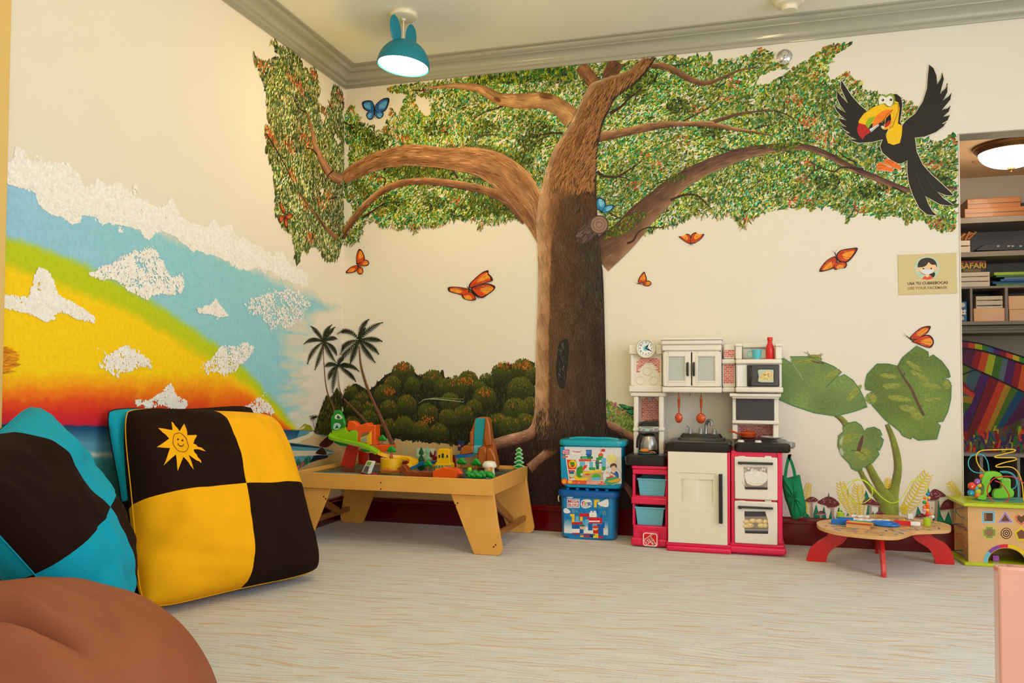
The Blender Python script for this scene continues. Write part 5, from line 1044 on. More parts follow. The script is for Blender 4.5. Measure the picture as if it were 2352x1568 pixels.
# waterfall mountain
YW=-.14
wf=thing('waterfall_mountain','tall brown toy mountain with a turquoise waterfall slide','toy mountain',(1.0,YW,ZS),'toys on the play table')
plate([(940,420),(935,300),(960,200),(990,175),(1060,155),(1160,150),(1220,160),(1250,210),(1275,420),(1300,600),(1345,720),(1380,950),(1420,1160),(1350,1200),(1100,1200),(1020,1120),(1030,760),(935,730),(680,900),(655,880),(690,770),(780,715),(870,720),(860,600),(865,450),(890,430)],T4,YW,.05,'rock_face',rock,wf,.012,z0=ZS,seg=3) if False else MB().prism([(x,max(z,ZS)) for x,z in pp([(935,300),(960,200),(990,175),(1060,152),(1160,150),(1220,160),(1250,210),(1275,420),(1300,600),(1345,720),(1380,950),(1420,1160),(1350,1200),(1100,1200),(1020,1120),(1020,900),(930,880),(660,890),(690,770),(780,715),(870,720),(860,600),(865,450),(900,420)],T4,YW)],YW,YW+.044,'y').build('rock_face',rock,wf,bevel=.008,seg=3)
for pts,y,t in (([(1170,180),(1230,180),(1262,330),(1275,480),(1300,720),(1180,740),(1130,600),(1150,400)],YW-.02,.03),([(870,470),(890,430),(930,440),(935,720),(860,715)],YW-.012,.02),([(690,780),(760,720),(930,725),(925,870),(800,900),(670,895)],YW-.02,.04),([(1040,780),(1100,740),(1180,760),(1200,850),(1190,1000),(1130,1120),(1030,1100),(1020,950)],YW-.05,.06),([(1190,800),(1260,760),(1320,830),(1370,950),(1400,1120),(1300,1180),(1180,1100)],YW-.06,.07)):
    MB().prism([(x,max(z,ZS)) for x,z in pp(pts,T4,y)],y,y+t,'y').build('boulder',rock,wf,bevel=.009,seg=4)
plate([(985,175),(1168,178),(1158,400),(1118,722),(945,715),(950,480),(962,260)],T4,YW-.006,.01,'waterfall',cyn,wf,.002)
plate([(945,718),(1114,722),(1030,780),(1020,885),(930,875)],T4,YW-.01,.01,'lower_waterfall',pl('pale_cyan_plastic',(110,196,200)),wf,.002)
# orange bowl, bushes, mushroom house
g=MB().prism([(x,max(z,ZS)) for x,z in pp([(120,1260),(140,1220),(230,1200),(290,1165),(360,1160),(410,1190),(460,1185),(520,1190),(590,1230),(590,1370),(125,1370)],T4,-.66)],-.66,-.58,'y').build('orange_shell',org_,None,bevel=.012,seg=4); tag(g,'bright orange scalloped toy at the front rim','toy','toys on the play table')
g=plate([(590,1230),(640,1225),(720,1300),(620,1320)],T4,-.63,.03,'orange_tongue',org_,None,.006,z0=ZS); tag(g,'small orange toy wedge right of the scalloped toy','toy','toys on the play table')
bs=MB()
for a,b_,r in ((830,1290,.017),(900,1320,.014),(960,1270,.016),(1010,1320,.016),(1090,1280,.017),(1150,1330,.015),(1190,1290,.019),(1250,1310,.02),(1310,1345,.014),(850,1340,.012),(950,1345,.013),(1070,1345,.014)):
    c=p3(a,b_,T4,-.68+.02*(b_<1300)); bs.ball((c[0],c[1]+.01,max(c[2],ZS+r*.75)),r,14,(1.1,1,.9))
g=bs.build('toy_bush',grn,None); tag(g,'rounded green toy bush at the front right of the table','toy','toys on the play table')
g=MB().tube([p3(860,1235,T4,-.6),p3(862,1200,T4,-.6),p3(858,1160,T4,-.6)],[.011,.013,.008],12); c=p3(860,1235,T4,-.6); g.cyl((c[0],-.6,ZS),(c[0],-.6,c[2]),.005); g=g.build('toy_shrub',lime,None); tag(g,'small lime toy shrub behind the green bush','toy','toys on the play table')
mh=thing('mushroom_house','white toy mushroom house with an orange door','toy house',(1.16,-.54,ZS),'toys on the play table')
c=p3(1258,1100,T4,-.54); w=(p3(1375,1100,T4,-.54)[0]-p3(1140,1100,T4,-.54)[0])/2; zc=p3(1258,1145,T4,-.54)[2]; zt=p3(1258,1030,T4,-.54)[2]
MB().lathe([(w*1.12,zc-ZS-.003),(w*1.2,zc-ZS+.003),(w*1.15,zc-ZS+.012),(w*.9,zt-ZS-.004),(w*.5,zt-ZS),(0,zt-ZS+.001)],(c[0],-.54,ZS),28).build('cap',wht,mh)
MB().lathe([(w*1.05,0),(w*.85,.02),(w*.8,zc-ZS-.003)],(c[0],-.54,ZS),24).build('body',wht,mh)
q=pp([(1190,1152),(1310,1152),(1310,1250),(1250,1240),(1190,1245)],T4,-.54-w-.002); MB().prism([(x,max(z,ZS)) for x,z in q],-.54-w-.003,-.54-w+.004,'y').build('door',pl('amber_plastic',(236,160,50)),mh)
q=pp(circ(1250,1200,22,10),T4,-.54-w-.0035); MB().prism(q,-.54-w-.0045,-.54-w-.003,'y').build('door_picture',mat('door_print',(236,214,190),.5),mh)
g=plate([(622,622),(748,622),(745,750),(690,830),(622,822)],T4,-.085,.002,'picture_card',mat('card_blue',(12,50,96),.5),None,0); tag(g,'dark blue picture card standing at the back of the table','card'); 
P=Paint((0,-.0855,0),(1,0,0),(0,0,1),(0,-1,0)); P.poly(P.px(circ(655,725,26,14),*T4),(220,110,60)); P.poly(P.px(circ(720,690,16,10),*T4),(120,50,40)); P.build('card_print',PM,g)
c=onZ(980+660/8.712,940+1350/8.712,ZS); m=MB()
for i in range(60): a=RNG.uniform(-.035,.035); b_=RNG.uniform(-.012,.012); m.ball((c[0]+a,c[1]+b_,ZS+.003),RNG.uniform(.002,.004),6)
g=m.build('toy_gravel',mat('grey_gravel',(96,88,84),.7),None); tag(g,'strip of grey toy gravel by the front rim','toy gravel'); g['kind']='stuff'
g=MB(); 
for i in range(14): a=RNG.uniform(0,6.28); x=.55+RNG.normal()*.02; y=-.70+RNG.normal()*.008; g.ball((x,y,ZS+.003),.004,6,(2,.7,.6))
g=g.build('yellow_chain',ypl,None); tag(g,'scrap of yellow toy chain by the front rim of the table','toy chain')
# ================================================================ BUILDING BLOCK TUBS
k3=((1260,980),5.6)
def rrect(x0,y0,x1,y1,r,z,n=5): return [(a,b_,z) for a,b_ in rbox(x0,y0,x1,y1,r,n)]
def loft(secs): 
    m=MB(); n=len(secs[0]); V=[p for s in secs for p in s]; F=[(j*n+i,j*n+(i+1)%n,(j+1)*n+(i+1)%n,(j+1)*n+i) for j in range(len(secs)-1) for i in range(n)]; F+=[tuple(range(n))[::-1],tuple((len(secs)-1)*n+i for i in range(n))]; return m.add(V,F)
def tub(label,loc,Wd,D,H,lidh,bodym,lidm,studs,taper=.012,grp='building block tubs'):
    x,y,z=loc; o=thing('block_tub',label,'storage tub',(x,y,z),grp); hw,hd=Wd/2,D/2; zb=H-lidh
    secs=[rrect(x-hw+taper+.008,y-hd+taper+.006,x+hw-taper-.008,y+hd-taper-.006,.03,z),rrect(x-hw+taper,y-hd+taper*.6,x+hw-taper,y+hd-taper*.6,.034,z+.012),rrect(x-hw+.006,y-hd+.004,x+hw-.006,y+hd-.004,.036,z+zb*.97),rrect(x-hw+.006,y-hd+.004,x+hw-.006,y+hd-.004,.036,z+zb)]
    loft(secs).build('body',bodym,o,angle=40)
    l=[rrect(x-hw-.008,y-hd-.008,x+hw+.008,y+hd+.008,.042,z+zb-.004),rrect(x-hw-.011,y-hd-.011,x+hw+.011,y+hd+.011,.044,z+zb+.006),rrect(x-hw-.009,y-hd-.009,x+hw+.009,y+hd+.009,.042,z+H-.010),rrect(x-hw,y-hd,x+hw,y+hd,.036,z+H-.004),rrect(x-hw+.012,y-hd+.012,x+hw-.012,y+hd-.012,.03,z+H-.003)]
    lid=loft(l).build('lid',lidm,o,angle=40)
    return o,lid
tl1=pl('tub_aqua',(0,150,190)); tl2=pl('tub_blue',(0,96,176)); tl3=pl('tub_side_blue',(20,140,200))
x0,_,z00=onY(1284,1236,-.21); x1=onY(1415,1236,-.21)[0]; zt2=onY(1290,1124,-.225)[2]; xc=(x0+x1)/2
W2=x1-x0+.004; D2=.17
t2,l2_=tub('lower blue tub of building blocks with a dark blue lid, standing on the carpet',(xc,-.123,.0005),W2,D2,zt2,.034,tl3,tl2,1)
xa,_,za=onY(1284,1120,-.21); xb=onY(1434,1120,-.21)[0]; zt1=onY(1284,1008,-.225)[2]
m=MB(); 
for i in range(5): m.cyl((xc-.115+i*.055,-.19,zt2-.004),(xc-.115+i*.055,-.19,zt2+.009),.011,n=14); m.cyl((xc-.115+i*.055,-.06,zt2-.004),(xc-.115+i*.055,-.06,zt2+.009),.011,n=14)
m.build('stud',tl2,l2_)
xc1=(onY(1286,1120,-.21)[0]+onY(1431,1120,-.21)[0])/2; W1=onY(1431,1120,-.21)[0]-onY(1286,1120,-.21)[0]
t1,l1_=tub('upper aqua tub of building blocks with a turquoise lid, stacked on the other tub',(xc1,-.118,zt2+.0095),W1,D2+.01,zt1-zt2-.0095,.03,tl1,pl('tub_lid_aqua',(10,168,190)),0)
m=MB(); hz=zt1; m.tube([tuple(p) for p in catmull([(xc1-.14,-.118,hz-.004),(xc1-.08,-.118,hz+.002),(xc1,-.118,hz+.001),(xc1+.08,-.118,hz+.002),(xc1+.14,-.118,hz-.004)],6)],.008,8); m.build('handle',pl('tub_lid_aqua',(10,168,190)),t1)
m=MB(); m.tube([tuple(p) for p in catmull([(xc-W2/2-.012,-.123,zt2-.03),(xc-W2/2-.018,-.14,zt2-.06),(xc-W2/2-.010,-.16,zt2-.075)],5)],.004,6); m.build('handle',wht,t2)
# printed fronts
def front_label(o,yf,taper,zb0,H):
    # plane through the slightly leaning front
    V=np.array([0,-taper*.0,1.]); return Paint((0,yf,0),(1,0,0),(0,0,1),(0,-1,0),base=.0005)
yf2=-.123-D2/2+.004-.0012; P=front_label(t2,yf2,0,0,0)
q=lambda pts,P=P: P.px(pts,*k3)
P.poly(q([(195,905),(768,905),(762,1400),(720,1330),(700,1440),(260,1440),(240,1380),(205,1400)]),(26,132,196)); 
def grad(U,V):
    t=np.clip((.245-V)/.13,0,1)[:,None]; return np.array([20,120,190])*(1-t)+np.array([226,234,238])*t,None
a=q([(200,1180)])[0]; b_=q([(765,1395)])[0]; P.grid(a[0],b_[0],b_[1],a[1],.006,lambda U,V:(np.array([40,140,200])*(1-np.clip((a[1]-V)/(a[1]-b_[1])*1.5,0,1)[:,None])+np.array([232,236,238])*np.clip((a[1]-V)/(a[1]-b_[1])*1.5,0,1)[:,None],None))
wh=(246,246,244); rd=(214,30,40)
P.smooth(q([(195,1060),(230,1045),(270,1075),(278,1100),(240,1112),(200,1100)]),wh); P.smooth(q([(635,980),(690,955),(740,930),(768,940),(768,1020),(720,1030),(660,1010)]),wh); P.smooth(q([(236,900),(315,900),(300,915),(250,915)]),wh)
P.poly(q(rbox(238,925,400,1042,10)),wh); P.poly(q(rbox(246,933,392,1034,8)),(30,60,150)); P.poly(q(rbox(252,939,386,1028,6)),wh)
def tx(P,s,a,b_,h,col,k=k3,sx=1,bold=.0,rot=0):
    u,v=P.px([(a,b_)],*k)[0]; hh=P.px([(a,b_-h/2),(a,b_+h/2)],*k); P.text(s,u,v,(hh[0][1]-hh[1][1])*1.38,col,sx=sx,bold=bold,rot=rot)
tx(P,'MEGA',319,962,34,rd,sx=1.12,bold=.0006); tx(P,'BLOKS',319,1006,34,rd,sx=.95,bold=.0006)
P.smooth(q([(420,960),(450,935),(530,935),(556,970),(550,1020),(500,1045),(440,1040),(415,1000)]),wh)
for i,(ch,cl) in enumerate(zip('first',[(206,40,110),(236,120,30),(120,180,40),(110,60,160),(30,130,200)])): tx(P,ch,438+i*25,985,62,cl,bold=.001)
tx(P,'builders',487,1026,22,(60,90,150),sx=1.1)
for i in range(7): an=math.radians(20+i*23); c=(487,952); P.stroke(q([(c[0]-22*math.cos(an),c[1]-10*math.sin(an)),(c[0]-36*math.cos(an),c[1]-26*math.sin(an))]),.0012,.0012,(240,200,40))
def star(P,cx,cy,r,col,k=k3):
    pts=[(cx+(r if i%2==0 else r*.45)*math.sin(i*PI/5),cy-(r if i%2==0 else r*.45)*math.cos(i*PI/5)) for i in range(10)]; P.outline(P.px(pts,*k),.0012,col)
star(P,320,1080,26,(220,220,60)); star(P,665,1030,20,(200,226,120)); star(P,720,1108,28,(220,210,80)); star(P,248,1222,28,(240,220,120)); star(P,362,1085,14,(150,210,220))
def rects(P,L,k=k3):
    for a,b_,c,d,col in L: P.poly(P.px([(a,b_),(c,b_),(c,d),(a,d)],*k),col)
Y_c=(246,206,40);B_c=(20,100,180);LB=(110,190,226);G_c=(60,160,60)
rects(P,[(585,935,655,970,Y_c),(585,970,620,1035,Y_c),(278,1120,335,1150,Y_c),(300,1150,335,1225,Y_c),(345,1150,390,1225,LB),(405,1150,440,1210,Y_c),(300,1225,440,1255,rd),(300,1255,400,1310,B_c),(300,1310,400,1362,wh),(300,1362,400,1390,rd),(395,1112,540,1155,rd),(525,1100,620,1160,wh),(540,1080,565,1110,wh),(580,1080,610,1110,wh),(500,1165,690,1240,rd),(510,1205,660,1222,wh),(470,1190,520,1250,LB),(510,1240,565,1330,B_c),(625,1250,700,1300,B_c),(660,1130,690,1170,B_c),(690,1225,722,1300,B_c),(615,1060,645,1112,B_c),(640,1300,705,1420,B_c),(470,1290,505,1335,wh),(460,1335,570,1372,wh),(450,1370,530,1415,rd),(530,1375,580,1415,(40,20,20)),(405,1375,450,1415,Y_c),(400,1310,450,1375,B_c),(575,1370,640,1428,Y_c),(575,1310,640,1370,rd),(640,1405,710,1430,rd),(330,1380,600,1395,B_c),(260,1375,330,1395,(20,120,190)),(700,1390,750,1430,(20,120,190))])
for cx,cy in ((432,1292),(604,1305)): P.poly(q(circ(cx,cy,30,16,ry=26)),(250,200,140)); 
P.smooth(q([(398,1280),(410,1255),(450,1252),(468,1278)]),(20,130,130)); P.smooth(q([(570,1300),(580,1272),(620,1268),(645,1298)]),(226,60,30))
for cx,cy in ((422,1294),(444,1294),(594,1308),(616,1308)): P.poly(q(circ(cx,cy,3,8)),(20,20,20))
P.poly(q(circ(565,1136,8,10)),(240,210,60)); P.build('printed_label',PM,t2,label='printed front with red and blue lettering and toy blocks')
yf1=-.118-(D2+.01)/2+.004-.0012; P=front_label(t1,yf1,0,0,0); q=lambda pts,P=P: P.px(pts,*k3)
P.poly(q([(205,255),(935,268),(940,730),(700,750),(262,700),(225,500)]),(232,230,226)); P.poly(q([(205,255),(225,430),(262,690),(230,740),(700,760),(940,735),(900,790),(250,770),(165,700),(150,255)]),tuple(int(v) for v in (14,150,196)))
P.poly(q([(225,420),(345,425),(368,480),(350,545),(240,545)]),(226,70,40)); P.poly(q([(240,552),(335,556),(352,610),(330,655),(262,668)]),(226,70,40)); P.poly(q([(222,420),(232,420),(268,672),(258,674)]),wh)
P.poly(q(circ(310,478,50,20)),(246,210,30)); P.poly(q([(275,450),(330,455),(340,490),(280,490)]),(50,150,50)); P.poly(q([(285,490),(340,492),(320,520),(290,515)]),(190,40,30)); P.poly(q(circ(304,612,42,18)),(200,214,160)); rects(P,[(270,570,325,605,B_c)])
P.poly(q(rbox(176,292,268,356,5)),(60,60,140)); P.poly(q(rbox(180,296,264,352,4)),(206,50,70)); tx(P,'MEGA',222,311,20,(240,220,240),sx=1.1,bold=.0004); tx(P,'BLOKS',222,337,20,(240,220,240),bold=.0004)
P.smooth(q([(290,325),(310,295),(410,300),(425,330),(400,355),(310,352)]),(250,250,250)); P.outline(q(catmull([(290,325),(310,295),(410,300),(425,330),(400,355),(310,352)],5,True)),.0008,(170,190,200)); tx(P,'THOMAS',358,320,20,(214,70,50),bold=.0006); tx(P,'& FRIENDS',358,339,10,(214,70,50))
P.poly(q([(175,378),(248,372),(248,392),(180,398)]),(236,100,40))
P.poly(q([(350,600),(440,560),(700,580),(720,640),(700,690),(340,690)]),(208,170,120))
rects(P,[(480,295,556,315,B_c),(484,318,556,338,(40,120,190)),(480,340,556,360,B_c),(490,360,550,385,(30,90,160)),(410,380,570,412,(20,130,60)),(430,392,500,406,(120,200,150)),(392,415,552,442,(230,80,50)),(400,445,470,500,LB),(525,445,570,520,LB),(400,500,440,540,G_c),(520,520,600,555,G_c),(612,395,710,425,(50,150,60)),(640,370,700,396,G_c),(605,425,650,500,(40,130,110)),(680,400,738,510,LB),(610,500,650,545,(30,110,60)),(685,510,735,560,G_c),(670,275,675,340,(206,50,40)),(680,285,728,320,(224,60,50)),(560,428,640,434,(230,80,50)),(600,455,690,470,(90,90,110))])
P.smooth(q([(640,370),(650,345),(680,335),(700,350),(702,372)]),(236,90,50)); P.poly(q([(425,580),(680,548),(680,578),(430,606)]),Y_c); P.poly(q([(430,545),(460,490),(498,490),(490,520),(450,560)]),(226,70,40)); P.smooth(q([(365,530),(410,515),(440,560),(430,640),(380,650),(360,600)]),(60,150,40)); P.poly(q(circ(428,612,18,14)),(200,206,206)); P.smooth(q([(340,680),(350,630),(400,655),(500,650),(490,682),(420,690)]),Y_c)
P.smooth(q([(555,650),(580,610),(620,600),(660,620),(670,660)]),(90,180,60)); rects(P,[(555,650,668,688,LB)]); P.poly(q(circ(500,610,34,14,ry=10)),(226,80,50)); P.poly(q(circ(817,415,62,24)),(240,226,150)); P.outline(q(circ(817,415,62,24)),.0012,(240,214,60))
P.poly(q([(240,682),(700,700),(740,745),(240,735)]),(230,84,50)); P.poly(q(circ(203,700,40,20)),(230,70,40)); P.poly(q(circ(203,700,27,16)),(246,170,40)); tx(P,'80',278,708,38,(250,220,60),bold=.0012); tx(P,'pcs',330,714,16,(250,220,60)); tx(P,'2-5',392,716,18,(250,240,230)); 
for i,w in enumerate((180,220,150)): P.poly(q([(490,700+i*14),(490+w,706+i*14),(490+w,712+i*14),(490,706+i*14)]),(250,236,226))
P.poly(q(circ(815,630,118,30)),(232,236,238)); P.outline(q(circ(815,630,118,30)),.0018,(60,130,190)); P.smooth(q([(790,640),(800,580),(850,560),(895,590),(900,660),(850,680)]),(50,110,180)); P.smooth(q([(805,540),(815,500),(860,500),(870,550),(850,590),(815,585)]),(244,206,176)); P.smooth(q([(800,530),(795,490),(830,468),(870,478),(880,520),(862,520),(850,500),(815,510)]),(104,66,60)); P.smooth(q([(735,600),(750,575),(800,590),(860,630),(850,655),(790,620)]),(240,196,164)); P.smooth(q([(720,720),(740,670),(830,640),(915,665),(912,700),(830,740),(760,745)]),(70,170,120)); P.smooth(q([(760,700),(830,680),(910,660),(905,700),(820,715)]),(240,180,50)); P.poly(q([(740,650),(830,625),(835,645),(745,668)]),(226,90,50))
P.build('printed_label',PM,t1,label='printed front with toy blocks, a round child picture and a red band')
# ================================================================ TOY KITCHEN
K1=((1420,740),4.9); K2=((1420,960),4.752)
ivo=pl('ivory_plastic',(240,230,214),rough=.38); pnk=pl('raspberry_plastic',(232,22,80),rough=.35); crm=pl('cream_door_plastic',(238,230,206),rough=.3); blkp=pl('black_counter_plastic',(20,17,17),rough=.3); stl=pl('silver_plastic',(150,150,148),rough=.3,metal=.5); cop=pl('copper_plastic',(206,84,30),rough=.3,metal=.3); lbl=pl('sky_blue_plastic',(112,190,212)); 
YB=-.028
kt=thing('toy_kitchen','white, raspberry pink and black plastic toy kitchen standing against the wall','toy kitchen',(2.25,-.19,0))
def kb(k,x0,y0,x1,y1,yf,yb,name,m,par=kt,bevel=.006,seg=3,mb=None,zmin=0):
    A=onY(k[0][0]+x0/k[1],k[0][1]+(y0+y1)/2/k[1],yf)[0]; B=onY(k[0][0]+x1/k[1],k[0][1]+(y0+y1)/2/k[1],yf)[0]
    Z1=onY(k[0][0]+(x0+x1)/2/k[1],k[0][1]+y0/k[1],yf)[2]; Z0=max(zmin,onY(k[0][0]+(x0+x1)/2/k[1],k[0][1]+y1/k[1],yf)[2])
    if mb is not None: mb.box(A,yf,Z0,B,yb,Z1); return None
    return MB().box(A,yf,Z0,B,yb,Z1).build(name,m,par,bevel=bevel,seg=seg)
def kz(k,x,y,Y): return onY(k[0][0]+x/k[1],k[0][1]+y/k[1],Y)
YU=-.17
# left tower
kb(K1,135,255,490,725,YU+.02,YB,'upper_panel',ivo); kb(K1,118,258,220,360,YU,YB,'cap_block',ivo); kb(K1,420,258,492,360,YU,YB,'cap_block',ivo)
for a,b in ((135,175),(468,490)): kb(K1,a,360,b,715,YU+.008,YU+.03,'column',ivo)
kb(K1,118,715,492,785,YU-.012,YB,'ledge',ivo); kb(K1,135,787,535,835,YU-.004,YB,'moulding',ivo)
for a,b in ((172,225),(455,512)): kb(K1,a,835,b,1240,YU,YB,'column',ivo); kb(K1,a-8,1185,b+10,1225,YU-.008,YB,'column_band',ivo); kb(K1,a,1225,b+2,1485,YU,YB,'column',ivo)
kb(K1,225,835,455,1120,YB-.03,YB,'back_panel',ivo,bevel=.002); kb(K1,165,1478,512,1500,YU-.006,YB,'shelf',ivo,bevel=.002)
def brickpanel(pts,k,Y,par,cols=((214,98,84),(226,128,112),(236,206,196)),bh=17,bw=38,hole=None):
    P=Paint((0,Y,0),(1,0,0),(0,0,1),(0,-1,0)); P.poly(P.px(pts,*k),(244,220,208)); a=np.array(pts,float); x0,y0=a.min(0);x1,y1=a.max(0); r=0; y=y0+2
    while y<y1-4:
        x=x0-(bw/2 if r%2 else 0)+2
        while x<x1:
            q=[(max(x,x0+1),y),(min(x+bw-5,x1-1),y),(min(x+bw-5,x1-1),y+bh-5),(max(x,x0+1),y+bh-5)]; cx=(q[0][0]+q[1][0])/2; cy=y+bh/2
            if q[1][0]-q[0][0]>4 and inpoly(a,np.array([q[0][0]*.8+q[1][0]*.2,q[1][0]*.8+q[0][0]*.2]),np.array([cy,cy])).all() and not(hole is not None and inpoly(hole,np.array([cx]),np.array([cy]))[0]):
                c=cols[RNG.integers(0,2)]; P.poly(P.px(q,*k),tuple(np.clip(np.array(c)+RNG.normal()*8,0,255)))
            x+=bw
        y+=bh; r+=1
    return P.build('brick_print',PM,par,label='printed red brick pattern')
hl=[(240,600),(245,500),(290,465),(380,465),(425,520),(440,600)]
brickpanel([(205,575),(212,420),(235,402),(450,402),(470,430),(468,575),(430,560),(420,510),(390,475),(340,462),(290,475),(260,510),(250,560)],K1,YU+.0192,kt,bh=18,bw=40)
m=MB(); 
for a,b in ((328,545),(252,648),(398,650)):
    c=kz(K1,a,b,YU+.02); r=46/4.9/F_*4.5*.98; pts=[(c[0]+r*math.cos(t),c[2]+r*math.sin(t)) for t in np.linspace(0,2*PI,24,endpoint=False)]; m.tube([(x,YU+.018,z) for x,z in pts],.0025,8,closed=True)
m.build('moulded_rings',ivo,kt)
brickpanel([(258,1110),(262,870),(290,843),(420,843),(450,880),(450,1110)],K1,YB-.0305,kt,bh=20,bw=40)
m=MB(); c=kz(K1,352,850,YU); m.box(c[0]-.010,YU+.02,c[2]-.02,c[0]+.010,YU+.04,c[2]+.002); m.build('hook_bracket',pl('grey_bracket',(120,114,110)),kt,bevel=.002)
# clock
c=kz(K1,312,293,YU-.012); R_=113/4.9/F_*4.47
m=MB(); MR=Matrix.Rotation(PI/2,4,'X'); m.lathe([(R_*.95,-.02),(R_,-.008),(R_,.004),(R_*.9,.012),(R_*.8,.010),(R_*.78,.004),(0,.004)],tuple(c),40,M=MR); ck=m.build('clock',ivo,kt)
P=Paint((0,c[1]-.0045,0),(1,0,0),(0,0,1),(0,-1,0)); uvc=np.array([c[0],c[2]]); P.poly(np.array(circ(c[0],c[2],R_*.76,36)),(244,244,240)); P.outline(np.array(circ(c[0],c[2],R_*.73,36)),.0012,(90,150,160)); P.poly(np.array(circ(c[0],c[2],R_*.26,24)),(120,196,206))
for i in range(1,13): an=PI/2-i*PI/6; P.text(str(i),c[0]+R_*.58*math.cos(an),c[2]+R_*.58*math.sin(an),.0125,(40,40,44),bold=.0004)
for an,l in ((math.radians(58),.52),(math.radians(-27),.64)): 
    d=np.array([math.cos(an),math.sin(an)]); n=np.array([-d[1],d[0]]); P.poly(np.array([uvc-d*.004,uvc+d*R_*l*.45+n*.0045,uvc+d*R_*l,uvc+d*R_*l*.45-n*.0045]),(24,20,36))
P.poly(np.array(circ(c[0],c[2],.004,12)),(24,20,36)); P.build('clock_face',PM,ck,label='white clock face with black numbers one to twelve and two hands')
# middle cupboard
YC=-.235
kb(K1,472,172,1172,196,YC-.022,YB,'cornice',ivo,bevel=.003); kb(K1,480,196,1165,250,YC-.014,YB,'cornice',ivo,bevel=.008); kb(K1,492,250,1160,318,YC-.004,YB,'cornice',ivo,bevel=.006)
A=kz(K1,498,520,YC)[0]; B=kz(K1,1160,520,YC)[0]; z1=kz(K1,800,318,YC)[2]; z0=kz(K1,800,728,YC)[2]
m=MB(); m.box(A,YC+.006,z0,A+.012,YB,z1).box(B-.012,YC+.006,z0,B,YB,z1).box(A,YB-.015,z0,B,YB,z1).box(A,YC+.006,z0,B,YB,z0+.01).box(A,YC+.006,z1-.01,B,YB,z1); m.build('cupboard_shell',ivo,kt,bevel=.002)
kb(K1,492,728,1165,792,YC-.008,YB,'ledge',ivo,bevel=.008)
frost=mat('frosted_window',(244,248,236),.25,alpha=.42,noise=.05); 
for side,(dx0,dx1,wx0,wx1,hx0,hx1) in (('l',(512,818,565,750,765,800)),('r',(834,1150,895,1086,836,868))):
    X0=kz(K1,dx0,520,YC)[0];X1_=kz(K1,dx1,520,YC)[0]; w0=kz(K1,wx0,520,YC)[0];w1=kz(K1,wx1,520,YC)[0]; zt=kz(K1,800,330,YC)[2]; zb=kz(K1,800,720,YC)[2]; wt=kz(K1,800,388,YC)[2]; wb=kz(K1,800,658,YC)[2]
    m=MB(); m.box(X0,YC-.006,zb,w0,YC+.006,zt).box(w1,YC-.006,zb,X1_,YC+.006,zt).box(w0,YC-.006,wt,w1,YC+.006,zt).box(w0,YC-.006,zb,w1,YC+.006,wb); dr=m.build('door',ivo,kt,bevel=.002)
    m=MB(); g=.008
    for q in ((w0-g,wb-g,w1+g,wb-g+.004),(w0-g,wt+g-.004,w1+g,wt+g),(w0-g,wb,w0-g+.004,wt),(w1+g-.004,wb,w1+g,wt)): m.box(q[0],YC-.009,q[1],q[2],YC-.005,q[3])
    m.build('door_bead',ivo,dr,bevel=.001)
    MB().box(w0-.001,YC-.001,wb-.001,w1+.001,YC+.001,wt+.001).build('window_pane',frost,dr)
    hx=(kz(K1,hx0,520,YC)[0],kz(K1,hx1,520,YC)[0]); ha=kz(K1,800,450,YC)[2]; hb=kz(K1,800,604,YC)[2]; xm=(hx[0]+hx[1])/2
    MB().tube([(xm,YC-.006,hb+.004),(xm,YC-.018,hb+.010),(xm,YC-.020,(ha+hb)/2),(xm,YC-.018,ha-.010),(xm,YC-.006,ha-.004)],.0062,10).build('handle',blkp,dr)
# plates inside
c=kz(K1,690,530,YC+.06); pt=thing('toy_plate','turquoise toy plate standing inside the kitchen wall cupboard','toy plate',(c[0],YC+.06,c[2]-.055)); MB().lathe([(0,0),(.035,0),(.055,.006),(.056,.009),(.035,.004),(0,.004)],(c[0],YC+.07,c[2]-.003),32,M=Matrix.Rotation(PI/2,4,'X')).build('plate_disc',pl('turquoise_plastic',(90,196,206)),pt)
c=kz(K1,700,640,YC+.05); bw=thing('toy_bowl','turquoise toy bowl holding a brown piece inside the wall cupboard','toy bowl',(c[0],YC+.05,c[2])); MB().lathe([(.02,0),(.035,.008),(.05,.024),(.052,.026),(.03,.012),(0,.008)],(c[0],YC+.055,z0+.0105),28).build('bowl',pl('turquoise_plastic',(90,196,206)),bw)
MB().ball((c[0]+.005,YC+.05,z0+.03),.022,14,(1.2,.8,.5)).build('bowl_content',pl('brown_food',(150,80,60)),bw)
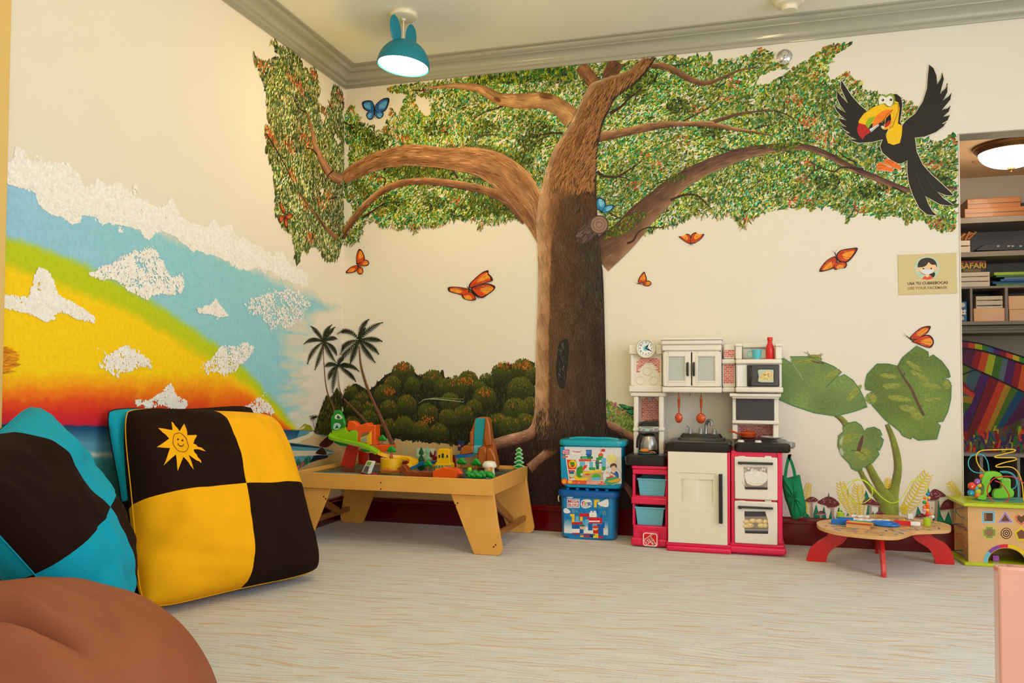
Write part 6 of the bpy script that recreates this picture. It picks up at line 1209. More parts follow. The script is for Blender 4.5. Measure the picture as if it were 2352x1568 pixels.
# hooks with spoons
hm=pl('hook_metal',(110,90,70),metal=.7); zl=z0
def spoon(px0,lab,bw_,bl_,cx,cyy,ytop,yb_):
    a=kz(K1,px0,800,-.13); m=MB(); m.tube([(a[0],-.13,a[2]+.008),(a[0],-.13,a[2]-.006),(a[0],-.138,a[2]-.012),(a[0],-.145,a[2]-.007)],.0015,6); m.build('hook',hm,kt)
    if lab is None: return
    t=kz(K1,px0,ytop,-.135); b=kz(K1,px0,yb_,-.135); bc=kz(K1,cx,cyy,-.135); s=thing('toy_spoon',lab,'toy spoon',(t[0],-.135,b[2]),'hanging toy spoons')
    m=MB(); lo=bc[2]+.028; w=.0035; zt=t[2]
    m.tube([(t[0],-.140,zt-.002),(t[0]-w,-.140,zt-.008),(t[0]-w,-.140,zt-.014),(t[0],-.140,zt-.022),(t[0]+w,-.140,zt-.014),(t[0]+w,-.140,zt-.008)],.0025,8,closed=True)
    m.tube([(t[0],-.139,zt-.020),(t[0],-.137,(zt+lo)/2+.01),(t[0],-.136,lo+.03)],[.0075,.0075,.006],10); m.tube([(t[0],-.136,lo+.03),(t[0],-.135,lo)],[.0045,.003],8)
    m.build('handle',cop,s)
    MB().ball((bc[0],-.135,bc[2]),1,20,(bw_,.010,bl_)).build('spoon_bowl',cop,s)
spoon(683,'copper-coloured toy spoon with an oval bowl, left of the two hanging under the cupboard',.0205,.028,680,1075,818,1130)
spoon(933,'copper-coloured toy ladle with a round bowl, right of the two hanging under the cupboard',.026,.028,930,1080,818,1140); spoon(806,None,0,0,0,0,0,0)
# brick column, shelf and microwave
kb(K1,1185,248,1316,410,YU+.02,YB,'brick_block',ivo); brickpanel([(1190,310),(1306,310),(1306,400),(1190,400)],K1,YU+.0193,kt,bh=21,bw=42)
kb(K1,1165,412,1318,468,YU-.004,YB,'ledge',ivo,bevel=.008); kb(K1,1172,468,1318,730,YU+.02,YB,'brick_block',ivo); brickpanel([(1187,477),(1305,477),(1305,696),(1187,696)],K1,YU+.0193,kt,bh=21,bw=42); kb(K1,1170,730,1318,788,YU-.004,YB,'ledge',ivo,bevel=.008)
YM=-.215
for a,b in ((1318,1392),(1770,1842)): kb(K1,a,245,b,415,YM+.03,YB,'post',ivo); kb(K1,a-6,238,b+6,272,YM+.022,YB,'post_cap',ivo)
kb(K1,1398,232,1690,286,YB-.05,YB,'rail',ivo); kb(K1,1398,286,1770,412,YB-.03,YB,'back_panel',ivo); kb(K1,1318,414,1845,468,YM-.006,YB,'shelf',ivo,bevel=.008)
kb(K1,1325,468,1840,728,YM+.012,YB,'microwave_case',ivo,bevel=.004); kb(K1,1318,728,1858,790,YM-.006,YB,'ledge',ivo,bevel=.008); kb(K1,1336,478,1448,722,YM+.008,YM+.02,'control_panel',pl('white_panel',(244,240,234),rough=.2),bevel=.002)
d=kb(K1,1452,478,1814,722,YM-.002,YM+.012,'microwave_door',blkp,bevel=.005)
P=Paint((0,YM-.0024,0),(1,0,0),(0,0,1),(0,-1,0)); P.smooth(P.px([(1560,530),(1620,520),(1740,522),(1770,540),(1760,610),(1765,670),(1740,690),(1590,690),(1555,670),(1565,610)],*K1),(70,66,64)); P.smooth(P.px([(1575,540),(1630,532),(1735,533),(1748,545),(1745,610),(1748,665),(1735,675),(1600,672),(1575,655),(1582,610)],*K1),(196,206,190)); P.smooth(P.px([(1590,655),(1600,600),(1640,560),(1700,545),(1740,580),(1740,640),(1680,655)],*K1),(226,206,140))
for _ in range(26): 
    a=RNG.uniform(1605,1730);b=RNG.uniform(570,645); P.poly(P.px(circ(a,b,RNG.uniform(5,10),7),*K1),[(240,226,170),(214,160,90),(222,190,110),(196,110,70)][RNG.integers(0,4)])
P.build('window_print',PM,d,label='printed window with a plate of noodles')
c=kz(K1,1490,600,YM-.01); za=kz(K1,1490,500,YM-.01)[2]; zb=kz(K1,1490,712,YM-.01)[2]; MB().tube([tuple(p) for p in catmull([(c[0],YM,zb),(c[0]-.003,YM-.014,zb+.008),(c[0]+.001,YM-.020,(za+zb)/2),(c[0]-.003,YM-.014,za-.008),(c[0],YM,za)],5)],.0078,10).build('handle',blkp,d)
# right lower tower
kb(K1,1252,800,1832,838,YM+.012,YB,'moulding',ivo,bevel=.004); kb(K1,1280,836,1812,860,YM+.024,YB,'moulding',ivo,bevel=.003); kb(K1,1286,858,1805,1105,YM+.05,YB,'board_frame',ivo,bevel=.003)
bd=kb(K1,1325,858,1756,1102,YM+.046,YM+.06,'chalkboard',mat('chalkboard_grey',(66,62,62),.6,noise=.15,nscale=6),bevel=.002)
m=MB()
for a,b in ((1350,880),(1725,880),(1352,1075),(1728,1078)): c=kz(K1,a,b,YM+.046); m.lathe([(.006,0),(.005,.002),(.0,.0025)],tuple(c),14,M=MR)
m.build('rivet',pl('dark_rivet',(40,36,36)),bd)
kb(K1,1280,1104,1812,1146,YM+.03,YB,'ledge',ivo,bevel=.006)
for a,b in ((1284,1342),(1742,1805)): kb(K1,a,1146,b,1318,YM+.045,YB,'column',ivo)
kb(K1,1340,1146,1745,1318,YB-.03,YB,'back_panel',ivo,bevel=.002); brickpanel([(1352,1158),(1736,1158),(1736,1300),(1352,1300)],K1,YB-.0304,kt,cols=((222,92,96),(232,126,124),(240,200,196)),bh=19,bw=42)
# counters
YL=-.36; YS=-.30
def counter(x0,x1,y0,y1,yf,yb,k=K2,r=.025,par=kt):
    A=kz(k,x0,(y0+y1)/2,yf)[0];B=kz(k,x1,(y0+y1)/2,yf)[0];Z1=kz(k,(x0+x1)/2,y0,yf)[2];Z0=kz(k,(x0+x1)/2,y1,yf)[2]
    S=[rrect(A+.008,yf+.008,B-.008,yb,r*.7,Z0),rrect(A,yf,B,yb,r,Z0+.008),rrect(A,yf,B,yb,r,Z1-.010),rrect(A+.010,yf+.010,B-.010,yb,r,Z1-.002),rrect(A+.016,yf+.016,B-.016,yb,r*.7,Z1)]
    loft(S).build('countertop',blkp,par,angle=50); return A,B,Z0,Z1
A1,B1,Z0a,Z1a=counter(508,1228,268,368,YL-.012,YB)
A2,B2,Z0b,Z1b=counter(1268,1885,272,376,YL-.004,YB)
A3,B3,Z0c,Z1c=counter(72,532,408,522,YS-.01,YB)
# raised sink back
loft([rrect(A1+.05,-.20,B1-.03,-.06,.02,Z1a-.002),rrect(A1+.055,-.195,B1-.035,-.065,.02,Z1a+.012)]).build('sink_rim',blkp,kt,angle=50)
loft([rrect(A1+.055,-.12,B1-.045,-.05,.02,Z1a+.010),rrect(A1+.07,-.115,B1-.06,-.055,.015,Z1a+.030)]).build('tap_ledge',blkp,kt,angle=50)
loft([rrect(A2+.012,-.30,B2-.06,-.05,.03,Z1b-.002),rrect(A2+.02,-.29,B2-.07,-.06,.03,Z1b+.010)]).build('hob',blkp,kt,angle=50)
yt=-.10; c=kz(K1,985,1300,yt); zt=Z1a+.030
tp=MB(); ct=kz(K1,1000,1150,yt); xr=kz(K1,1050,1180,yt)[0]
tp.tube([tuple(p) for p in catmull([(c[0],yt,zt-.002),(c[0]+.002,yt,zt+.03),(c[0]+.004,yt,zt+.055),(c[0]+.014,yt-.01,zt+.072),(c[0]+.030,yt-.02,zt+.068),(xr,yt-.025,zt+.045)],6)],[.012,.0115,.011,.010,.010,.0095,.009,.009,.009,.009]+[.009]*21,12); tp.build('tap_spout',stl,kt)
for px_,h in ((812,.030),(930,.034),(1082,.028)):
    cc=kz(K1,px_,1300,yt); m=MB(); m.lathe([(.016,0),(.014,.004),(.009,h-.006),(.008,h),(0,h+.001)],(cc[0],yt,zt-.001),18)
    if px_==812: m.tube([(cc[0],yt,zt+h-.004),(cc[0]-.016,yt,zt+h+.010),(cc[0]-.028,yt,zt+h+.009)],.003,8)
    m.build('tap_handle',stl,kt)
# pan and plate and knobs on the hob
zh=Z1b+.0105; yp=-.17
c=kz(K1,1458,1300,yp); pn=thing('toy_pan','copper-coloured toy pan with a lid on the hob of the toy kitchen','toy pan',(c[0],yp,zh))
MB().lathe([(.030,0),(.040,.006),(.046,.022),(.047,.026),(.04,.027),(0,.027)],(c[0],yp,zh),32).build('pan_body',cop,pn)
lid=MB().lathe([(.048,.026),(.045,.030),(.03,.036),(0,.038)],(c[0],yp,zh),32).build('lid',cop,pn); MB().ball((c[0],yp,zh+.043),.007,14,(1,1,.9)).build('lid_knob',cop,lid)
e=kz(K1,1245,1268,yp-.0); MB().tube([tuple(p) for p in catmull([(c[0]-.045,yp,zh+.022),(c[0]-.065,yp,zh+.030),(e[0]+.01,yp,zh+.036),(e[0],yp,zh+.033)],5)],.005,10).build('handle',cop,pn)
for px_ in (1380,1575): cc=kz(K1,px_,1330,-.305); MB().lathe([(.018,0),(.017,.008),(.013,.014),(0,.015)],(cc[0],-.315,Z1b-.004),20).build('knob',pl('pale_knob',(226,222,214)),kt)
cc=kz(K1,1735,1325,-.2); g=MB().lathe([(.03,0),(.046,.005),(.056,.010),(.057,.012),(.04,.006),(0,.004)],(cc[0],-.19,zh),36).build('toy_plate',wht,None,loc=(cc[0],-.19,zh)); tag(g,'cream toy plate lying on the hob beside the pan','toy plate')
# coffee maker
yc=-.19; c=kz(K1,340,1200,yc); zs=kz(K1,340,1478,YU)[2]+.0005
zs=Z1c+.0
cf=thing('toy_coffee_maker','silver and black toy coffee maker in the left bay of the kitchen','toy coffee maker',(c[0],yc,zs))
kb(K1,232,1170,452,1235,yc,YB-.032,'control_head',stl,par=cf,bevel=.004); q=[tuple(kz(K1,a,b,yc+.005)[[0,2]]) for a,b in ((240,1172),(262,1120),(290,1112),(430,1115),(452,1140),(452,1172))]; MB().prism(q,yc+.005,YB-.04,'y').build('lid',blkp,cf,bevel=.005)
P=Paint((0,yc-.0005,0),(1,0,0),(0,0,1),(0,-1,0)); P.poly(P.px([(300,1205),(350,1205),(350,1224),(300,1224)],*K1),(150,220,210))
for a in (262,397): P.poly(P.px(circ(a,1207,9,12),*K1),(210,206,200)); 
P.smooth(P.px([(240,1175),(290,1185),(340,1195),(400,1185),(445,1175),(445,1188),(340,1207),(240,1188)],*K1),(190,190,186)); P.build('panel_print',PM,cf)
kz_=kz(K1,345,1440,yc-.0); z1j=kz(K1,345,1262,yc)[2]; hh=z1j-kz_[2]; rj=(kz(K1,442,1400,yc)[0]-kz(K1,245,1400,yc)[0])/2
jz=kz_[2]
jug=MB().lathe([(rj*.88,0),(rj,.004),(rj,.012),(rj*.97,hh*.4),(rj*.72,hh*.82),(rj*.62,hh*.9),(rj*.6,hh)],(c[0],yc+.03,jz),32).build('jug',pl('steel_jug',(176,174,170),metal=.8,rough=.35),cf); MB().lathe([(rj*1.0,-.006),(rj*1.02,0),(rj*1.0,.003)],(c[0],yc+.03,jz),32).build('jug_base',blkp,cf)
MB().lathe([(rj*.64,hh*.8),(rj*.66,hh*.98),(rj*.5,hh*1.04),(0,hh*1.05)],(c[0],yc+.03,jz),28).build('jug_collar',blkp,cf)
MB().tube([tuple(p) for p in catmull([(c[0]-rj*.6,yc+.02,jz+hh*.98),(c[0]-rj*1.05,yc+.0,jz+hh*.95),(c[0]-rj*1.25,yc-.005,jz+hh*.6),(c[0]-rj*1.28,yc-.005,jz+hh*.15)],6)],.0062,10).build('jug_handle',blkp,cf)
if jz-.006>zs: MB().box(c[0]-rj,yc-.01,zs,c[0]+rj,yc+.07,jz-.005).build('hot_plate',blkp,cf)
# toy food on a turquoise dish
c=kz(K1,322,1490,-.235); fd=thing('toy_sandwich','orange toy sandwich on a turquoise dish in front of the coffee maker','toy food',(c[0],-.235,Z1c)); MB().lathe([(.03,0),(.05,.004),(.052,.007),(.03,.004),(0,.003)],(c[0],-.23,Z1c-.0015+.0015),32,sy=.6).build('dish',pl('turquoise_plastic',(90,196,206)),fd)
MB().ball((c[0]-.012,-.235,Z1c+.020),.026,20,(1,.7,.42)).ball((c[0]+.03,-.235,Z1c+.011),.018,16,(1,.8,.35)).build('bread',pl('orange_bread',(236,140,20)),fd)
m=MB(); 
for i in range(16): m.ball((c[0]-.036+i*.0048,-.253+RNG.normal()*.002,Z1c+.010+RNG.normal()*.0015),.0042,8)
m.build('filling',pl('dark_filling',(90,54,20)),fd); MB().ball((c[0]-.035,-.245,Z1c+.019),.009,10,(1.2,.6,.4)).build('lettuce',pl('green_plastic',(0,146,36)),fd)
# cup and bottle on the shelf
ys=-.15; zsf=kz(K1,1580,414,YM-.006)[2]+.0
c=kz(K1,1560,380,ys); cu=thing('toy_cup','turquoise toy cup on the top shelf of the toy kitchen','toy cup',(c[0],ys,zsf)); r=(kz(K1,1618,330,ys)[0]-kz(K1,1502,330,ys)[0])/2; hz=kz(K1,1560,306,ys)[2]-zsf
MB().lathe([(r*.68,0),(r*.72,.002),(r*.92,hz*.5),(r,hz),(r*.93,hz),(r*.8,.006),(0,.005)],(c[0],ys,zsf),28).build('cup_body',pl('turquoise_plastic',(90,196,206)),cu)
MB().tube([tuple(p) for p in catmull([(c[0]-r*.95,ys,zsf+hz*.85),(c[0]-r*1.6,ys,zsf+hz*.8),(c[0]-r*1.75,ys,zsf+hz*.5),(c[0]-r*1.4,ys,zsf+hz*.22),(c[0]-r*.85,ys,zsf+hz*.25)],5)],.0028,8).build('handle',pl('turquoise_plastic',(90,196,206)),cu)
c=kz(K1,1708,380,ys); r=(kz(K1,1756,360,ys)[0]-kz(K1,1660,360,ys)[0])/2; hb=kz(K1,1700,168,ys)[2]-zsf; rb=pl('red_bottle_plastic',(222,28,20))
bt_=thing('toy_bottle','red toy bottle on the top shelf of the toy kitchen','toy bottle',(c[0],ys,zsf)); MB().lathe([(r*.95,0),(r,.002),(r,hb*.48),(r*.95,hb*.55),(r*.6,hb*.72),(r*.55,hb*.86)],(c[0],ys,zsf),28).build('bottle_body',rb,bt_); MB().lathe([(r*.66,hb*.86),(r*.68,hb*.88),(r*.66,hb*.98),(r*.6,hb),(0,hb)],(c[0],ys,zsf),28).build('cap',rb,bt_)
# fridge unit
A=kz(K2,538,900,YL)[0];B=kz(K2,1222,900,YL)[0]; m=MB(); m.box(A,YL+.006,.0,B,YB,Z0a+.004)
m.build('fridge_case',pnk,kt,bevel=.006); kb(K2,526,1365,1232,1410,YL-.006,YB,'plinth',pnk,bevel=.006); kb(K2,524,1410,1236,1482,YL-.016,YB,'plinth',pnk,bevel=.01)
kb(K2,1185,375,1222,1375,YL-.002,YL+.02,'door_frame',pnk,bevel=.004)
X0=kz(K2,545,860,YL-.01)[0];X1_=kz(K2,1190,860,YL-.01)[0];z1=Z0a-.002;z0=kz(K2,860,1368,YL-.01)[2]
r0=kz(K2,652,800,YL-.01)[0];r1_=kz(K2,1065,800,YL-.01)[0];rz1=kz(K2,860,598,YL-.01)[2];rz0=kz(K2,860,1000,YL-.01)[2]
m=MB(); yd=YL-.010; 
for q in ((X0,z0,r0,z1),(r1_,z0,X1_,z1),(r0,rz1,r1_,z1),(r0,z0,r1_,rz0)): m.box(q[0],yd,q[1],q[2],YL+.006,q[3])
fd_=MB(); fd_=m; dr=fd_.build('fridge_door',crm,kt,bevel=.0)
i0=kz(K2,685,800,YL-.01)[0];i1=kz(K2,1035,800,YL-.01)[0];iz1=kz(K2,860,668,YL-.01)[2];iz0=kz(K2,860,915,YL-.01)[2]
m=MB(); m.box(r0,YL-.006,rz0,i0,YL+.004,rz1).box(i1,YL-.006,rz0,r1_,YL+.004,rz1).box(i0,YL-.006,iz1,i1,YL+.004,rz1).box(i0,YL-.006,rz0,i1,YL+.004,iz0).box(i0,YL+.002,iz0,i1,YL+.004,iz1); m.build('recess_panel',crm,dr)
cxr=(kz(K2,690,800,YL)[0]+kz(K2,885,800,YL)[0])/2; m=MB(); rr=(kz(K2,885,800,YL)[0]-kz(K2,695,800,YL)[0])/2; V=[];F=[]
for j,z in enumerate((iz0,iz1)):
    for i in range(13): a=PI*i/12; V.append((cxr-rr*math.cos(a),YL+.002-.007*math.sin(a),z))
F=[(i,i+1,14+i,13+i) for i in range(12)]; m.add(V,F); m.build('moulded_curve',crm,dr)
xh=kz(K2,1119,880,YL-.02)[0]; za=kz(K2,1119,608,YL-.02)[2]; zb=kz(K2,1119,1148,YL-.02)[2]; m=MB(); m.box(xh-.0095,YL-.032,zb,xh+.0095,YL-.020,za).box(xh-.008,YL-.022,zb+.005,xh+.008,YL-.008,zb+.025).box(xh-.008,YL-.022,za-.025,xh+.008,YL-.008,za-.005); m.build('door_handle',blkp,dr,bevel=.003)
# oven unit
A=kz(K2,1228,900,YL)[0];B=kz(K2,1795,900,YL)[0]; MB().box(A,YL+.012,0,B,YB,Z0b+.004).build('oven_case',pnk,kt,bevel=.006)
kb(K2,1222,1372,1812,1412,YL-.0,YB,'plinth',pnk,bevel=.006); kb(K2,1218,1412,1835,1484,YL-.012,YB,'plinth',pnk,bevel=.01); kb(K2,1232,380,1268,1372,YL+.0,YL+.03,'door_frame',pnk,bevel=.004); kb(K2,1738,380,1790,1372,YL+.0,YL+.03,'door_frame',pnk,bevel=.004)
def oven(y0,y1,wy0,wy1,wx0,wx1,kind,hy0,hy1):
    X0=kz(K2,1270,(y0+y1)/2,YL)[0];X1_=kz(K2,1738,(y0+y1)/2,YL)[0];z1=kz(K2,1500,y0,YL)[2];z0=kz(K2,1500,y1,YL)[2]
    d=MB().box(X0,YL-.008,z0,X1_,YL+.012,z1).build('oven_door',ivo,kt,bevel=.005)
    m=MB(); 
    for a,b in ((1312,1388),(1598,1672)): q=kz(K2,a,y0-12,YL),kz(K2,b,y0+6,YL); m.box(q[0][0],YL-.004,q[1][2],q[1][0],YL+.008,q[0][2])
    m.build('hinge',ivo,d,bevel=.002)
    q=kz(K2,1308,hy0,YL-.02),kz(K2,1690,hy1,YL-.02); MB().box(q[0][0],YL-.024,q[1][2],q[1][0],YL-.012,q[0][2]).build('handle',pl('charcoal_plastic',(44,40,40)),d,bevel=.003); m=MB()
    for a in (1330,1665): w=kz(K2,a,(hy0+hy1)/2,YL); m.box(w[0]-.008,YL-.014,w[2]-.004,w[0]+.008,YL-.006,w[2]+.004)
    m.build('handle_mount',pl('charcoal_plastic',(44,40,40)),d)
    P=Paint((0,YL-.0085,0),(1,0,0),(0,0,1),(0,-1,0)); q=lambda p:P.px(p,*K2)
    if kind==0:
        P.poly(q([(1370,535),(1628,535),(1630,780),(1384,776)]),(170,154,140)); 
        for i in range(9): P.stroke(q([(1390+i*28,775),(1380+i*28-(4-i)*6,690)]),.0015,.0012,(110,96,88))
        for i in range(70): a=RNG.uniform(1375,1622);b=RNG.uniform(540,640); P.poly(q(circ(a,b,RNG.uniform(6,16),8)),[(226,214,200),(206,190,172),(240,232,222),(190,170,150)][RNG.integers(0,4)])
        P.smooth(q([(1380,610),(1420,580),(1560,580),(1625,620),(1620,680),(1560,730),(1470,735),(1400,700)]),(238,230,220)); P.smooth(q([(1420,690),(1500,712),(1590,700),(1550,728),(1470,732)]),(236,222,190)); P.poly(q([(1384,750),(1630,755),(1630,780),(1384,776)]),(60,56,56)); P.poly(q([(1410,742),(1600,744),(1600,752),(1410,750)]),(150,130,110))
    else:
        P.poly(q([(1378,1016),(1605,1018),(1630,1100),(1640,1180),(1635,1262),(1384,1255)]),(150,134,116)); P.poly(q([(1378,1016),(1605,1018),(1615,1072),(1378,1072)]),(66,64,66))
        for a,b in ((1400,1130),(1470,1120),(1540,1122),(1612,1128),(1440,1170),(1560,1170),(1400,1180),(1620,1172)): P.poly(q(circ(a if a<1600 else 1605,b,40 if a<1600 else 26,18,ry=24)),(222,186,120)); P.poly(q(circ(a-6 if a<1600 else 1600,b-6,26 if a<1600 else 16,14,ry=14)),(240,214,160))
        P.poly(q([(1378,1196),(1638,1200),(1635,1262),(1384,1255)]),(120,112,104)); P.poly(q([(1384,1232),(1636,1236),(1635,1262),(1384,1255)]),(50,48,50)); P.poly(q([(1384,1212),(1636,1216),(1636,1222),(1384,1218)]),(190,180,170))
    P.build('window_print',PM,d,label='printed oven window')
oven(424,888,0,0,0,0,0,474,512); oven(908,1372,0,0,0,0,1,956,998)
# left shelf unit
A=kz(K2,150,900,YS)[0]; B=kz(K2,538,900,YS)[0]
m=MB(); m.box(A+.006,YB-.02,.02,B,YB,Z0c+.002).box(A+.004,YS+.012,.02,A+.016,YB,Z0c).box(B-.014,YS+.012,.02,B,YB,Z0c); m.build('shelf_case',pnk,kt,bevel=.003)
kb(K2,146,522,538,560,YS-.004,YB,'top_rail',pnk,bevel=.006); kb(K2,156,560,538,615,YS+.0,YB-.1,'top_rail',pnk,bevel=.004)
for a in (155,520): kb(K2,a,612,a+18 if a<200 else 538,860,YS+.002,YS+.03,'front_post',pnk,bevel=.004); kb(K2,a,935,a+18 if a<200 else 538,1170,YS+.002,YS+.03,'front_post',pnk,bevel=.004)
kb(K2,140,868,540,945,YS-.008,YB,'middle_shelf',pnk,bevel=.008); kb(K2,150,850,540,872,YS+.004,YB,'middle_shelf',pnk,bevel=.003)
kb(K2,160,1176,540,1320,YS-.006,YB,'base_block',pnk,bevel=.008); kb(K2,136,1312,540,1402,YS-.018,YB,'plinth',pnk,bevel=.012)
lg=kb(K2,255,1232,448,1402,YS-.021,YS,'logo_boss',pnk,bevel=.005)
P=Paint((0,YS-.0215,0),(1,0,0),(0,0,1),(0,-1,0)); L5=((1440,1220),19.6); q=lambda p:P.px(p,*L5)
def ro(x0,y0,x1,y1,r): return [(a,b+(a-x0)*.08) for a,b in rbox(x0,y0,x1,y1,r,6)]
P.poly(q(ro(722,40,1375,645,120)),(250,226,212)); P.poly(q(ro(768,85,1330,600,90)),(236,14,36))
def tt(s,cx,cy,h,rot,col,bold):
    u,v=q([(cx,cy)])[0]; hh=q([(cx,cy-h/2),(cx,cy+h/2)]); P.text(s,u,v,(hh[0][1]-hh[1][1])*1.4,col,rot=rot,bold=bold)
for bold,col in ((.0042,(250,226,212)),(.0012,(200,16,34))):
    for s,a,b in (('S',890,470),('T',975,400),('E',1070,330),('P',1170,240)): tt(s,a,b,190,math.radians(33),col,bold)
    tt('2',1200,530,200,math.radians(33),col,bold)
P.build('logo_print',PM,lg,label='red square logo reading STEP 2')
def bin_(x0,x1,y0,y1,lab,taper,zsup,tilt=0):
    Y=YS+.004; a0=kz(K2,x0,y0,Y);a1=kz(K2,x1,y0,Y);b0=kz(K2,x0+taper,y1,Y);b1=kz(K2,x1-taper,y1,Y); zt=a0[2]; zb=zsup; D=.19
    o=thing('storage_bin',lab,'bin',((b0[0]+b1[0])/2,Y+D/2,zb),'blue bins in the toy kitchen')
    ins=.006; V=[]
    for (xa,xb,z,i) in ((b0[0],b1[0],zb,0),(a0[0],a1[0],zt,0),(a0[0],a1[0],zt,.004),(b0[0],b1[0],zb+.004,.004)):
        V+=[(xa+i,Y+i+(.008 if z<zt-.01 else 0),z),(xb-i,Y+i+(.008 if z<zt-.01 else 0),z),(xb-i,Y+D-i,z),(xa+i,Y+D-i,z)]
    F=[(3,2,1,0)]; 
    for r in range(3):
        for i in range(4): F.append((r*4+i,r*4+(i+1)%4,(r+1)*4+(i+1)%4,(r+1)*4+i))
    F.append((12,13,14,15)); MB().add(V,F).build('bin_body',lbl,o,bevel=.0015)
    m=MB(); m.box(a0[0]-.004,Y-.004,zt-.008,a1[0]+.004,Y+.002,zt).box(a0[0]-.004,Y,zt-.008,a0[0]+.001,Y+D,zt).box(a1[0]-.001,Y,zt-.008,a1[0]+.004,Y+D,zt).box(a0[0],Y+D-.002,zt-.008,a1[0],Y+D+.003,zt); m.build('rim',lbl,o,bevel=.0015)
    for i in range(5):
        z=zb+(zt-zb)*(.12+.16*i); f=(z-zb)/(zt-zb); MB().box(b0[0]+(a0[0]-b0[0])*f+.004,Y+.0072*(1-f)-.0012,z,b1[0]+(a1[0]-b1[0])*f-.004,Y+.008*(1-f)+.001,z+.003).build('rib',lbl,o)
    return o,zt,Y,D
zsh=kz(K2,340,850,YS+.004)[2]+.0005; zbs=kz(K2,340,1176,YS-.006)[2]+.0005
bin_(212,522,655,872,'upper blue plastic bin on the kitchen side shelf',22,zsh); o_,zt_,Y_2,D_2=bin_(186,500,965,1195,'lower blue plastic bin with a dark toy inside',22,zbs)
g=MB().tube([tuple(p) for p in catmull([(o_.location.x-.05,Y_2+.05,zt_-.01),(o_.location.x-.01,Y_2+.04,zt_+.004),(o_.location.x+.05,Y_2+.05,zt_-.006)],5)],.012,8).build('toy_saucer',pl('dark_grey_plastic',(50,48,50)),None); tag(g,'dark grey toy piece lying in the lower blue bin','toy')
# side cup holder at each end of the counters (clear loops)
clr=pl('clear_plastic',(200,200,196),rough=.2,trans=.6)
m=MB(); m.lathe([(.035,0),(.045,.012),(.043,.03),(.030,.034)],(B2-.005,-.20,Z0b+.012),28,sx=.8); m.build('end_knob',clr,kt)
m=MB(); m.lathe([(.03,0),(.036,.01),(.034,.026)],(A3+.005,-.18,Z0c+.01),24,sx=.7); m.build('end_knob',clr,kt)
# green bag
gb=thing('cloth_bag','green cloth bag hanging from the right side of the toy kitchen','bag',(2.71,-.2,.17)); YG=-.20
gm=mat('green_cloth',(0,140,84),.85,noise=.15,nscale=14,bump=.3,bscale=300)
out=[(1790,625),(1850,650),(1950,625),(1985,625),(2000,700),(2030,850),(2048,940),(2050,1010),(2020,1070),(1985,1085),(1950,1108),(1905,1100),(1880,1060),(1850,960),(1820,880),(1800,790),(1788,700)]
n=len(out); q=[kz(K2,a,b,YG) for a,b in catmull(out,4,True)]; cg=np.mean(q,axis=0); V=[];F=[]; rings=8; N_=len(q)
for side in (-1,1):
    for j in range(rings):
        f=1-j/rings
        for p in q: 
            h=.028*(1-f**2)**.6+.006*math.sin(p[2]*90+p[0]*120)*(1-f); V.append((cg[0]+(p[0]-cg[0])*f,YG+side*h+.01,cg[2]+(p[2]-cg[2])*f))
    V.append((cg[0],YG+side*.028+.01,cg[2]))
    o0=0 if side<0 else rings*N_+1
    for j in range(rings-1):
        for i in range(N_): F.append((o0+j*N_+i,o0+j*N_+(i+1)%N_,o0+(j+1)*N_+(i+1)%N_,o0+(j+1)*N_+i))
    for i in range(N_): F.append((o0+(rings-1)*N_+i,o0+(rings-1)*N_+(i+1)%N_,o0+rings*N_))
MB().add(V,F).build('bag_body',gm,gb,angle=80)
def strap(pts,w,name):
    C=[kz(K2,a,b,YG) for a,b in catmull(pts,5)]; V=[];F=[]
    for i,p in enumerate(C):
        for dx,dy in ((-w,-.0012),(w,-.0012),(w,.0012),(-w,.0012)): V.append((p[0]+dx,p[1]+dy,p[2]))
    for i in range(len(C)-1):
        for j in range(4): F.append((4*i+j,4*i+(j+1)%4,4*i+4+(j+1)%4,4*i+4+j))
    F+= [(0,1,2,3),tuple(4*(len(C)-1)+j for j in range(4))]; MB().add(V,F).build(name,gm,gb)
strap([(1822,640),(1832,560),(1850,470),(1868,410),(1880,395)],.0078,'handle'); strap([(1930,640),(1915,560),(1890,480),(1868,430),(1872,395)],.0078,'handle')
# ================================================================ SMALL RED-LEGGED TABLE
ZT=.195; TH=.016
rt=thing('activity_table','small wooden activity table with a wavy edge and curved red legs','toy table',(3.06,-.36,0))
ol=[(205,905),(235,880),(350,862),(500,832),(650,820),(820,815),(1000,822),(1150,842),(1300,868),(1450,885),(1560,915),(1588,938),(1575,966),(1520,976),(1400,980),(1280,984),(1190,994),(1120,1020),(1040,1040),(920,1042),(760,1032),(560,1012),(380,985),(250,945)]
tp_=[onZ(1830+a/4.481,1000+(b-3)/4.481,ZT) for a,b in ol]; tp2=[(p[0],min(p[1],-.035)) for p in catmull([q[:2] for q in tp_],5,True)]
bw_=wood('pale_birch',(230,184,124),(214,160,98),(6,6,6)); MB().prism(tp2,ZT-TH,ZT,'z').build('tabletop',bw_,rt,bevel=.003)
P=Paint((0,0,ZT),(1,0,0),(0,1,0),(0,0,1),base=.0004); tpa=np.array(tp2); cxy=tpa.mean(0); inner=(tpa-cxy)*.9+cxy
P.dabs(inner,170,[((110,130,170),2),((206,110,60),2),((90,140,90),2),((220,190,70),2),((190,150,110),4),((130,90,140),1)],L=.05,W=.014,ang=20,aj=70)
P.build('printed_pattern',PM,rt,label='faded printed scribbles in many colours')
redp=mat('red_painted_wood',(222,16,18),.35,coat=.3,noise=.06)
def legplate(pts,Y,th):
    q=[tuple(kz(C10,a,b,Y)[[0,2]]) for a,b in catmull(pts,4,True)]; q=[(x,min(max(z,.0005),ZT-TH)) for x,z in q]; return MB().prism(q,Y,Y+th,'y').build('leg',redp,rt,bevel=.002)
